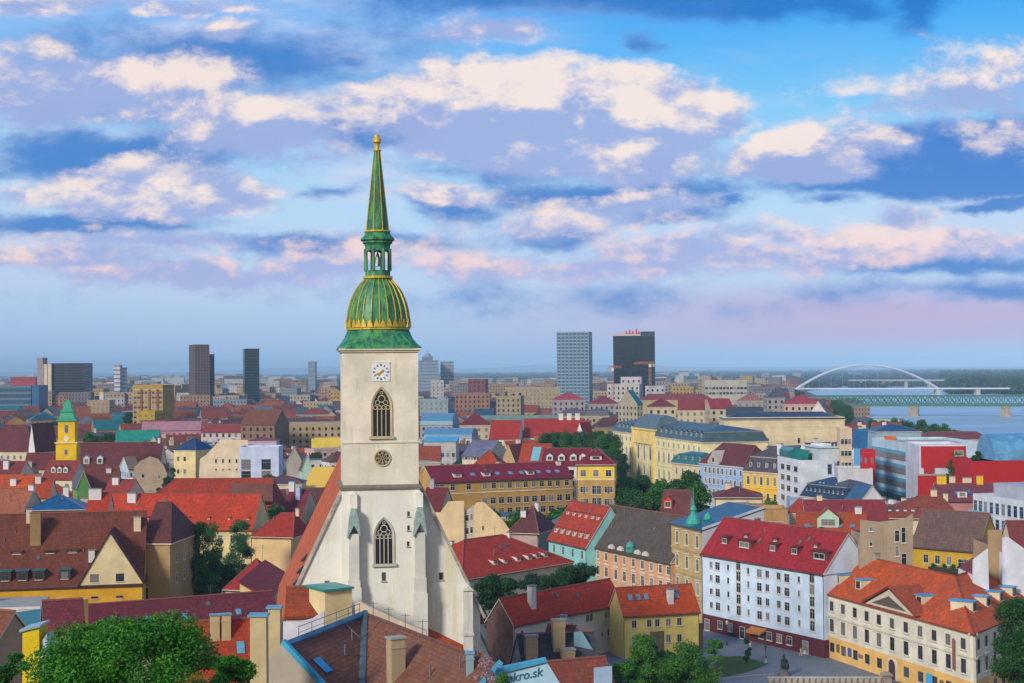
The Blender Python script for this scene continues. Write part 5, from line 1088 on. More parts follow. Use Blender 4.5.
# lower left corner
HB('house','near house with a turquoise ribbed metal roof in the lower corner','house',(31,629.5),(62,625),20.6,6,'shed',1.1,P((.4,.36,.3)),metal((.035,.17,.19),.4,.45),z0=6,foot=False)
o=LAND[-1][0]
HY('house','cream chimney house beside the turquoise roof','house',58,76,186,('py',607),3,-10,'flat',0,P((.66,.52,.24),.5),CONC,foot=False)
HY('house','weathered brown tile roof at the left edge below the stone wall','house',-30,26,150,('py',655),8,-25,'gable',4.2,P((.4,.3,.22)),T((.22,.06,.03),.9),z0=8,foot=False)
t,x0,zb=slab('house','bright yellow narrow house with a pale metal top and blue framed windows','house',[(22.5,632),(39,627),(40,760),(22,760)],128,2.4,P((.66,.50,.05),.3))
p=at(22.5,632,128); q=at(39,627,128); mb=MB(); mb.prism([(-.15,p.z-zb),(q.x-x0+.15,q.z-zb),(q.x-x0+.15,q.z-zb+.2),(-.15,p.z-zb+.2)],lambda s,k:(s[0],-.2 if k==0 else 2.6,s[1])); mb.build('roof',metal((.3,.42,.48),.4,.6),t)
p=at(40,642,128); q=at(46,634,128); mb=MB(); mb.prism([(p.x-x0+.02,p.z-zb-3),(q.x-x0,q.z-zb-3.6),(q.x-x0,q.z-zb),(p.x-x0+.02,p.z-zb)],lambda s,k:(s[0],.3 if k==0 else 2.3,s[1])); an=mb.build('annex',plain((.36,.42,.56),.5),t)
for k in range(3): window(an,(p.x-x0+.22+k*.0,.26,p.z-zb-1.3-k*1.0),0,.4,.8,'dark',plain((.5,.55,.62)),False)
HY('house','small maroon barrel roof between the turquoise roof and the big tree','house',48,76,165,('py',626),6,20,'gable',2.6,P((.4,.3,.25)),T((.15,.025,.035),.2),z0=8,foot=False)
# ---------------------------------------------------------------- middle distance, read from the photograph
def far(label,x0,x1,Y,rows,D,rot,roof,r,wall,rm,name='house',cat=None,prot=None,**k):
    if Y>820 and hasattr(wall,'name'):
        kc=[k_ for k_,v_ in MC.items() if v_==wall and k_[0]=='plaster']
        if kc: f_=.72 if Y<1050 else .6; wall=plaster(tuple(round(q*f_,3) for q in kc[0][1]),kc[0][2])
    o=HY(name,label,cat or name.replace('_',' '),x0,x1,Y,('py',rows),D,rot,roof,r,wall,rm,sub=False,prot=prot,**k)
    if 'win' not in k and roof in('flat','hip','mansard','gable'):
        wl=[c for c in o.children if c.name.startswith('wall')][0]; me=wl.data; L_=max(v.co.x for v in me.vertices); hh=zat(rows,(x0+x1)/2,Y); b=MB(); farwall(b,L_,D,hh-.02,0,1)
        for s,LL in(('l',0),('r',L_)):
            if roof=='gable': b.poly([(LL,0,hh-.02),(LL,D,hh-.02),(LL,D/2,hh+r)])
        if roof=='flat': b.box(-.02,L_+.02,-.02,D+.02,hh+.02,hh+.9)
        wl.data=b.mesh('wall',[wall,GL])
    return o
GF=dict()
# yellow church with green top
Yt=600
def mtr(px,Y): return px*Y/F
ch=thing('church_tower','slender yellow church tower with a bright green copper top','church tower',(at(68,440,Yt).x,Yt,0),R_(6))
hw=mtr(10,Yt); z1=zat(443,68,Yt); z2=zat(421,68,Yt); z3=zat(406,68,Yt); z4=zat(399.5,68,Yt); YC=P((.74,.50,.09),.3); GT=plain((.03,.30,.17),.5,0,.3)
mb=MB(); mb.box(-hw,hw,-hw,hw,0,z1); mb.build('wall',YC,ch)
mb=MB(); mb.box(-hw*.82,hw*.82,-hw*.82,hw*.82,z1+.4,z2); mb.build('belfry',YC,ch)
for z in(z1,): 
    mb=MB(); mb.box(-hw-.4,hw+.4,-hw-.4,hw+.4,z,z+.5); mb.build('cornice',P((.75,.66,.4),.2),ch)
mb=MB(); s4=lambda r,z:[(-r,-r,z),(r,-r,z),(r,r,z),(-r,r,z)]
mb.rings([s4(hw*.95,z2),s4(hw*.95,z2+.5),s4(hw*.7,z2+1.5),s4(hw*.62,z2+3.4),s4(hw*.7,z2+3.8),s4(hw*.42,z2+5.0),s4(hw*.34,z3+1.2),s4(hw*.12,z3+2.4),s4(.08,z4)]); mb.build('spire',GT,ch)
for z,h_,w_ in((z1+2.2,3.2,1.5),):
    for sx_ in(0,): window(ch,(sx_,-hw*.82,z2-4.6),0,1.5,3.2,'dark')
window(ch,(0,-hw,z1-4.5),0,1.3,2.2,'dark'); window(ch,(0,-hw,z1-9),0,1.1,1.4,'dark')
mb=MB(); mb.lathe([(1.0,0),(1.0,.2)],16); o=mb.build('clock_face',plain((.7,.68,.6)),ch,(0,-hw*.82+.1,z1+1.9)); o.rotation_euler=(math.pi/2,0,0)
for xx in(-hw*.9,0,hw*.9):
    pass
LAND.append((ch,68,425,Yt)); PROT.append((58,400,80,472,Yt)); FOOT.append((Vector((at(58,440,Yt).x,Yt-5,0)),Vector((1,0,0)),9,10))
far('dark red church nave roof with two small white oculus dormers',79,164,640,470,20,4,'gable',11.5,PCP,T((.13,.025,.026),.3),'church','church',prot=(79,443,150,470),dorm=[((.12,.28),2.5,2.4,2.6,'gable',CW,PB)],chim=[(.95,.5,1,1,2,CW,CAPG,0)])
far('large dark red hipped roof over a white wall at the left edge',-30,46,800,451,30,-6,'hip',14,PCP,T((.14,.025,.028),.2),il=18,ir=8,prot=(0,425,46,462))
far('white gabled wing with one round window beside the large hipped roof',33,52,770,447,16,-24,'gabley',12,CW,T((.15,.03,.03),.2),prot=(30,432,52,464))
far('old house with broken brown roof and pale bluish side wall',118,140,570,468,14,28,'gable',4,P((.50,.56,.66),.6),T((.20,.15,.11),1.0),prot=(118,455,140,480))
firewall(0,0,556,[(133,500),(134,468),(140,461),(150,456.5),(158,459),(164,466),(167,474),(167,500)],P((.38,.30,.23),.9),'broad crumbling tan gable wall with tiny windows next to a dark tree',[(143,476,1.2,1.5),(159,477,1.2,1.5)],12)
far('cream house with dark navy hipped roof and a blue lower slope',176,212,720,450,16,-22,'hip',6,P((.72,.60,.36),.3),metal((.012,.035,.09),.45,.8),win=[('f',(.2,.5),(12,6),1.5,2.2,'dark')],prot=(174,432,214,473))
firewall(0,0,680,[(199,475),(200,459),(206,455),(220,440),(248,440),(248,475)],P((.72,.60,.46),.2),'bare cream party wall with a row of four small windows, right of the navy roof',[(216,461,1,1.8),(223,461,1,1.8),(229.5,461,1,1.8),(236.5,461,1,1.8),(216,469.5,.9,.8),(223,469.5,.9,.8),(229.5,469.5,.9,.8),(236.5,469.5,.9,.8)],14)
far('pale blue flat house with two tall dark window bays',241,281,655,448,16,2,'flat',0,P((.56,.62,.80),.2),CONC,win=[('f',(.17,.68),(7,12),4.2,4.6,'dark')],prot=(240,447,282,473))
far('lilac topped house behind the pale blue flat house',249,278,700,441,12,2,'hip',2,P((.55,.45,.6),.2),T((.2,.06,.09)))
far('long pink row with pale pink roof',142,202,900,430,14,8,'gable',5,P((.68,.36,.46),.2),T((.45,.22,.27),.1),prot=(141,424,202,434))
far('long bright green copper roofed house with a white baroque gable',116,160,840,443,15,4,'gable',7,P((.62,.52,.32)),GCM,prot=(118,433,160,445))
far('white baroque gable beside the green copper roof',148,161,825,446,8,4,'gabley',5,P((.75,.72,.6),.2),GCM)
far('white block of flats with a row of windows near the pink row',203,250,860,432,14,-6,'gable',4,P((.70,.66,.68),.2),T((.3,.04,.04)),win=[('f',7,(17,12),1.6,2.2,'dark')],prot=(216,424,250,438))
far('tan nine storey apartment tower with a brown top',136,171,1080,386,22,-8,'flat',0,P((.60,.42,.15),.3),T((.2,.05,.04)),'apartment_tower','apartment tower',win=[('f',(.08,.2,.32,.44,.56,.68,.8,.92),(7,10.5,14,17.5,21,24.5,28,31.5,35,38.5),2.4,1.9,'dark')],prot=(136,383,171,420),band=(41.6,))
o=LAND[-1][0]
for k in(.26,.50,.74): mb=MB(); mb.box(25*k-.7,25*k+.7,-.5,.05,4,42); mb.build('brown_strip',P((.22,.07,.05)),o)
far('low tan annex in front of the tan apartment tower',139,160,1060,412,14,-8,'flat',0,P((.66,.48,.10),.2),CONC)
far('long tan factory like hall with a flat roof left of the cathedral tower',283,344,900,424,30,6,'flat',0,P((.52,.42,.28),.3),CONC,prot=(283,420,343,443))
far('brown barn shaped roof left of the long tan hall',244,286,860,424,26,-10,'gable',8,P((.3,.2,.15)),T((.20,.07,.04),.3))
far('yellow flat topped house below the long tan hall',311,344,780,440,14,4,'flat',0,P((.70,.55,.16),.2),DBM,win=[('f',5,(11,),2,2.2,'dark')],prot=(311,434,343,449))
far('white timber framed gable beside a small mint gable',284,304,610,462,14,8,'gabley',6,P((.4,.36,.34),.5),GRM,prot=(284,447,305,470))
far('mint green gable end with dark grey roof',298,312,600,468,12,14,'gabley',5.5,P((.45,.62,.55),.2),GRM,prot=(298,457,312,478))
far('low house with a bright golden yellow sloping roof',306,330,560,486,20,-4,'shed',6,P((.2,.15,.12)),plain((.78,.46,.02),.5,0,.12),prot=(305,470,332,488))
far('small maroon roof with pale chimney stacks behind the school end block',283,316,470,516,14,-16,'gable',8,PCP,T((.17,.018,.035),.15),chim=[(.10,.5,1.8,1.2,2.6,CW,CAPB,0),(.55,.35,1.4,1.2,3.6,P((.45,.5,.7)),CAPB,0)],prot=(283,495,312,525))
far('brown violet flat roofs between the school and the golden roof',262,304,540,483,16,2,'hip',3,PCP,T((.10,.05,.06),.3))
# roofs on the far left between the church and the old hall
far('vivid orange roof with a blue grey valley at the left edge',-20,42,470,498,16,-5,'gable',7,PCP,T((.50,.085,.015),.1),chim=[(.62,.3,1.8,1,2.0,CW,CAPG,0),(.35,.6,1,1,1.5,CW,CAPG,0)],prot=(0,474,45,498))
far('orange red roof with a white chimney, right of the blue grey valley',30,56,450,496,14,8,'gable',5,PCP,T((.42,.065,.02),.2),chim=[(.3,.4,1.6,1.2,2.0,CW,CAPG,0)])
far('long pale terracotta roof behind the old hall chimney',-30,40,400,512,12,-12,'gable',6,PCP,T((.36,.11,.06),.3),chim=[(.97,.5,1.5,1,1.2,CW,CAPG,0)])
far('bright blue metal hip roof with white parapet behind the brown hall',30,90,400,509,10,3,'hip',4,CW,metal((.015,.08,.20),.4,.9),il=12,ir=9,chim=[(.6,.5,1.4,1,1.8,CW,CAPG,0)],prot=(28,497,90,512))
far('white painted chimney house right of the blue hip roof',88,112,395,509,9,6,'gable',4,PCP,T(RED,.2),chim=[(.3,.35,3.2,1.2,2.6,CW,CAPG,0)])
far('red roof with white chimneys in front of the crumbling tan gable',104,142,455,500,14,-14,'gable',6,PCP,T((.28,.04,.03),.4),chim=[(.3,.4,2.0,1,2.0,CW,CAPG,0),(.7,.6,2.2,1,2,CW,CAPG,0)])
far('brown red roof left of the crumbling tan gable',82,122,500,487,14,10,'gable',6,PCP,T((.17,.035,.03),.5),chim=[(.7,.4,1.6,.9,1.4,CW,CAPG,0)])
far('small green gable with dark roof below the yellow church tower',73,89,490,486,10,24,'gabley',5,P((.14,.30,.12),.3),GRM)
far('dark red roof with white chimney left of the yellow church tower',-4,30,560,478,16,-8,'gable',6,PCP,T((.21,.03,.03),.3),chim=[(.4,.3,2,1.2,3,CW,CAPG,0)])
far('maroon roof between the white gabled wing and the yellow tower',26,60,620,468,14,6,'gable',6,PCP,T((.16,.028,.03),.3))
far('red roof under the yellow tower with white dormers',46,84,540,478,13,-10,'gable',6,PCP,T((.24,.04,.03),.3),dorm=[((.3,.5,.7),2,1.6,1.8,'gable',CW,T(RED))])
# middle, right of the tower
BLG=plain((.07,.20,.34),.3,0,.25)
def vault(label,x0,x1,Y,row,D,r):
    o=far(label,x0,x1,Y,row,D,-8,'hip',r,P((.40,.46,.52),.3),BLG,'glass_roofed_hall','hall',prot=(x0,row-8,x1,row+6)); 
    rf=[c for c in o.children if c.name.startswith('roof')][0]; L_=max(v.co.x for v in rf.data.vertices); h_=min(v.co.z for v in rf.data.vertices)
    mb=MB(); n=10; mb.prism([(0,0)]+[(D/2-D/2*math.cos(math.pi*i/n),r*1.5*math.sin(math.pi*i/n)) for i in range(n+1)],lambda p,k:((0 if k==0 else L_-.4),p[0],h_+.3+p[1])); mb.build('glass_vault',BLG,o)
vault('blue barrel vaulted glass roof beside the cathedral tower',421,458,880,424,22,4)
vault('second blue vaulted roof just below the first, with yellow trim',424,477,800,437,20,3)
far('bright turquoise flat roof under the blue vaults',424,458,720,441,14,-4,'shed',1.5,P((.45,.44,.45)),plain((.04,.33,.52),.4),win=[('f',6,(13,8),1.6,2.0,'dark')],prot=(424,438,458,462))
far('long grey metal roof over a cream wall with small windows',462,508,640,455,20,-26,'gable',6,P((.62,.56,.46),.3),metal((.13,.13,.19),.5,.8),win=[('f',9,(16.5,12.5,8.5),1.2,1.7,'dark')],prot=(460,430,520,462))
far('rust brick roof right of the cathedral tower',417,440,680,460,14,0,'gable',6,PG,T((.28,.06,.03),.3),prot=(417,449,440,462))
far('tan gable end right of the long grey metal roof',501,531,600,462,16,-24,'gabley',7,P((.46,.33,.2),.4),T((.32,.045,.022),.2))
far('orange red roof with a turquoise glass strip behind the hotel',517,556,540,464,16,-14,'gable',7,PCP,T((.36,.05,.022),.2),sky=[((.55,),4,3.0,7,plain((.16,.40,.48),.2))])
far('red hip roof in front of the long grey metal roof',472,506,560,466,14,-10,'hip',6,PCP,T((.38,.05,.02),.2))
far('crimson roofed white rear wing of the hotel with dormers',541,592,505,464,14,-6,'gable',5,P((.66,.64,.66),.3),T((.20,.012,.03),.05),dorm=[((.15,.4,.65,.85),1.6,2.2,1.7,'gable',CW,T((.20,.012,.03)))],prot=(541,446,575,466))
far('red convent roof with a white gable end at its right',489,523,790,438,18,-8,'gable',9,P((.70,.66,.62),.2),T((.36,.025,.02),.1),prot=(488,418,525,440))
far('long red convent roof with white chimneys',523,584,800,436,18,-4,'gable',9,P((.70,.66,.62),.2),T((.34,.024,.02),.1),chim=[(.62,.5,2.4,1.6,3,CW,CAPG,0),(.76,.5,2.4,1.6,3,CW,CAPG,0),(.9,.5,2.4,1.6,3,CW,CAPG,0)],prot=(523,418,592,440))
far('white gabled end wing of the long red convent',574,594,780,438,14,-24,'gabley',8,P((.74,.70,.72),.15),T((.36,.025,.02),.1),prot=(574,420,594,440))
far('dark crimson hipped roof left of the red convent',460,490,850,425,20,0,'hip',7,PCP,T((.16,.015,.028),.1))
far('long teal flat roof behind the red convent',466,560,960,417,20,2,'flat',0,P((.24,.36,.36)),plain((.06,.25,.26),.5))
far('wide magenta red roof over a pale wall beyond the convent',552,584,1100,400,24,0,'hip',6,P((.5,.45,.48)),T((.34,.05,.07),.1))
far('second wide dull red roof beyond the convent',588,618,1080,404,22,0,'hip',6,P((.5,.45,.48)),T((.22,.03,.05),.1))
far('white stepped office building in front of the dark tower',606,642,1150,385,24,-8,'flat',0,P((.74,.70,.72),.15),CONC,'office_block','office block',prot=(606,377,645,398))
far('taller white slab on the stepped office building',620,643,1170,378,16,-8,'flat',0,P((.74,.70,.74),.15),CONC,'office_block','office block',foot=False)
far('low white office annex right of the stepped building',644,666,1130,387,20,-6,'flat',0,P((.66,.70,.76),.15),CONC,'office_block','office block')
far('long pale ochre block with dull red roof and open arcade',641,710,980,400,24,0,'hip',4,P((.60,.50,.32),.3),T((.26,.05,.045)),il=5,ir=5,win=[('f',14,(14,22),2.6,2.6,'dark')],prot=(641,390,710,408))
far('dark teal gabled roof left of the ochre block',620,640,900,404,20,30,'gable',8,P((.5,.45,.35)),metal((.02,.11,.12),.5,.8))
far('low white museum with a long portico far behind the ochre block',703,745,1500,381,24,0,'flat',0,P((.66,.64,.58),.2),CONC,'office_block','office block',win=[('f',12,(32,27),3,2.6,'dark')],prot=(700,375,748,388))
far('pink red mansard block beside the river',780,822,920,404,24,-8,'hip',6,P((.66,.50,.46),.3),T((.34,.045,.07),.1),prot=(780,393,825,412))
far('white riverside house with a pale pediment gable',806,832,820,414,18,-16,'gabley',7,P((.66,.60,.66),.2),T((.3,.2,.18)),win=[('f',5,(22,16),1.8,2.4,'dark')],prot=(806,399,840,422))
far('narrow cream flats with dark windows beside the cream concert hall wing',838,849,520,430,14,-8,'flat',0,P((.62,.50,.38),.4),CONC,'apartment_block','apartment block',win=[('f',(.2,.5,.8),(8,12,16,20,24,28),1.2,1.9,'dark')],prot=(838,428,849,452))
far('bright blue gable walled house left of the gallery',849,870,500,446,16,-14,'shed',5,P((.12,.32,.56),.2),metal((.04,.12,.2),.4,.8))
far('small red house wedged against the blue gable walled house',862,871,480,452,8,-8,'flat',0,P((.42,.03,.04)),CONC)
for (x0,x1,Y,row,lab,wc,rc,rf) in [
 (646,676,850,407,'maroon roofed block behind the concert hall dome',PCP,T((.16,.02,.035)),'hip'),(676,706,830,409,'red jumbled roof behind the concert hall',PCP,T((.26,.04,.04)),'gable'),
 (706,730,860,408,'crimson roof with white dormers above the cream hall wing',PCP,T((.30,.03,.045)),'gable'),(735,764,980,401,'pale rose roof beyond the dark attic block',PG,T((.32,.12,.12)),'hip'),
 (764,782,1010,398,'grey domed roof beside the pink red mansard block',PG,GRM,'hip'),(540,556,980,424,'stone grey house between the two red roofs beyond the convent',P((.45,.4,.36)),GRM,'mansard'),
 (584,612,950,416,'stone house with grey mansard roof left of the park trees',P((.5,.44,.36)),GRM,'mansard'),(560,586,960,416,'cream house with slate mansard roof above the red convent',P((.58,.5,.4)),GRM,'mansard'),
 (496,524,1180,397,'dull ochre flat block left of the two dark fir trees',P((.5,.42,.3)),CONC,'flat'),(455,490,1230,394,'red brown block beyond the blue vaults',P((.42,.25,.2)),T((.25,.06,.05)),'flat'),
 (420,452,1120,400,'light blue flat roof right of the cathedral belfry',P((.4,.52,.58)),plain((.1,.34,.45),.4),'flat'),(468,488,1420,380,'maroon office slab far behind the blue vaults',P((.25,.1,.14)),CONC,'flat'),
 (505,560,1350,388,'long beige arcade block below the silver tower',P((.56,.47,.33)),CONC,'flat'),(430,444,1600,381,'small white block under the distant domed towers',P((.7,.7,.72)),CONC,'flat')]:
    far(lab,x0,x1,Y,row,18,random.uniform(-10,10),rf,5 if rf!='flat' else 0,wc,rc)
# far left
GBL=plain((.012,.05,.10),.2); DGL=plain((.006,.016,.030),.18,0,.3,.05)
def tower(label,x0,x1,Y,top,D,rot,mat,nb=0,bmat=None,nv=0,vmat=None,name='office_tower',cat='office tower',prot=True):
    o=HY(name,label,cat,x0,x1,Y,('py',top),D,rot,'flat',0,mat,CONC,sub=False,prot=(x0,top,x1,392) if prot else None)
    wl=[c for c in o.children if c.name.startswith('wall')][0].data; L_=max(v.co.x for v in wl.vertices); hz=max(v.co.z for v in wl.vertices)
    for i in range(nb):
        z=hz*(i+.6)/nb; mb=MB(); mb.rings([[(a_,b_,zz) for a_,b_ in((-.25,-.25),(L_+.25,-.25),(L_+.25,D+.25),(-.25,D+.25))] for zz in(z,z+hz/nb*.34)]); mb.build('floor_band',bmat,o)
    for i in range(nv+1):
        if not nv: break
        x=L_*i/nv; mb=MB(); mb.box(x-.5,x+.5,-.45,-.26,0,hz); mb.build('pier',vmat,o)
    return o,L_,hz
BG=plain((.10,.17,.24),.5); WG=plain((.42,.48,.54),.5)
tower('dark blue glass slab with a pale stair shaft at its left',54,89,1650,364,30,-3,DGL,22,plain((.016,.032,.05),.4))
tower('pale concrete stair shaft beside the dark blue glass slab',45.5,54,1640,365,14,-3,P((.62,.55,.48),.3),0,None,2,plain((.3,.24,.2)),prot=False)
tower('second thin shaft with a dark top, behind the pale stair shaft',39,45.5,1670,358.5,14,-3,P((.30,.26,.28),.3),prot=False)
tower('long low blue glass office at the left edge',-30,37,1500,386.5,30,-2,plain((.025,.075,.14),.3),7,plain((.08,.15,.22),.4),name='office_block',cat='office block')
tower('bright blue end block of the low glass office',36,44,1490,386,26,-2,plain((.02,.10,.24),.3),prot=False,name='office_block',cat='office block')
tower('dull red block above the low blue glass office',13,38,1900,377.5,20,0,P((.34,.06,.09)),4,plain((.2,.04,.06)),prot=False,name='office_block',cat='office block')
tower('tall brown and navy tower, tallest on the left skyline',187,211,1750,345.5,32,24,P((.13,.095,.095)),26,plain((.04,.045,.06)),5,plain((.15,.11,.11)))
tower('navy lower half attached to the tall brown tower',203,216,1770,355,24,24,plain((.008,.026,.055),.2,0,.3,.05),22,plain((.02,.04,.07)),prot=False)
mb=None
tower('dark teal tower right of the tall brown tower',241,261,1800,349.5,30,14,DGL,24,plain((.01,.05,.06),.3))
tower('pale slender twin topped tower far behind the yellow church',115,121,2300,365.5,12,0,P((.55,.52,.56)),10,BG,name='apartment_tower',cat='apartment tower')
tower('second pale tower joined to the slender twin topped one',120.5,126,2310,368,12,0,P((.60,.57,.6)),10,BG,name='apartment_tower',cat='apartment tower',prot=False)
tower('lone hazy tower left of the cathedral belfry on the skyline',309,316,3000,362,22,0,P((.2,.25,.32)),8,BG)
tower('distant domed grey blue tower right of the belfry',418,439,2600,361,40,6,P((.24,.29,.38)),12,BG)
mb=MB(); o,L_,hz=tower('stepped top of the distant domed tower',422,433,2610,357,20,6,P((.22,.27,.36)),3,BG,prot=False)
mb.lathe([(L_*.42,0),(L_*.36,3),(L_*.2,5),(.3,6.5),(.2,13)],12,(L_/2,10,hz)); mb.build('dome',plain((.2,.25,.34)),o)
tower('pair mate of the domed tower, lower and boxier',440,454,2650,362,30,4,P((.27,.31,.39)),11,BG,prot=False)
tower('silver grey residential tower of many floors',557,593,1500,333,30,-10,plain((.03,.10,.17),.4),27,plain((.22,.31,.43),.5),8,plain((.14,.23,.34),.5))
o,L_,hz=tower('black glass office tower with red lettering on its roof',612.5,655.5,1520,337,30,-4,plain((.003,.014,.032),.15,0,.3,.05),26,plain((.006,.018,.034),.25))
mb=MB(); mb.box(.2,L_-.2,.5,20,hz+.01,hz+3.2); mb.build('roof_parapet',plain((.50,.40,.46),.6),o)
mb=MB(); mb.box(L_*.66,L_+.1,-.3,20,hz-.9,hz+4.2); mb.build('plant_room',plain((.02,.05,.07),.4),o)
for k,(xx,hh) in enumerate(((.3,2.5),(.38,3.5),(.45,2.6),(.54,4.6),(.6,2.4))): mb=MB(); mb.box(L_*xx,L_*xx+1.6,-.2,.2,hz+2.2,hz+2.2+hh); mb.build('roof_letter',plain((.5,.03,.06),.5),o)
far('cream flats with balconies between the blue office and the tan tower',90,112,1300,401,18,0,'flat',0,P((.55,.45,.32)),CONC)
tower('slim white church spire base far behind the dark blue slab',100.5,103.5,1500,393,5,0,P((.6,.56,.5)),prot=False,name='church_tower',cat='church tower')
# cranes
def crane(label,px,top,Y,jl,jr,c):
    b_=at(px,top,Y); t=thing('tower_crane',label,'crane',(b_.x,Y,0),0,'tower cranes beside the black tower'); z=b_.z; M_=plain(c,.6)
    mb=MB(); 
    for sx_ in(-.7,.7):
        for sy_ in(-.7,.7): mb.box(sx_-.14,sx_+.14,sy_-.14,sy_+.14,0,z)
    for i in range(int(z/3)): mb.tube((-.7,-.7,i*3),(.7,-.7,i*3+3),.09,.09,4); mb.tube((.7,.7,i*3),(-.7,.7,i*3+3),.09,.09,4)
    mb.build('mast',M_,t)
    mb=MB(); x0,x1=mtr(jl,Y),mtr(jr,Y); mb.box(x0,x1,-.6,-.35,z,z+.3); mb.box(x0,x1,.35,.6,z,z+.3); mb.box(x0*.95,x1*.95,-.12,.12,z+1.3,z+1.6)
    n=14
    for i in range(n): xa=x0+(x1-x0)*i/n; xb=x0+(x1-x0)*(i+1)/n; mb.tube((xa,0,z+.2),((xa+xb)/2,0,z+1.4),.08,.08,4); mb.tube(((xa+xb)/2,0,z+1.4),(xb,0,z+.2),.08,.08,4)
    mb.build('jib',M_,t)
    mb=MB(); mb.box(-.9,.9,-.9,.9,z-2.2,z-.1); mb.build('cab',plain((.6,.6,.6)),t); mb=MB(); cx_=x0 if abs(x0)<abs(x1) else x1; mb.box(cx_-1.2,cx_+1.2,-1,1,z-2,z-.05); mb.build('counterweight',CONC,t)
crane('thin red tower crane at the left edge of the black tower',612.5,368,1100,-4,9,(.45,.07,.08))
crane('orange brown tower crane standing before the black tower',650,364,1100,-16,4,(.42,.16,.08))
# ---------------------------------------------------------------- bridges
br=thing('arch_bridge','white steel arch bridge, its low arch high over the river','bridge',(0,0,0))
WB=plain((.40,.46,.55),.5); YA=2700.0; YB=2600.0
pa=at(797,388,YA); pb=at(937,387,YB); zd=pa.z; 
mb=MB(); N=24
def apt(t): 
    base=pa.lerp(pb,t); return Vector((base.x,base.y,zd-1+ (zat(365.0,868,2650)-zd+1)*(1-(2*t-1)**2)))
for i in range(N):
    for off in(-9,9): mb.tube(apt(i/N)+Vector((0,off*(1-.6*(1-(2*i/N-1)**2)),0)),apt((i+1)/N)+Vector((0,off*(1-.6*(1-(2*(i+1)/N-1)**2)),0)),1.5,1.5,6)
mb.build('arch',WB,br)
def deckpt(px): 
    t=(px-797)/140.0; v=pa.lerp(pb,t); return Vector((v.x,v.y,zd))
d0,d1=deckpt(700),deckpt(1006); dd=(d1-d0); mb=MB(); mb.box(0,dd.length,-10,10,-2.4,0); ob=mb.build('deck',WB,br,d0,math.atan2(dd.y,dd.x))
for i in range(1,N): 
    mb=MB(); a_=apt(i/N); 
    if a_.z>zd+3 and i%2==0: mb.tube(a_,(a_.x,a_.y,zd),.16,.16,4); mb.build('hanger',WB,br)
for px in(797,937,975,752):
    v=deckpt(px); mb=MB(); mb.box(v.x-3,v.x+3,v.y-9,v.y+9,-1,zd-2.41); mb.build('pier',plain((.42,.42,.42),.9),br)
ob_=thing('truss_bridge','long green steel truss bridge on a stone pier in the river','bridge',(0,0,0)); GB=plain((.010,.12,.085),.55,0,.2)
e0,e1=at(815,409.5,1640),at(1120,406,1540); zb=10.6; e0.z=e1.z=zb; dd=e1-e0; Lb=dd.length; rb=math.atan2(dd.y,dd.x); hb=12.0
for off,nm in((-5,'truss'),(5,'truss')):
    mb=MB(); mb.box(0,Lb,off-.4,off+.4,zb,zb+3.2); mb.box(0,Lb,off-.5,off+.5,zb+hb-1.8,zb+hb)
    n=44
    for i in range(n):
        xa,xb=Lb*i/n,Lb*(i+1)/n
        if i%2==0: mb.tube((xa,off,zb+2),(xb,off,zb+hb-.6),.6,.6,4); mb.tube((xa,off,zb+hb-.6),(xb,off,zb+2),.5,.5,4)
        else: mb.tube((xa,off,zb+2),(xb,off,zb+hb-.6),.6,.6,4); mb.tube((xa,off,zb+hb-.6),(xb,off,zb+2),.5,.5,4)
        mb.box(xa-.25,xa+.25,off-.3,off+.3,zb+2,zb+hb-.6)
    mb.build(nm,GB,ob_,(e0.x,e0.y,0),rb)
mb=MB(); mb.box(0,Lb,-4.5,4.5,zb+.2,zb+1.2); mb.build('deck',plain((.10,.22,.2),.8),ob_,(e0.x,e0.y,0),rb)
for px in(918,838,1010):
    t=(px-815)/305.0; v=e0.lerp(e1,t); mb=MB(); w1,w0=4.6,5.6
    mb.rings([[(-w0,-8,-2),(w0,-8,-2),(w0,8,-2),(-w0,8,-2)],[(-w1,-7,zb-1.6),(w1,-7,zb-1.6),(w1,7,zb-1.6),(-w1,7,zb-1.6)],[(-w1-.6,-7.6,zb-1.6),(w1+.6,-7.6,zb-1.6),(w1+.6,7.6,zb-1.6),(-w1-.6,7.6,zb-1.6)],[(-w1-.6,-7.6,zb-.01),(w1+.6,-7.6,zb-.01),(w1+.6,7.6,zb-.01),(-w1-.6,7.6,zb-.01)]]); mb.build('pier',stone((.36,.31,.27)),ob_,(v.x,v.y,0),rb)
LAND.append((br,868,375,2650)); LAND.append((ob_,930,402,1590)); PROT.append((797,362,940,398,2700)); PROT.append((838,394,1024,420,1600))
hb_=thing('flat_bridge','thin pale road bridge, farthest on the river','bridge',(0,0,0)); v0,v1=at(850,379.5,3700),at(965,379,3500); v1.z=v0.z
mb=MB(); q=v1-v0; mb.box(0,q.length,-8,8,-4,0); mb.build('deck',plain((.22,.25,.28)),hb_,v0,math.atan2(q.y,q.x))
for i in range(5):
    v=v0.lerp(v1,(i+.5)/5); mb=MB(); mb.box(v.x-3,v.x+3,v.y-6,v.y+6,-1,v0.z-4.02); mb.build('pier',CONC,hb_)
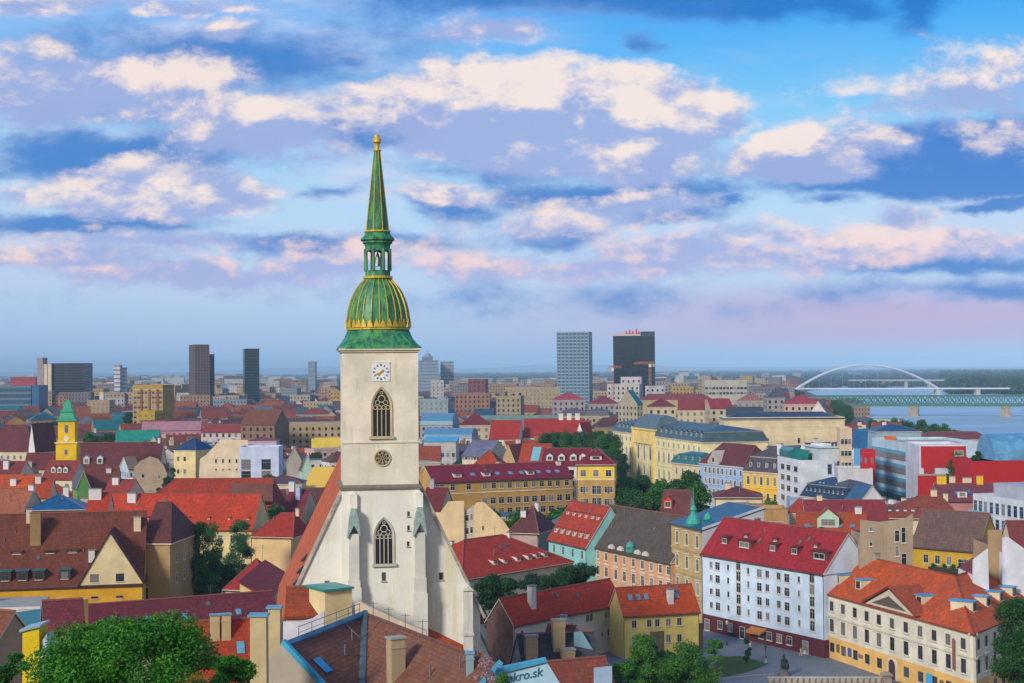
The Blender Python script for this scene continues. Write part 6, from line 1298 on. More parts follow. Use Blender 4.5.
# ---------------------------------------------------------------- trees
def crown_mesh(seed,R,Hh,n,leaf,mat,lobes=14,conic=False,floor=.0,lsz=1.0):
    """many leaf-sized faces gathered in clumps through the volume of the crown"""
    rg=np.random.default_rng(seed); cs=[];rs=[]
    for i in range(lobes):
        z=rg.uniform(.08,.95); rad=(math.sqrt(max(1-(2*z-1)**2,0))*.72 if not conic else (1-z)*.75)
        a=rg.uniform(0,2*math.pi); q=rad*math.sqrt(rg.uniform(.15,1))
        cs.append((q*math.cos(a)*R,q*math.sin(a)*R,z*Hh)); rs.append(rg.uniform(.20,.42)*R*(1.0 if not conic else .75)*lsz)
    cs=np.array(cs); rs=np.array(rs); w_=rs**2/np.sum(rs**2)
    k=rg.choice(lobes,n,p=w_); d=rg.normal(size=(n,3)); d/=np.linalg.norm(d,axis=1)[:,None]
    rad=rs[k]*(1-.55*rg.random(n)**2.2)*(1+.10*rg.normal(size=n)); c=cs[k]+d*rad[:,None]*np.array([1,1,.8])
    # twigs that stick out
    nn=rg.normal(size=(n,3))*.75+d*.8+np.array([0,0,.35]); nn/=np.linalg.norm(nn,axis=1)[:,None]
    t=np.cross(nn,rg.normal(size=(n,3))); t/=np.linalg.norm(t,axis=1)[:,None]; u=np.cross(nn,t)
    s=leaf*rg.uniform(.55,1.25,n)[:,None]
    v=np.stack([c-t*s*.5,c+u*s*.42+t*s*.05,c+t*s*.6,c-u*s*.42+t*s*.05],axis=1).reshape(-1,3)
    me=bpy.data.meshes.new('crown'); me.vertices.add(4*n); me.vertices.foreach_set('co',v.astype(np.float32).ravel())
    me.loops.add(4*n); me.loops.foreach_set('vertex_index',np.arange(4*n,dtype=np.int32)); me.polygons.add(n); me.polygons.foreach_set('loop_start',np.arange(0,4*n,4,dtype=np.int32)); me.polygons.foreach_set('loop_total',np.full(n,4,dtype=np.int32))
    me.materials.append(mat); me.update(); me.validate(); return me
def trunk_mesh(seed,R,Hh,base):
    rr=random.Random(seed); mb=MB(); h=base+Hh*.45; r=max(.12,R*.055)
    mb.tube((0,0,-.3),(0,0,h*.5),r*1.35,r,7); mb.tube((0,0,h*.5),(rr.uniform(-.2,.2),0,h),r,r*.55,7)
    for i in range(6):
        a=i*1.05+rr.random(); z=h*(.5+.07*i); L_=R*rr.uniform(.45,.75); mb.tube((0,0,z),(L_*math.cos(a),L_*math.sin(a),z+L_*.8),r*.5,r*.15,5)
    return mb.mesh('trunk',[BARK])
DKG=leafmat((.012,.055,.008),(.030,.11,.012)); MDG=leafmat((.014,.085,.006),(.042,.17,.010)); BTG=leafmat((.020,.13,.008),(.065,.26,.015)); LTG=leafmat((.030,.12,.012),(.075,.22,.02)); EVG=leafmat((.012,.048,.014),(.028,.085,.020))
TM={}
def tree(label,pos,R,Hh,base,kind,n,leaf,mat,seed=0,rz=0,group=None,cat='tree',name='tree',shared=True,conic=False,lobes=14,lsz=1.0):
    key=(kind,seed)
    if key not in TM: TM[key]=(crown_mesh(seed*7+len(kind),R,Hh,n,leaf,mat,lobes,conic,lsz=lsz),trunk_mesh(seed,R,Hh,base),base)
    cm,tm,b0=TM[key]; t=thing(name,label,cat,pos,rz,group); put('crown',cm,t,(0,0,base)); o=put('trunk',tm,t); o.scale=(1,1,(base+Hh*.4)/(b0+Hh*.45)); return t
def treepx(label,px,topy,Y,R,Hh,kind,n,leaf,mat,z0=None,**k):
    zt=zat(topy,px,Y); z0=hill(Y) if z0 is None else z0; x=ray(px,hor(px)).x*Y; base=max(zt-Hh*1.08-z0,.3)
    return tree(label,(x,Y,z0),R,Hh,base,kind,n,leaf,mat,**k)
treepx('big bright green leafy tree filling the bottom edge, in front of the dark red roof',128,607,84,6.8,10.5,'bigtree',150000,.15,BTG,lobes=75,lsz=.62,seed=3)
treepx('darker green tree crown at the bottom left corner, under the yellow narrow house',-8,642,78,2.6,5,'cornertree',20000,.15,DKG,seed=5,lobes=16)
treepx('leafy shrub tree right of the big tree, before the orange roof',232,652,92,2.4,4.5,'shrubtree',22000,.15,BTG,seed=6,lobes=14)
treepx('thin young tree sprouting in front of the bright yellow narrow house',17,640,95,1.0,4.0,'sprout',2200,.15,MDG,seed=8,lobes=10)
treepx('dense dark green tree at the right edge, overlapping the cream palace',1030,594,205,8.0,12.5,'rightree',60000,.24,DKG,seed=9,lobes=60,lsz=.62)
treepx('light green tree beside the light blue wall, left of the slope',640,632,215,3.2,8,'slopetree',14000,.23,LTG,seed=11,lobes=34,lsz=.9)
treepx('bushy light green tree in the middle of the slope under the yellow house',684,641,212,5.0,8,'slopetreeb',22000,.23,LTG,seed=12,lobes=44,lsz=.85)
treepx('low green tree between the two light green ones on the slope',662,652,218,3.4,6,'slopetreec',11000,.26,MDG,seed=13,lobes=20)
treepx('small thin pale green tree at the left end of the lawn',712,636,240,2.0,6.5,'lawntree',3200,.26,LTG,seed=14,lobes=22,lsz=.9)
treepx('slim dark young tree on the square by the maroon shopfronts',743,634,278,1.3,4.6,'slimtree',900,.34,DKG,seed=15,lobes=7)
treepx('low green bushes at the bottom, right of the light blue wall',622,660,205,3.0,4.5,'slopetreed',9000,.24,MDG,seed=16,lobes=18)
treepx('sparse flowering bush with pinkish shoots beside the light blue billboard',484,654,131,1.3,3.0,'flowerbush',1600,.14,leafmat((.30,.14,.16),(.45,.30,.30)),seed=17,lobes=9)
treepx('bright green shrub at the foot of the light blue billboard',503,673,128,1.4,2.4,'greenbush',4200,.13,LTG,seed=18,lobes=9)
treepx('black green evergreen right behind the cathedral buttresses',487,572,292,4.2,11,'evergreen',14000,.32,EVG,seed=19,conic=False,lobes=20)
for i,(px,top,Y,lab) in enumerate([(510,574,306,'second dark evergreen from the cathedral, before the red hipped roof'),(532,572,314,'third dark evergreen from the cathedral'),(552,569,320,'fourth dark evergreen from the cathedral, beneath the white dormers'),(570,566,330,'rounded green tree at the right end of the evergreen row'),(583,570,334,'last green tree of the evergreen row, beside the peach palace')]):
    treepx(lab,px,top,Y,4.6,11,'evergreenrow%d'%(i%2),14000,.32,EVG if i<2 else MDG if i>3 else DKG,seed=20+i%2,rz=i*1.3,lobes=18,group='evergreens behind the cathedral')
treepx('tall dark tree in the gap between the old hall and the school',205,534,352,5.4,19,'gaptree',26000,.32,MDG,seed=24,lobes=60,lsz=.9)
treepx('greyer green tree in front of the school windows',238,537,380,4.6,17,'gaptreeb',15000,.32,leafmat((.02,.07,.02),(.06,.15,.06)),seed=25,lobes=54,lsz=.9)
treepx('lower dark tree right under the school wall beside the red outbuilding',219,560,360,4.5,9,'gaptreec',11000,.36,DKG,seed=26,lobes=26)
treepx('dark tree beside the crumbling tan gable',166,470,548,4.5,12,'gabletree',4000,.6,EVG,seed=27,lobes=12)
treepx('small bright green tree beside the gable of the crumbling tan house',169,466,600,3,8,'slopetreee',2500,.6,MDG,seed=28,lobes=10)
# park trees around the concert hall, riverside trees: several kinds, copied
PK=[('parkdark',5.5,12,DKG),('parkmid',6.5,13,MDG),('parkwide',8,13,DKG),('parkfir',3.6,16,EVG),('conifer',2.5,9,EVG)]
pk_spots=[(548,432,700,0),(558,428,715,2),(570,430,690,1),(582,428,720,2),(596,430,705,0),(606,434,690,1),(612,430,730,2),(560,440,660,1),(575,442,650,0),(592,443,640,2),(605,446,655,2),(540,436,720,2),
 (600,472,470,2),(622,476,462,1),(634,470,480,2),(645,474,470,0),(656,478,462,1),(668,476,455,2),(680,478,458,0),(640,484,440,2),(660,486,436,1),(628,486,446,0),(612,482,450,1),(688,470,470,0),(676,486,432,2),(650,490,428,2),(622,492,432,2),(694,480,440,1),
 (506,390,1300,3),(520,391,1320,3),(513,392,1290,3),(462,394,1250,3),
 (977,448,450,4),(981,451,455,4),(973,452,446,4),(962,447,470,1),(966,452,460,2),
 (886,418,900,2),(897,417,940,1),(908,418,900,2),(919,419,890,0),(930,421,870,2),(941,423,840,1),(952,426,800,2),(872,419,960,0),(880,420,930,1),
 (835,398,1500,2),(842,400,1450,1),(848,403,1400,2),(838,404,1350,0),(846,408,1250,2),
 (100,433,800,2),(108,432,780,0),(92,431,830,1),(60,418,1000,2),(128,412,1100,0),(150,440,760,1)]
wh={0:'dark leafy',1:'mid green leafy',2:'broad dark',3:'narrow pointed fir',4:'small dark conifer'}
for i,(px,top,Y,kd) in enumerate(pk_spots):
    nm,R,Hh,mt=PK[kd]; sc=1.0 if Y<700 else 1.0
    where=('in the park behind the hotel' if px<616 and 425<top<450 and px>530 else 'in the park before the yellow hall' if 590<px<700 and top>465 else 'beyond the blue vaults' if px<530 and px>450 else 'beside the red gallery' if px>955 and top>440 else 'on the near riverbank' if px>865 else 'by the end of the green bridge' if px>830 else 'on the left side of town')
    treepx('%s tree %s'%(wh[kd],where),px,top,Y,R,Hh,nm,7000,.6 if kd<3 else .4,mt,seed=30+kd,rz=i*2.1,lobes=24,conic=kd>=3,group='trees '+where)
# ---------------------------------------------------------------- woods along the river and the horizon
def woods(name,spots,mat,seed):
    rg=random.Random(seed); mb=MB()
    ico=[(0,0,1),(.894,0,.447),(.276,.851,.447),(-.724,.526,.447),(-.724,-.526,.447),(.276,-.851,.447),(.724,.526,-.447),(-.276,.851,-.447),(-.894,0,-.447),(-.276,-.851,-.447),(.724,-.526,-.447),(0,0,-1)]
    fc=[(0,1,2),(0,2,3),(0,3,4),(0,4,5),(0,5,1),(1,6,2),(2,7,3),(3,8,4),(4,9,5),(5,10,1),(6,7,2),(7,8,3),(8,9,4),(9,10,5),(10,6,1),(11,7,6),(11,8,7),(11,9,8),(11,10,9),(11,6,10)]
    for (x,y,r,h) in spots:
        a=mb.vs([(x+vx*r*rg.uniform(.6,1.25),y+vy*r*rg.uniform(.6,1.25),h*.5+vz*h*.55*rg.uniform(.75,1.15)) for vx,vy,vz in ico])
        for f in fc: mb.face([a[i] for i in f])
    return struct(mb.build(name,mat),'stuff')
rg=random.Random(11); sp=[]
FM=leafmat((.005,.022,.010),(.014,.042,.014))
def river_free(x,y):
    px,py=proj((x,y,0)); 
    if px<796 or py>478: return True
    if 384<py<396 and 800<px<955: return False
    if px>=948 and py<396.5+ (px-948)*.09: return True
    if py>=396 and px>822 and not(px<905 and py>425-(905-px)*.22) : return False
    return not (py>=391 and px>806 and py<398)
for i in range(2600):
    y=rg.uniform(2750,4200) if i<1300 else rg.uniform(4200,9000); px=rg.uniform(946,1110) if y<4200 else rg.uniform(940,1120); x=ray(px,hor(px)).x*y
    if proj((x,y,0))[1]<396.2 or px>1010: sp.append((x,y,rg.uniform(7,15)*(1 if y<4200 else 1.6),rg.uniform(16,27)))
woods('riverside_wood',sp,FM,1)
sp=[]
for i in range(7000):
    y=2300*math.exp(rg.random()*1.75); px=rg.uniform(-40,950); x=ray(px,hor(px)).x*y
    dens=(1 if px>400 else .6) if y>2600 else (.6 if px>640 else .3)
    if y>3600 or px<795:
        if rg.random()<dens: sp.append((x,y,rg.uniform(8,22)*(y/3000)**.6,rg.uniform(10,18)))
woods('distant_wood',sp,FM,2)
# ---------------------------------------------------------------- the rest of the town
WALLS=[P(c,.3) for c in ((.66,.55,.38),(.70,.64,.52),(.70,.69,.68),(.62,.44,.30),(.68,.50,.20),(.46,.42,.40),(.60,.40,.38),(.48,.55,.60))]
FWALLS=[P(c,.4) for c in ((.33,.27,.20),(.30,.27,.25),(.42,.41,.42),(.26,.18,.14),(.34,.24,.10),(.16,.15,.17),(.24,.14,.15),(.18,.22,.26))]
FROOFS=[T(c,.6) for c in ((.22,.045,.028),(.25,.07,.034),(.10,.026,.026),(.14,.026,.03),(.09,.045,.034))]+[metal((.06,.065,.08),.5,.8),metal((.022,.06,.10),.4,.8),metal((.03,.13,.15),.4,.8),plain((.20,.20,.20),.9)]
WN=['cream','ivory','white','tan','yellow','grey','pink','pale blue']
ROOFS=[T((.36,.055,.022),.7),T((.40,.085,.028),.8),T((.15,.03,.028),.5),T((.23,.025,.03),.4),T((.13,.05,.04),.6),metal((.09,.09,.11),.5,.8),metal((.03,.09,.15),.4,.8),metal((.04,.20,.22),.4,.8),CONC]
RN=['red','orange','maroon','crimson','brown','grey','navy','teal','pale flat']
def overlaps(c,rad):
    for (A,d,L,D) in FOOT:
        q=Vector((c.x-A.x,c.y-A.y,0)); s=q.dot(d); t=q.dot(Vector((-d.y,d.x,0)))
        if -rad<s<L+rad and -rad<t<D+rad: return True
    return False
TREEPOS=[(o.location.x,o.location.y) for o in COL.objects if o.name.startswith('tree')]
GD={}
rg=random.Random(21); cand=[]
Y=300.0
while Y<3400:
    step=16+Y*.006; hw_=Y*.37
    x=-hw_-rg.uniform(0,20)
    while x<hw_+20:
        L=rg.uniform(12,24)*(1 if Y<900 else 1.0); D=rg.uniform(10,15)
        cx=x+L/2; yy_=Y+rg.uniform(-4,4)
        rot=28*math.sin(cx*.004+Y*.003)+rg.uniform(-6,6)+(90 if rg.random()<.2 else 0)
        cand.append((Vector((cx,yy_,0)),L,D,rot)); x+=L*1.02+ (rg.uniform(5,10) if rg.random()<.25 else rg.uniform(-1,1.5))
    Y+=step
fills=[]
for (c,L,D,rot) in cand:
    px,py=proj(c)
    if px<-30 or px>1054: continue
    if c.y<330 and not(px<230): continue
    if 690<px<1024 and c.y<330: continue
    if c.y>560 and not river_free(c.x,c.y-D): continue
    if c.y>480 and px>830 and proj((c.x,c.y,0))[1]<438+(px-900)*.3 and px>900: continue
    if px>985 and c.y>395: continue
    big=c.y>1500 and rg.random()<.12
    h=rg.uniform(10,16) if c.y<900 else rg.uniform(9,19) if not big else rg.uniform(20,36)
    if c.y<430: h=rg.uniform(8,12)
    rad=max(L,D)*.46
    if overlaps(c,rad*.8): continue
    if any((c.x-a)**2+(c.y-b_)**2<(rad+3.5)**2 for a,b_ in TREEPOS): continue
    kd=rg.random(); 
    if big: kind,r='flat',0; L*=1.5
    elif kd<.5: kind,r='gable',D*.5*rg.uniform(.75,1.0)
    elif kd<.78: kind,r='hip',D*.5*rg.uniform(.6,.95)
    else: kind,r='flat',0
    wpx=L*F/c.y; tp=proj((c.x,c.y-D/2,h+r)); bx=(tp[0]-wpx*.6,tp[1],tp[0]+wpx*.6)
    if c.y>700 and tp[1]<hor(px)+2 and not big: h-=4
    bad=False
    for (a0,b0,a1,b1,yp) in PROT:
        if c.y<yp and bx[2]>a0 and bx[0]<a1 and bx[1]<b1-1: bad=True; break
    if bad: continue
    wi=rg.choices(range(8),[5,5,6,3,2,3,1.5,2])[0]; ri=8 if kind=='flat' and rg.random()<.5 else rg.choices(range(8),[4.5,3.2,4,2,5,3,2,1.4])[0]
    if kind=='flat' and ri<5: ri=rg.choice([5,6,7,8])
    fills.append((c,L,D,rot,h,kind,r,wi,ri,big))
fills.sort(key=lambda f:f[0].y)
NIND=230
FILLROOTS=[]
ac=[MB() for _ in range(1)]; stuffmb=MB(); SM=FWALLS+[GL]+FROOFS
for k,(c,L,D,rot,h,kind,r,wi,ri,big) in enumerate(fills):
    cs,sn=math.cos(R_(rot)),math.sin(R_(rot)); dx=Vector((cs,sn,0)); dy=Vector((-sn,cs,0))
    # the longer the turn, the more another side faces the viewer: pick the frame whose facade does
    A=c-dx*L/2-dy*D/2
    if dy.y<0: A=c+dx*L/2+dy*D/2; dx=-dx; dy=-dy
    rz=math.atan2(dx.y,dx.x)
    if k<NIND:
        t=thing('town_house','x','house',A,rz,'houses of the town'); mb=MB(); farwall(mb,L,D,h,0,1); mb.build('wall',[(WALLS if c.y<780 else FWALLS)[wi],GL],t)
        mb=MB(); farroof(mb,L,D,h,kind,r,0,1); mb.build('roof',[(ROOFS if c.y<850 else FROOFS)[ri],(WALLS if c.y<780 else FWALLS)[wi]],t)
        nc=rg.choice([1,1,2,2,3,3]) if kind!='flat' else rg.choice([0,1])
        for q in range(nc):
            x=L*rg.uniform(.15,.85); yq=D*rg.choice([.35,.5,.6]); z=(h+r*(1-abs(yq-D/2)/(D/2))-.5) if kind!='flat' else h+.4
            put('chimney',chimney_mesh(rg.choice([1.0,1.6,2.2]),.9,rg.choice([2.0,2.6]),rg.choice([CW,PCP,P((.4,.22,.15),.4)]),CAPG,0),t,(x,yq,z))
        if kind!='flat' and rg.random()<.6 and c.y<720:
            for q in (.3,.5,.7):
                mb=MB(); mb.box(-.6,.6,-.1,2,-.3,1.2,0); mb.box(-.75,.75,-.3,2.2,1.2,1.35,1); dk=mb.build('dormer',[CW,ROOFS[ri]],t,(L*q,1.8,h+r*1.8/(D/2))); window(dk,(0,-.1,.25),0,.8,.8,'dark',None,False)
        FILLROOTS.append((t,c,L,h,r,kind,wi,ri,nc))
    else:
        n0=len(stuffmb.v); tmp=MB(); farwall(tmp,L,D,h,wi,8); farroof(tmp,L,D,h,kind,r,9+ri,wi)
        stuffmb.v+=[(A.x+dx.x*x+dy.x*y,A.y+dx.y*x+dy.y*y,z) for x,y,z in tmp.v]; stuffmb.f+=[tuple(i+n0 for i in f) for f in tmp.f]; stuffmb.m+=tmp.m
# suburbs further out, towards the horizon
for i in range(1500):
    y=3200*math.exp(rg.random()*1.2); px=rg.uniform(-30,1000); x=ray(px,hor(px)).x*y
    if px>790 and y<6000: continue
    if rg.random()<(.9 if px>430 else .55): continue
    L=rg.uniform(18,60); D=14; h=rg.uniform(8,22) if rg.random()<.85 else rg.uniform(25,42); wi=rg.choice([0,1,2,2,2,5,6]); tmp=MB(); farwall(tmp,L,D,h,wi,8); farroof(tmp,L,D,h,'flat' if rg.random()<.7 else 'gable',6,9+rg.choice([0,2,5,8,8]),wi); n0=len(stuffmb.v)
    stuffmb.v+=[(x+a,y+b_,z) for a,b_,z in tmp.v]; stuffmb.f+=[tuple(q+n0 for q in f) for f in tmp.f]; stuffmb.m+=tmp.m
struct(stuffmb.build('distant_houses',SM),'stuff')
print('fills',len(fills),'objects',len(COL.objects))
# ---------------------------------------------------------------- street trees scattered in the town
rg=random.Random(5); nt=0
TKN={0:'dark leafy',1:'mid green',2:'broad dark'}
STREET=[]
for i in range(2000):
    if nt>=150: break
    y=420+1500*rg.random()**1.6; px=rg.uniform(0,1000); x=ray(px,hor(px)).x*y; c=Vector((x,y,0))
    if (px>820 and y>450) or overlaps(c,4): continue
    if any(abs(c.x-f[0].x)<f[1]*.6+3 and abs(c.y-f[0].y)<f[2]*.7+3 for f in fills): continue
    kd=rg.randrange(3); nm,R,Hh,mt=PK[kd]; tp=proj((x,y,15)); 
    if any(y<p[4] and p[0]-4<tp[0]<p[2]+4 and tp[1]<p[3]-2 for p in PROT): continue
    t=treepx('x',px,tp[1],y,R,Hh,nm,3200,.85,mt,seed=30+kd,rz=rg.random()*6,group='street trees among the roofs'); STREET.append((t,TKN[kd],tp[0],tp[1]+5,y)); nt+=1
# ---------------------------------------------------------------- balcony plants, balustrade, street things
A_,B_,xa,xb=PLANTS[0]; d=(B_-A_).normalized()
for i in range(5):
    x=xa+(xb-xa)*(i+.4)/5; p=Vector((A_.x,A_.y,8.9))+d*x+Vector((d.y,-d.x,0))*.7
    tree(['trailing green plant at the left end of the planted balcony','second leafy plant from the left on the planted balcony','middle leafy plant on the planted balcony','fourth leafy plant from the left on the planted balcony','green plant at the right end of the planted balcony'][i],p,1.0,1.6,.2,'balconyplant',260,.3,MDG,seed=40,rz=i,group='plants on the balcony',cat='plant',name='potted_plant',lobes=6)
HEDGE=atz(822,499,9); HE=atz(838,503,9)
for i in range(4):
    p=HEDGE.lerp(HE,i/3); tree(['leftmost bright green roof plant under the dark blue mansard','second bright green roof plant under the dark blue mansard','third bright green roof plant under the dark blue mansard','rightmost bright green roof plant under the dark blue mansard'][i],(p.x-2,p.y-4,8.6),2.4,2.6,.3,'roofplant',700,.5,LTG,seed=41,rz=i*2,group='roof plants',cat='plant',name='roof_plant',lobes=8)
p0=atz(768,687,0);p1=atz(888,687,0); p0.z=p1.z=0
bl=thing('balustrade','long stone balustrade wall with square posts along the bottom of the square','balustrade',(p0.x,p0.y,0),math.atan2(p1.y-p0.y,p1.x-p0.x)); L_=(p1-p0).length
mb=MB(); mb.box(0,L_,0,.5,0,.75); mb.build('base',stone((.30,.26,.22)),bl); mb=MB(); mb.box(0,L_,-.06,.56,1.5,1.7); mb.build('rail',P((.42,.40,.38),.5),bl)
for i in range(20):
    x=L_*(i+.5)/20; mb=MB(); mb.box(x-.3,x+.3,.02,.48,.752,1.498); mb.build('post',P((.40,.34,.27),.5),bl)
p=atz(866,690,0); mb=MB(); mb.box(-.7,.7,-.7,.7,0,2.0); mb.rings([[(s*a_,t_*a_,z_) for s,t_ in((-1,-1),(1,-1),(1,1),(-1,1))] for a_,z_ in((.702,2.0),(.9,2.02),(.9,2.25),(.6,2.5),(.1,2.7))]); tag(mb.build('gate_pillar',stone((.36,.30,.24)),None,(L_ and p.x+4,p.y+2,0)),'stone gate pillar at the right end of the balustrade','pillar')
p=atz(784,676,0); t=thing('fountain_statue','dark bronze statue group on a round base in front of the balustrade','statue',p)
mb=MB(); mb.lathe([(1.1,0),(1.1,.4),(.8,.5),(.7,1.2),(.75,1.3)],12); mb.build('plinth',stone((.16,.15,.14)),t)
mb=MB(); mb.lathe([(.45,1.3),(.6,1.8),(.5,2.5),(.55,2.9),(.25,3.15),(.22,3.3),(.27,3.5),(.2,3.75),(.03,3.85)],10); mb.lathe([(.3,1.3),(.4,1.7),(.35,2.2),(.15,2.45),(.2,2.65),(.05,2.8)],8,(.55,-.2,0)); mb.build('figure',plain((.02,.035,.03),.5,.3),t)
# lamp post, cafe sign and parasol by the shops
def lamp(label,px,py):
    p=atz(px,py,0); t=thing('street_lamp',label,'street lamp',p,0,'street lamps on the square'); mb=MB(); mb.lathe([(.14,0),(.12,.5),(.06,.7),(.05,4.0)],8); mb.build('post',DARKP,t)
    mb=MB(); mb.lathe([(.05,4.0),(.2,4.1),(.26,4.6),(.05,4.85)],8); mb.build('lantern',plain((.5,.5,.45),.3),t)
lamp('slim street lamp at the corner of the white block and the cream palace',820,655); lamp('slim street lamp left of the slim dark young tree on the square',727,645)
A7=atz(702,553,16);B7=atz(824,573,16); d7=(B7-A7).normalized(); n7=Vector((d7.y,-d7.x,0))
s=seg_x(A7,B7,757); p=Vector((A7.x,A7.y,0))+d7*s; mb=MB(); mb.prism([(0,3.1),(0,2.6),(-1.6,2.2),(-1.6,2.35)],lambda q,k:(-2.2 if k==0 else 2.2,q[0]-.05,q[1])); 
t=thing('awning','orange awning over a shopfront in the maroon ground floor','awning',p,math.atan2(d7.y,d7.x)); ob=mb.build('canopy',plain((.40,.15,.035),.8),t); mb=MB(); mb.box(-2.2,2.2,-1.68,-1.64,1.95,2.25); mb.build('valance',plain((.55,.16,.03),.7),t)
# ---------------------------------------------------------------- people on the square
def person(label,px,py,face,shirt,legs,hair,walk=.25,skirt=False):
    sk=[(0,0,.95),(0,0,1.15),(0,.01,1.38),(0,.0,1.52),(0,-.01,1.58),(0,-.02,1.68),(0,-.01,1.77)]; rd=[.15,.135,.16,.06,.075,.10,.07]; ed=[(i,i+1) for i in range(6)]
    def add(p,r,par): sk.append(p); rd.append(r); ed.append((par,len(sk)-1)); return len(sk)-1
    for s in(-1,1):
        w_=walk*s; a=add((s*.1,0,.9),.10,0); b_=add((s*.1,-w_*.5,.50),.07,a); c=add((s*.1,-w_*.6+.1*(w_<0),.10),.045,b_); add((s*.1,-w_*.6-.16+.1*(w_<0),.04),.04,c)
        a=add((s*.19,0,1.42),.065,2); b_=add((s*.25,w_*.3,1.14),.048,a); c=add((s*.26,w_*.5-.08,.90),.035,b_); h=add((s*.26,w_*.5-.10,.83),.032,c)
        for f in range(4): q=add((s*(.245+.012*0),w_*.5-.135+.022*f,.775-.004*f),.009,h); add((s*.25,w_*.5-.135+.02*f,.735+.012*abs(f-1.4)),.008,q)
        q=add((s*.235,w_*.5-.14,.82),.010,h); add((s*.23,w_*.5-.165,.79),.009,q)
    me=bpy.data.meshes.new('body'); me.from_pydata(sk,ed,[]); o=bpy.data.objects.new('body',me); COL.objects.link(o)
    m=o.modifiers.new('s','SKIN'); 
    for i,v in enumerate(me.skin_vertices[0].data): v.radius=(rd[i],rd[i]*(.8 if i<3 else 1)); v.use_root=(i==0)
    u=o.modifiers.new('u','SUBSURF'); u.levels=2; u.render_levels=2
    bpy.context.view_layer.update(); m2=bpy.data.meshes.new_from_object(o.evaluated_get(bpy.context.evaluated_depsgraph_get())); bpy.data.objects.remove(o)
    mats=[plain((.55,.33,.23),.6),plain(shirt,.8),plain(legs,.8),plain((.04,.03,.03),.6)]
    for q in mats: m2.materials.append(q)
    for f in m2.polygons:
        c=f.center; f.material_index=3 if c.z<.09 else 2 if c.z<.96 and abs(c.x)<.2 else 1 if c.z<1.5 and not(abs(c.x)>.2 and c.z<1.0) else 0; f.use_smooth=True
    p=atz(px,py,0); p.z=.05; t=thing('person',label,'person',p,face); put('body',m2,t)
    mb=MB(); mb.lathe([(.02,1.60),(.10,1.62),(.118,1.70),(.105,1.78),(.06,1.82),(.01,1.83)],12,(0,.018,0)); mb.build('hair',plain(hair,.7),t)
    for s in(-1,1): mb=MB(); mb.lathe([(.004,-.008),(.012,0),(.004,.008)],6,(s*.035,-.115,1.70)); mb.build('eye',DARKP,t)
    mb=MB(); mb.prism([(-.015,1.655),(.015,1.655),(0,1.695)],lambda q,k:(q[0]*(1 if k==0 else .6),-.105 if k==0 else -.135,q[1])); mb.build('nose',mats[0],t)
    return t
person('walker in a pale yellow top and light trousers near the maroon shopfronts',801,657,.6,(.62,.55,.30),(.55,.50,.40),(.12,.07,.04))
person('second walker just behind the one in pale yellow, in cream',805,659,.4,(.60,.56,.45),(.20,.20,.22),(.05,.03,.02),-.2)
person('walker in a red top and white trousers beside the slim young tree',750,648,-.4,(.55,.04,.06),(.66,.64,.66),(.06,.04,.03))
person('person in dark green top and white trousers standing at the tip of the lawn',766,664,1.0,(.03,.06,.04),(.62,.62,.66),(.03,.02,.02),.1)
person('person in dark clothes behind the one in dark green and white',765.5,653,2.4,(.04,.06,.06),(.05,.05,.06),(.03,.02,.02),.15)
# ---------------------------------------------------------------- parked cars
def car(label,px,py,rz,c,z=0):
    p=atz(px,py,z); t=thing('parked_car',label,'car',p,rz,'cars parked under the trees by the school'); bm_=plain(c,.25,.3)
    o=[(-2.1,.35),(2.1,.35),(2.15,.6),(2.0,.82),(1.15,.92),(.55,1.38),(-1.1,1.42),(-1.8,.98),(-2.12,.9),(-2.18,.6)]
    mb=MB(); mb.prism(o[::-1],lambda q,k:(q[0],-.85 if k==0 else .85,q[1])); mb.build('body',bm_,t)
    for y in(-.86,.86): mb=MB(); mb.prism([(1.0,.95),(.5,1.32),(-1.0,1.35),(-1.5,1.0)],lambda q,k:(q[0],y,q[1]) if k==0 else (q[0],y*1.006,q[1])); mb.build('side_window',GL,t)
    mb=MB(); mb.poly([(1.13,-.7,.95),(1.13,.7,.95),(.6,.66,1.345),(.6,-.66,1.345)]); mb.build('windscreen',GL,t,(.03,0,.01))
    for x in(-1.3,1.3):
        for y in(-.8,.8):
            mb=MB(); mb.prism([(.33*math.cos(a*math.pi/7),.33*math.sin(a*math.pi/7)) for a in range(14)],lambda q,k:(x+q[0],y-.11 if k==0 else y+.11,.33+q[1])); w_=mb.build('wheel',DARKP,t); mb=MB(); mb.prism([(.18*math.cos(a*math.pi/7),.18*math.sin(a*math.pi/7)) for a in range(14)],lambda q,k:(x+q[0],y-.12 if k==0 else y+.12,.33+q[1])); mb.build('rim',plain((.4,.4,.42),.3,.7),w_)
    for s in(-.6,.6): mb=MB(); mb.box(2.08,2.17,s-.2,s+.2,.62,.76); mb.build('headlight',plain((.7,.7,.68),.2),t)
car('black parked car left of the red outbuilding, nearer the old hall',200,600,.4,(.012,.014,.018)); car('dark blue parked car closest to the red outbuilding',213,598,.35,(.012,.02,.045))
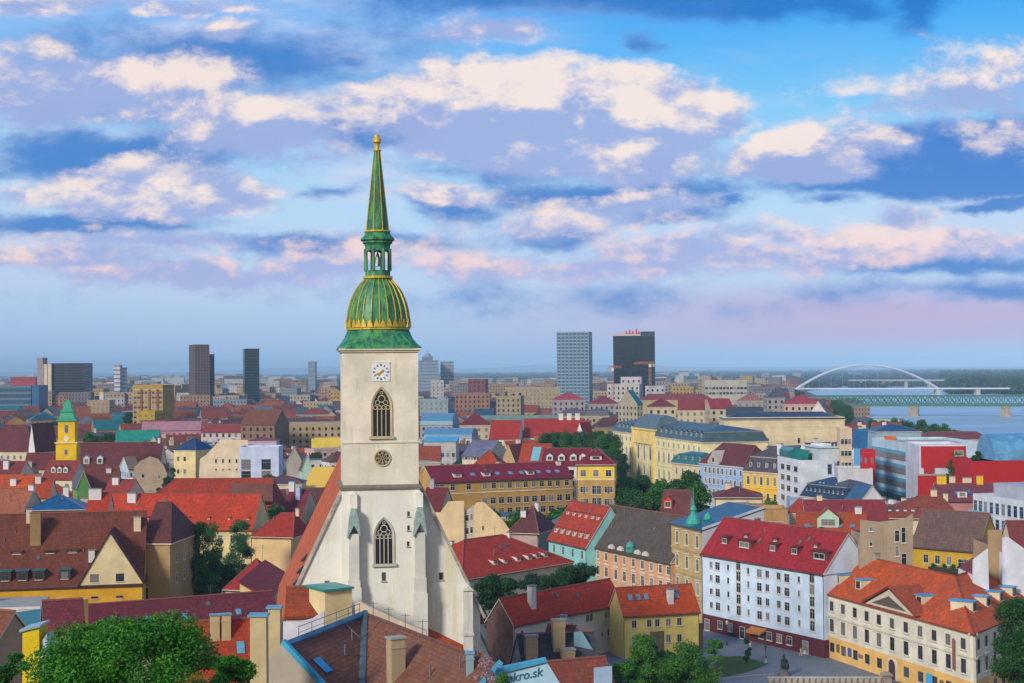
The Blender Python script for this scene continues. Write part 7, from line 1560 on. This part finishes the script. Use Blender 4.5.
# ---------------------------------------------------------------- labels of the small houses, told apart by their neighbours
def short(o): 
    return o['label']
KEYS=[(cath,'the cathedral',380,400,190),(ch,'the yellow church tower',68,440,600)]
SHORT={'tan nine storey':'the tan apartment tower','long cream school':'the school','long tan hotel':'the hotel','grand pale yellow':'the yellow concert hall','light blue house':'the light blue house','white modernist':'the white modernist block','modernist gallery':'the gallery','silver grey':'the silver tower','black glass':'the black glass tower','long pink row':'the pink row','long bright green':'the green copper roof','red convent roof':'the convent','long tan factory':'the long tan hall','dark blue glass slab':'the dark glass slab','tall brown':'the tall brown tower','dark teal tower':'the dark teal tower','white stepped':'the stepped white offices','long pale ochre':'the ochre arcade block','pink red mansard':'the pink riverside block','blue barrel':'the blue vaulted hall','long grey metal':'the long grey roof','cream house with dark navy':'the navy roofed house','broad crumbling':'the crumbling tan gable','dark red church':'the church nave','large brown':'the old hall','long teal flat':'the long teal roof','low house with a bright golden':'the golden roof','large dark red':'the large hipped roof','long beige':'the beige arcade block','pale blue flat':'the pale blue house','brown barn':'the brown barn roof','white block of flats':'the white flats','distant domed':'the domed tower','wide magenta':'the magenta roof','white riverside':'the riverside gable house','low white museum':'the white museum','long low blue glass':'the blue glass office','dull red block above':'the dull red block'}
for (o,x,y,Yd) in LAND:
    for kx,vx in SHORT.items():
        if o.get('label','').startswith(kx): KEYS.append((o,vx,x,y,Yd))
used=set(o['label'] for o in COL.objects if 'label' in o)
def where(px,py,Y,skip=0):
    ks=sorted(KEYS,key=lambda k:(k[2]-px)**2+(2.2*(k[3]-py))**2); out=[]
    for k in ks[:7]:
        dx,dy=px-k[2],py-k[3]
        if abs(dx)>abs(dy)*1.3: out.append(('left of ' if dx<0 else 'right of ')+k[1])
        else: out.append(('above ' if dy<0 else 'below ')+k[1])
    return out
def uniq(first,px,py,Y):
    ws=where(px,py,Y); opts=[first+' '+w_ for w_ in ws[:3]]+[first+' '+a+' and '+b_ for i,a in enumerate(ws[:6]) for b_ in ws[i+1:7]]
    for o in opts:
        if o not in used and len(o.split())<=16: used.add(o); return o
    k=2
    words=['second','third','fourth','fifth','sixth','seventh']
    for w_ in words:
        for q in ws[:4]:
            o=w_+' '+first+' '+q
            if o not in used: used.add(o); return o
    return first+' among the dense roofs'
KD={'gable':'gabled','hip':'hipped','flat':'flat'}
for (t,c,L,h,r,kind,wi,ri,nc) in FILLROOTS:
    px,py=proj((c.x,c.y,h)); size='wide ' if L>23 else 'narrow ' if L<14 else ''
    rn=RN[ri] if RN[ri]!='pale flat' else 'pale'
    t['label']=uniq('%s%s house with %s %s roof'%(size,WN[wi],rn,KD[kind])+(', two chimneys,' if nc==2 else ', three chimneys,' if nc==3 else ''),px,py,c.y)
for (t,kn,px,py,Y) in STREET: t['label']=uniq('%s street tree'%kn,px,py,Y)
# same labels among hand-placed trees: tell them apart by their order
seen={}
for o in list(COL.objects):
    if o.parent is None and 'label' in o and o.name.startswith('tree'): seen.setdefault(o['label'],[]).append(o)
OR_=['leftmost','second','third','fourth','fifth','sixth','seventh','eighth','ninth','tenth','eleventh','twelfth']
for lab,os_ in seen.items():
    if len(os_)>1:
        os_.sort(key=lambda o:proj(o.location)[0])
        for i,o in enumerate(os_): o['label']=(OR_[min(i,11)]+' '+lab+(' counted from the left' if i else ''))
# ---------------------------------------------------------------- haze
mb=MB(); mb.box(-70000,70000,-1500,70000,-60,215); m=bpy.data.materials.new('haze'); m.use_nodes=True; n=NT(m.node_tree); m.node_tree.nodes.clear()
vo=n.n('ShaderNodeVolumePrincipled'); vo.inputs['Color'].default_value=(.40,.66,1,1); vo.inputs['Density'].default_value=.00007; vo.inputs['Anisotropy'].default_value=-.35
out=n.n('ShaderNodeOutputMaterial'); n.L.new(vo.outputs[0],out.inputs['Volume']); hz=struct(mb.build('haze',m),'stuff')
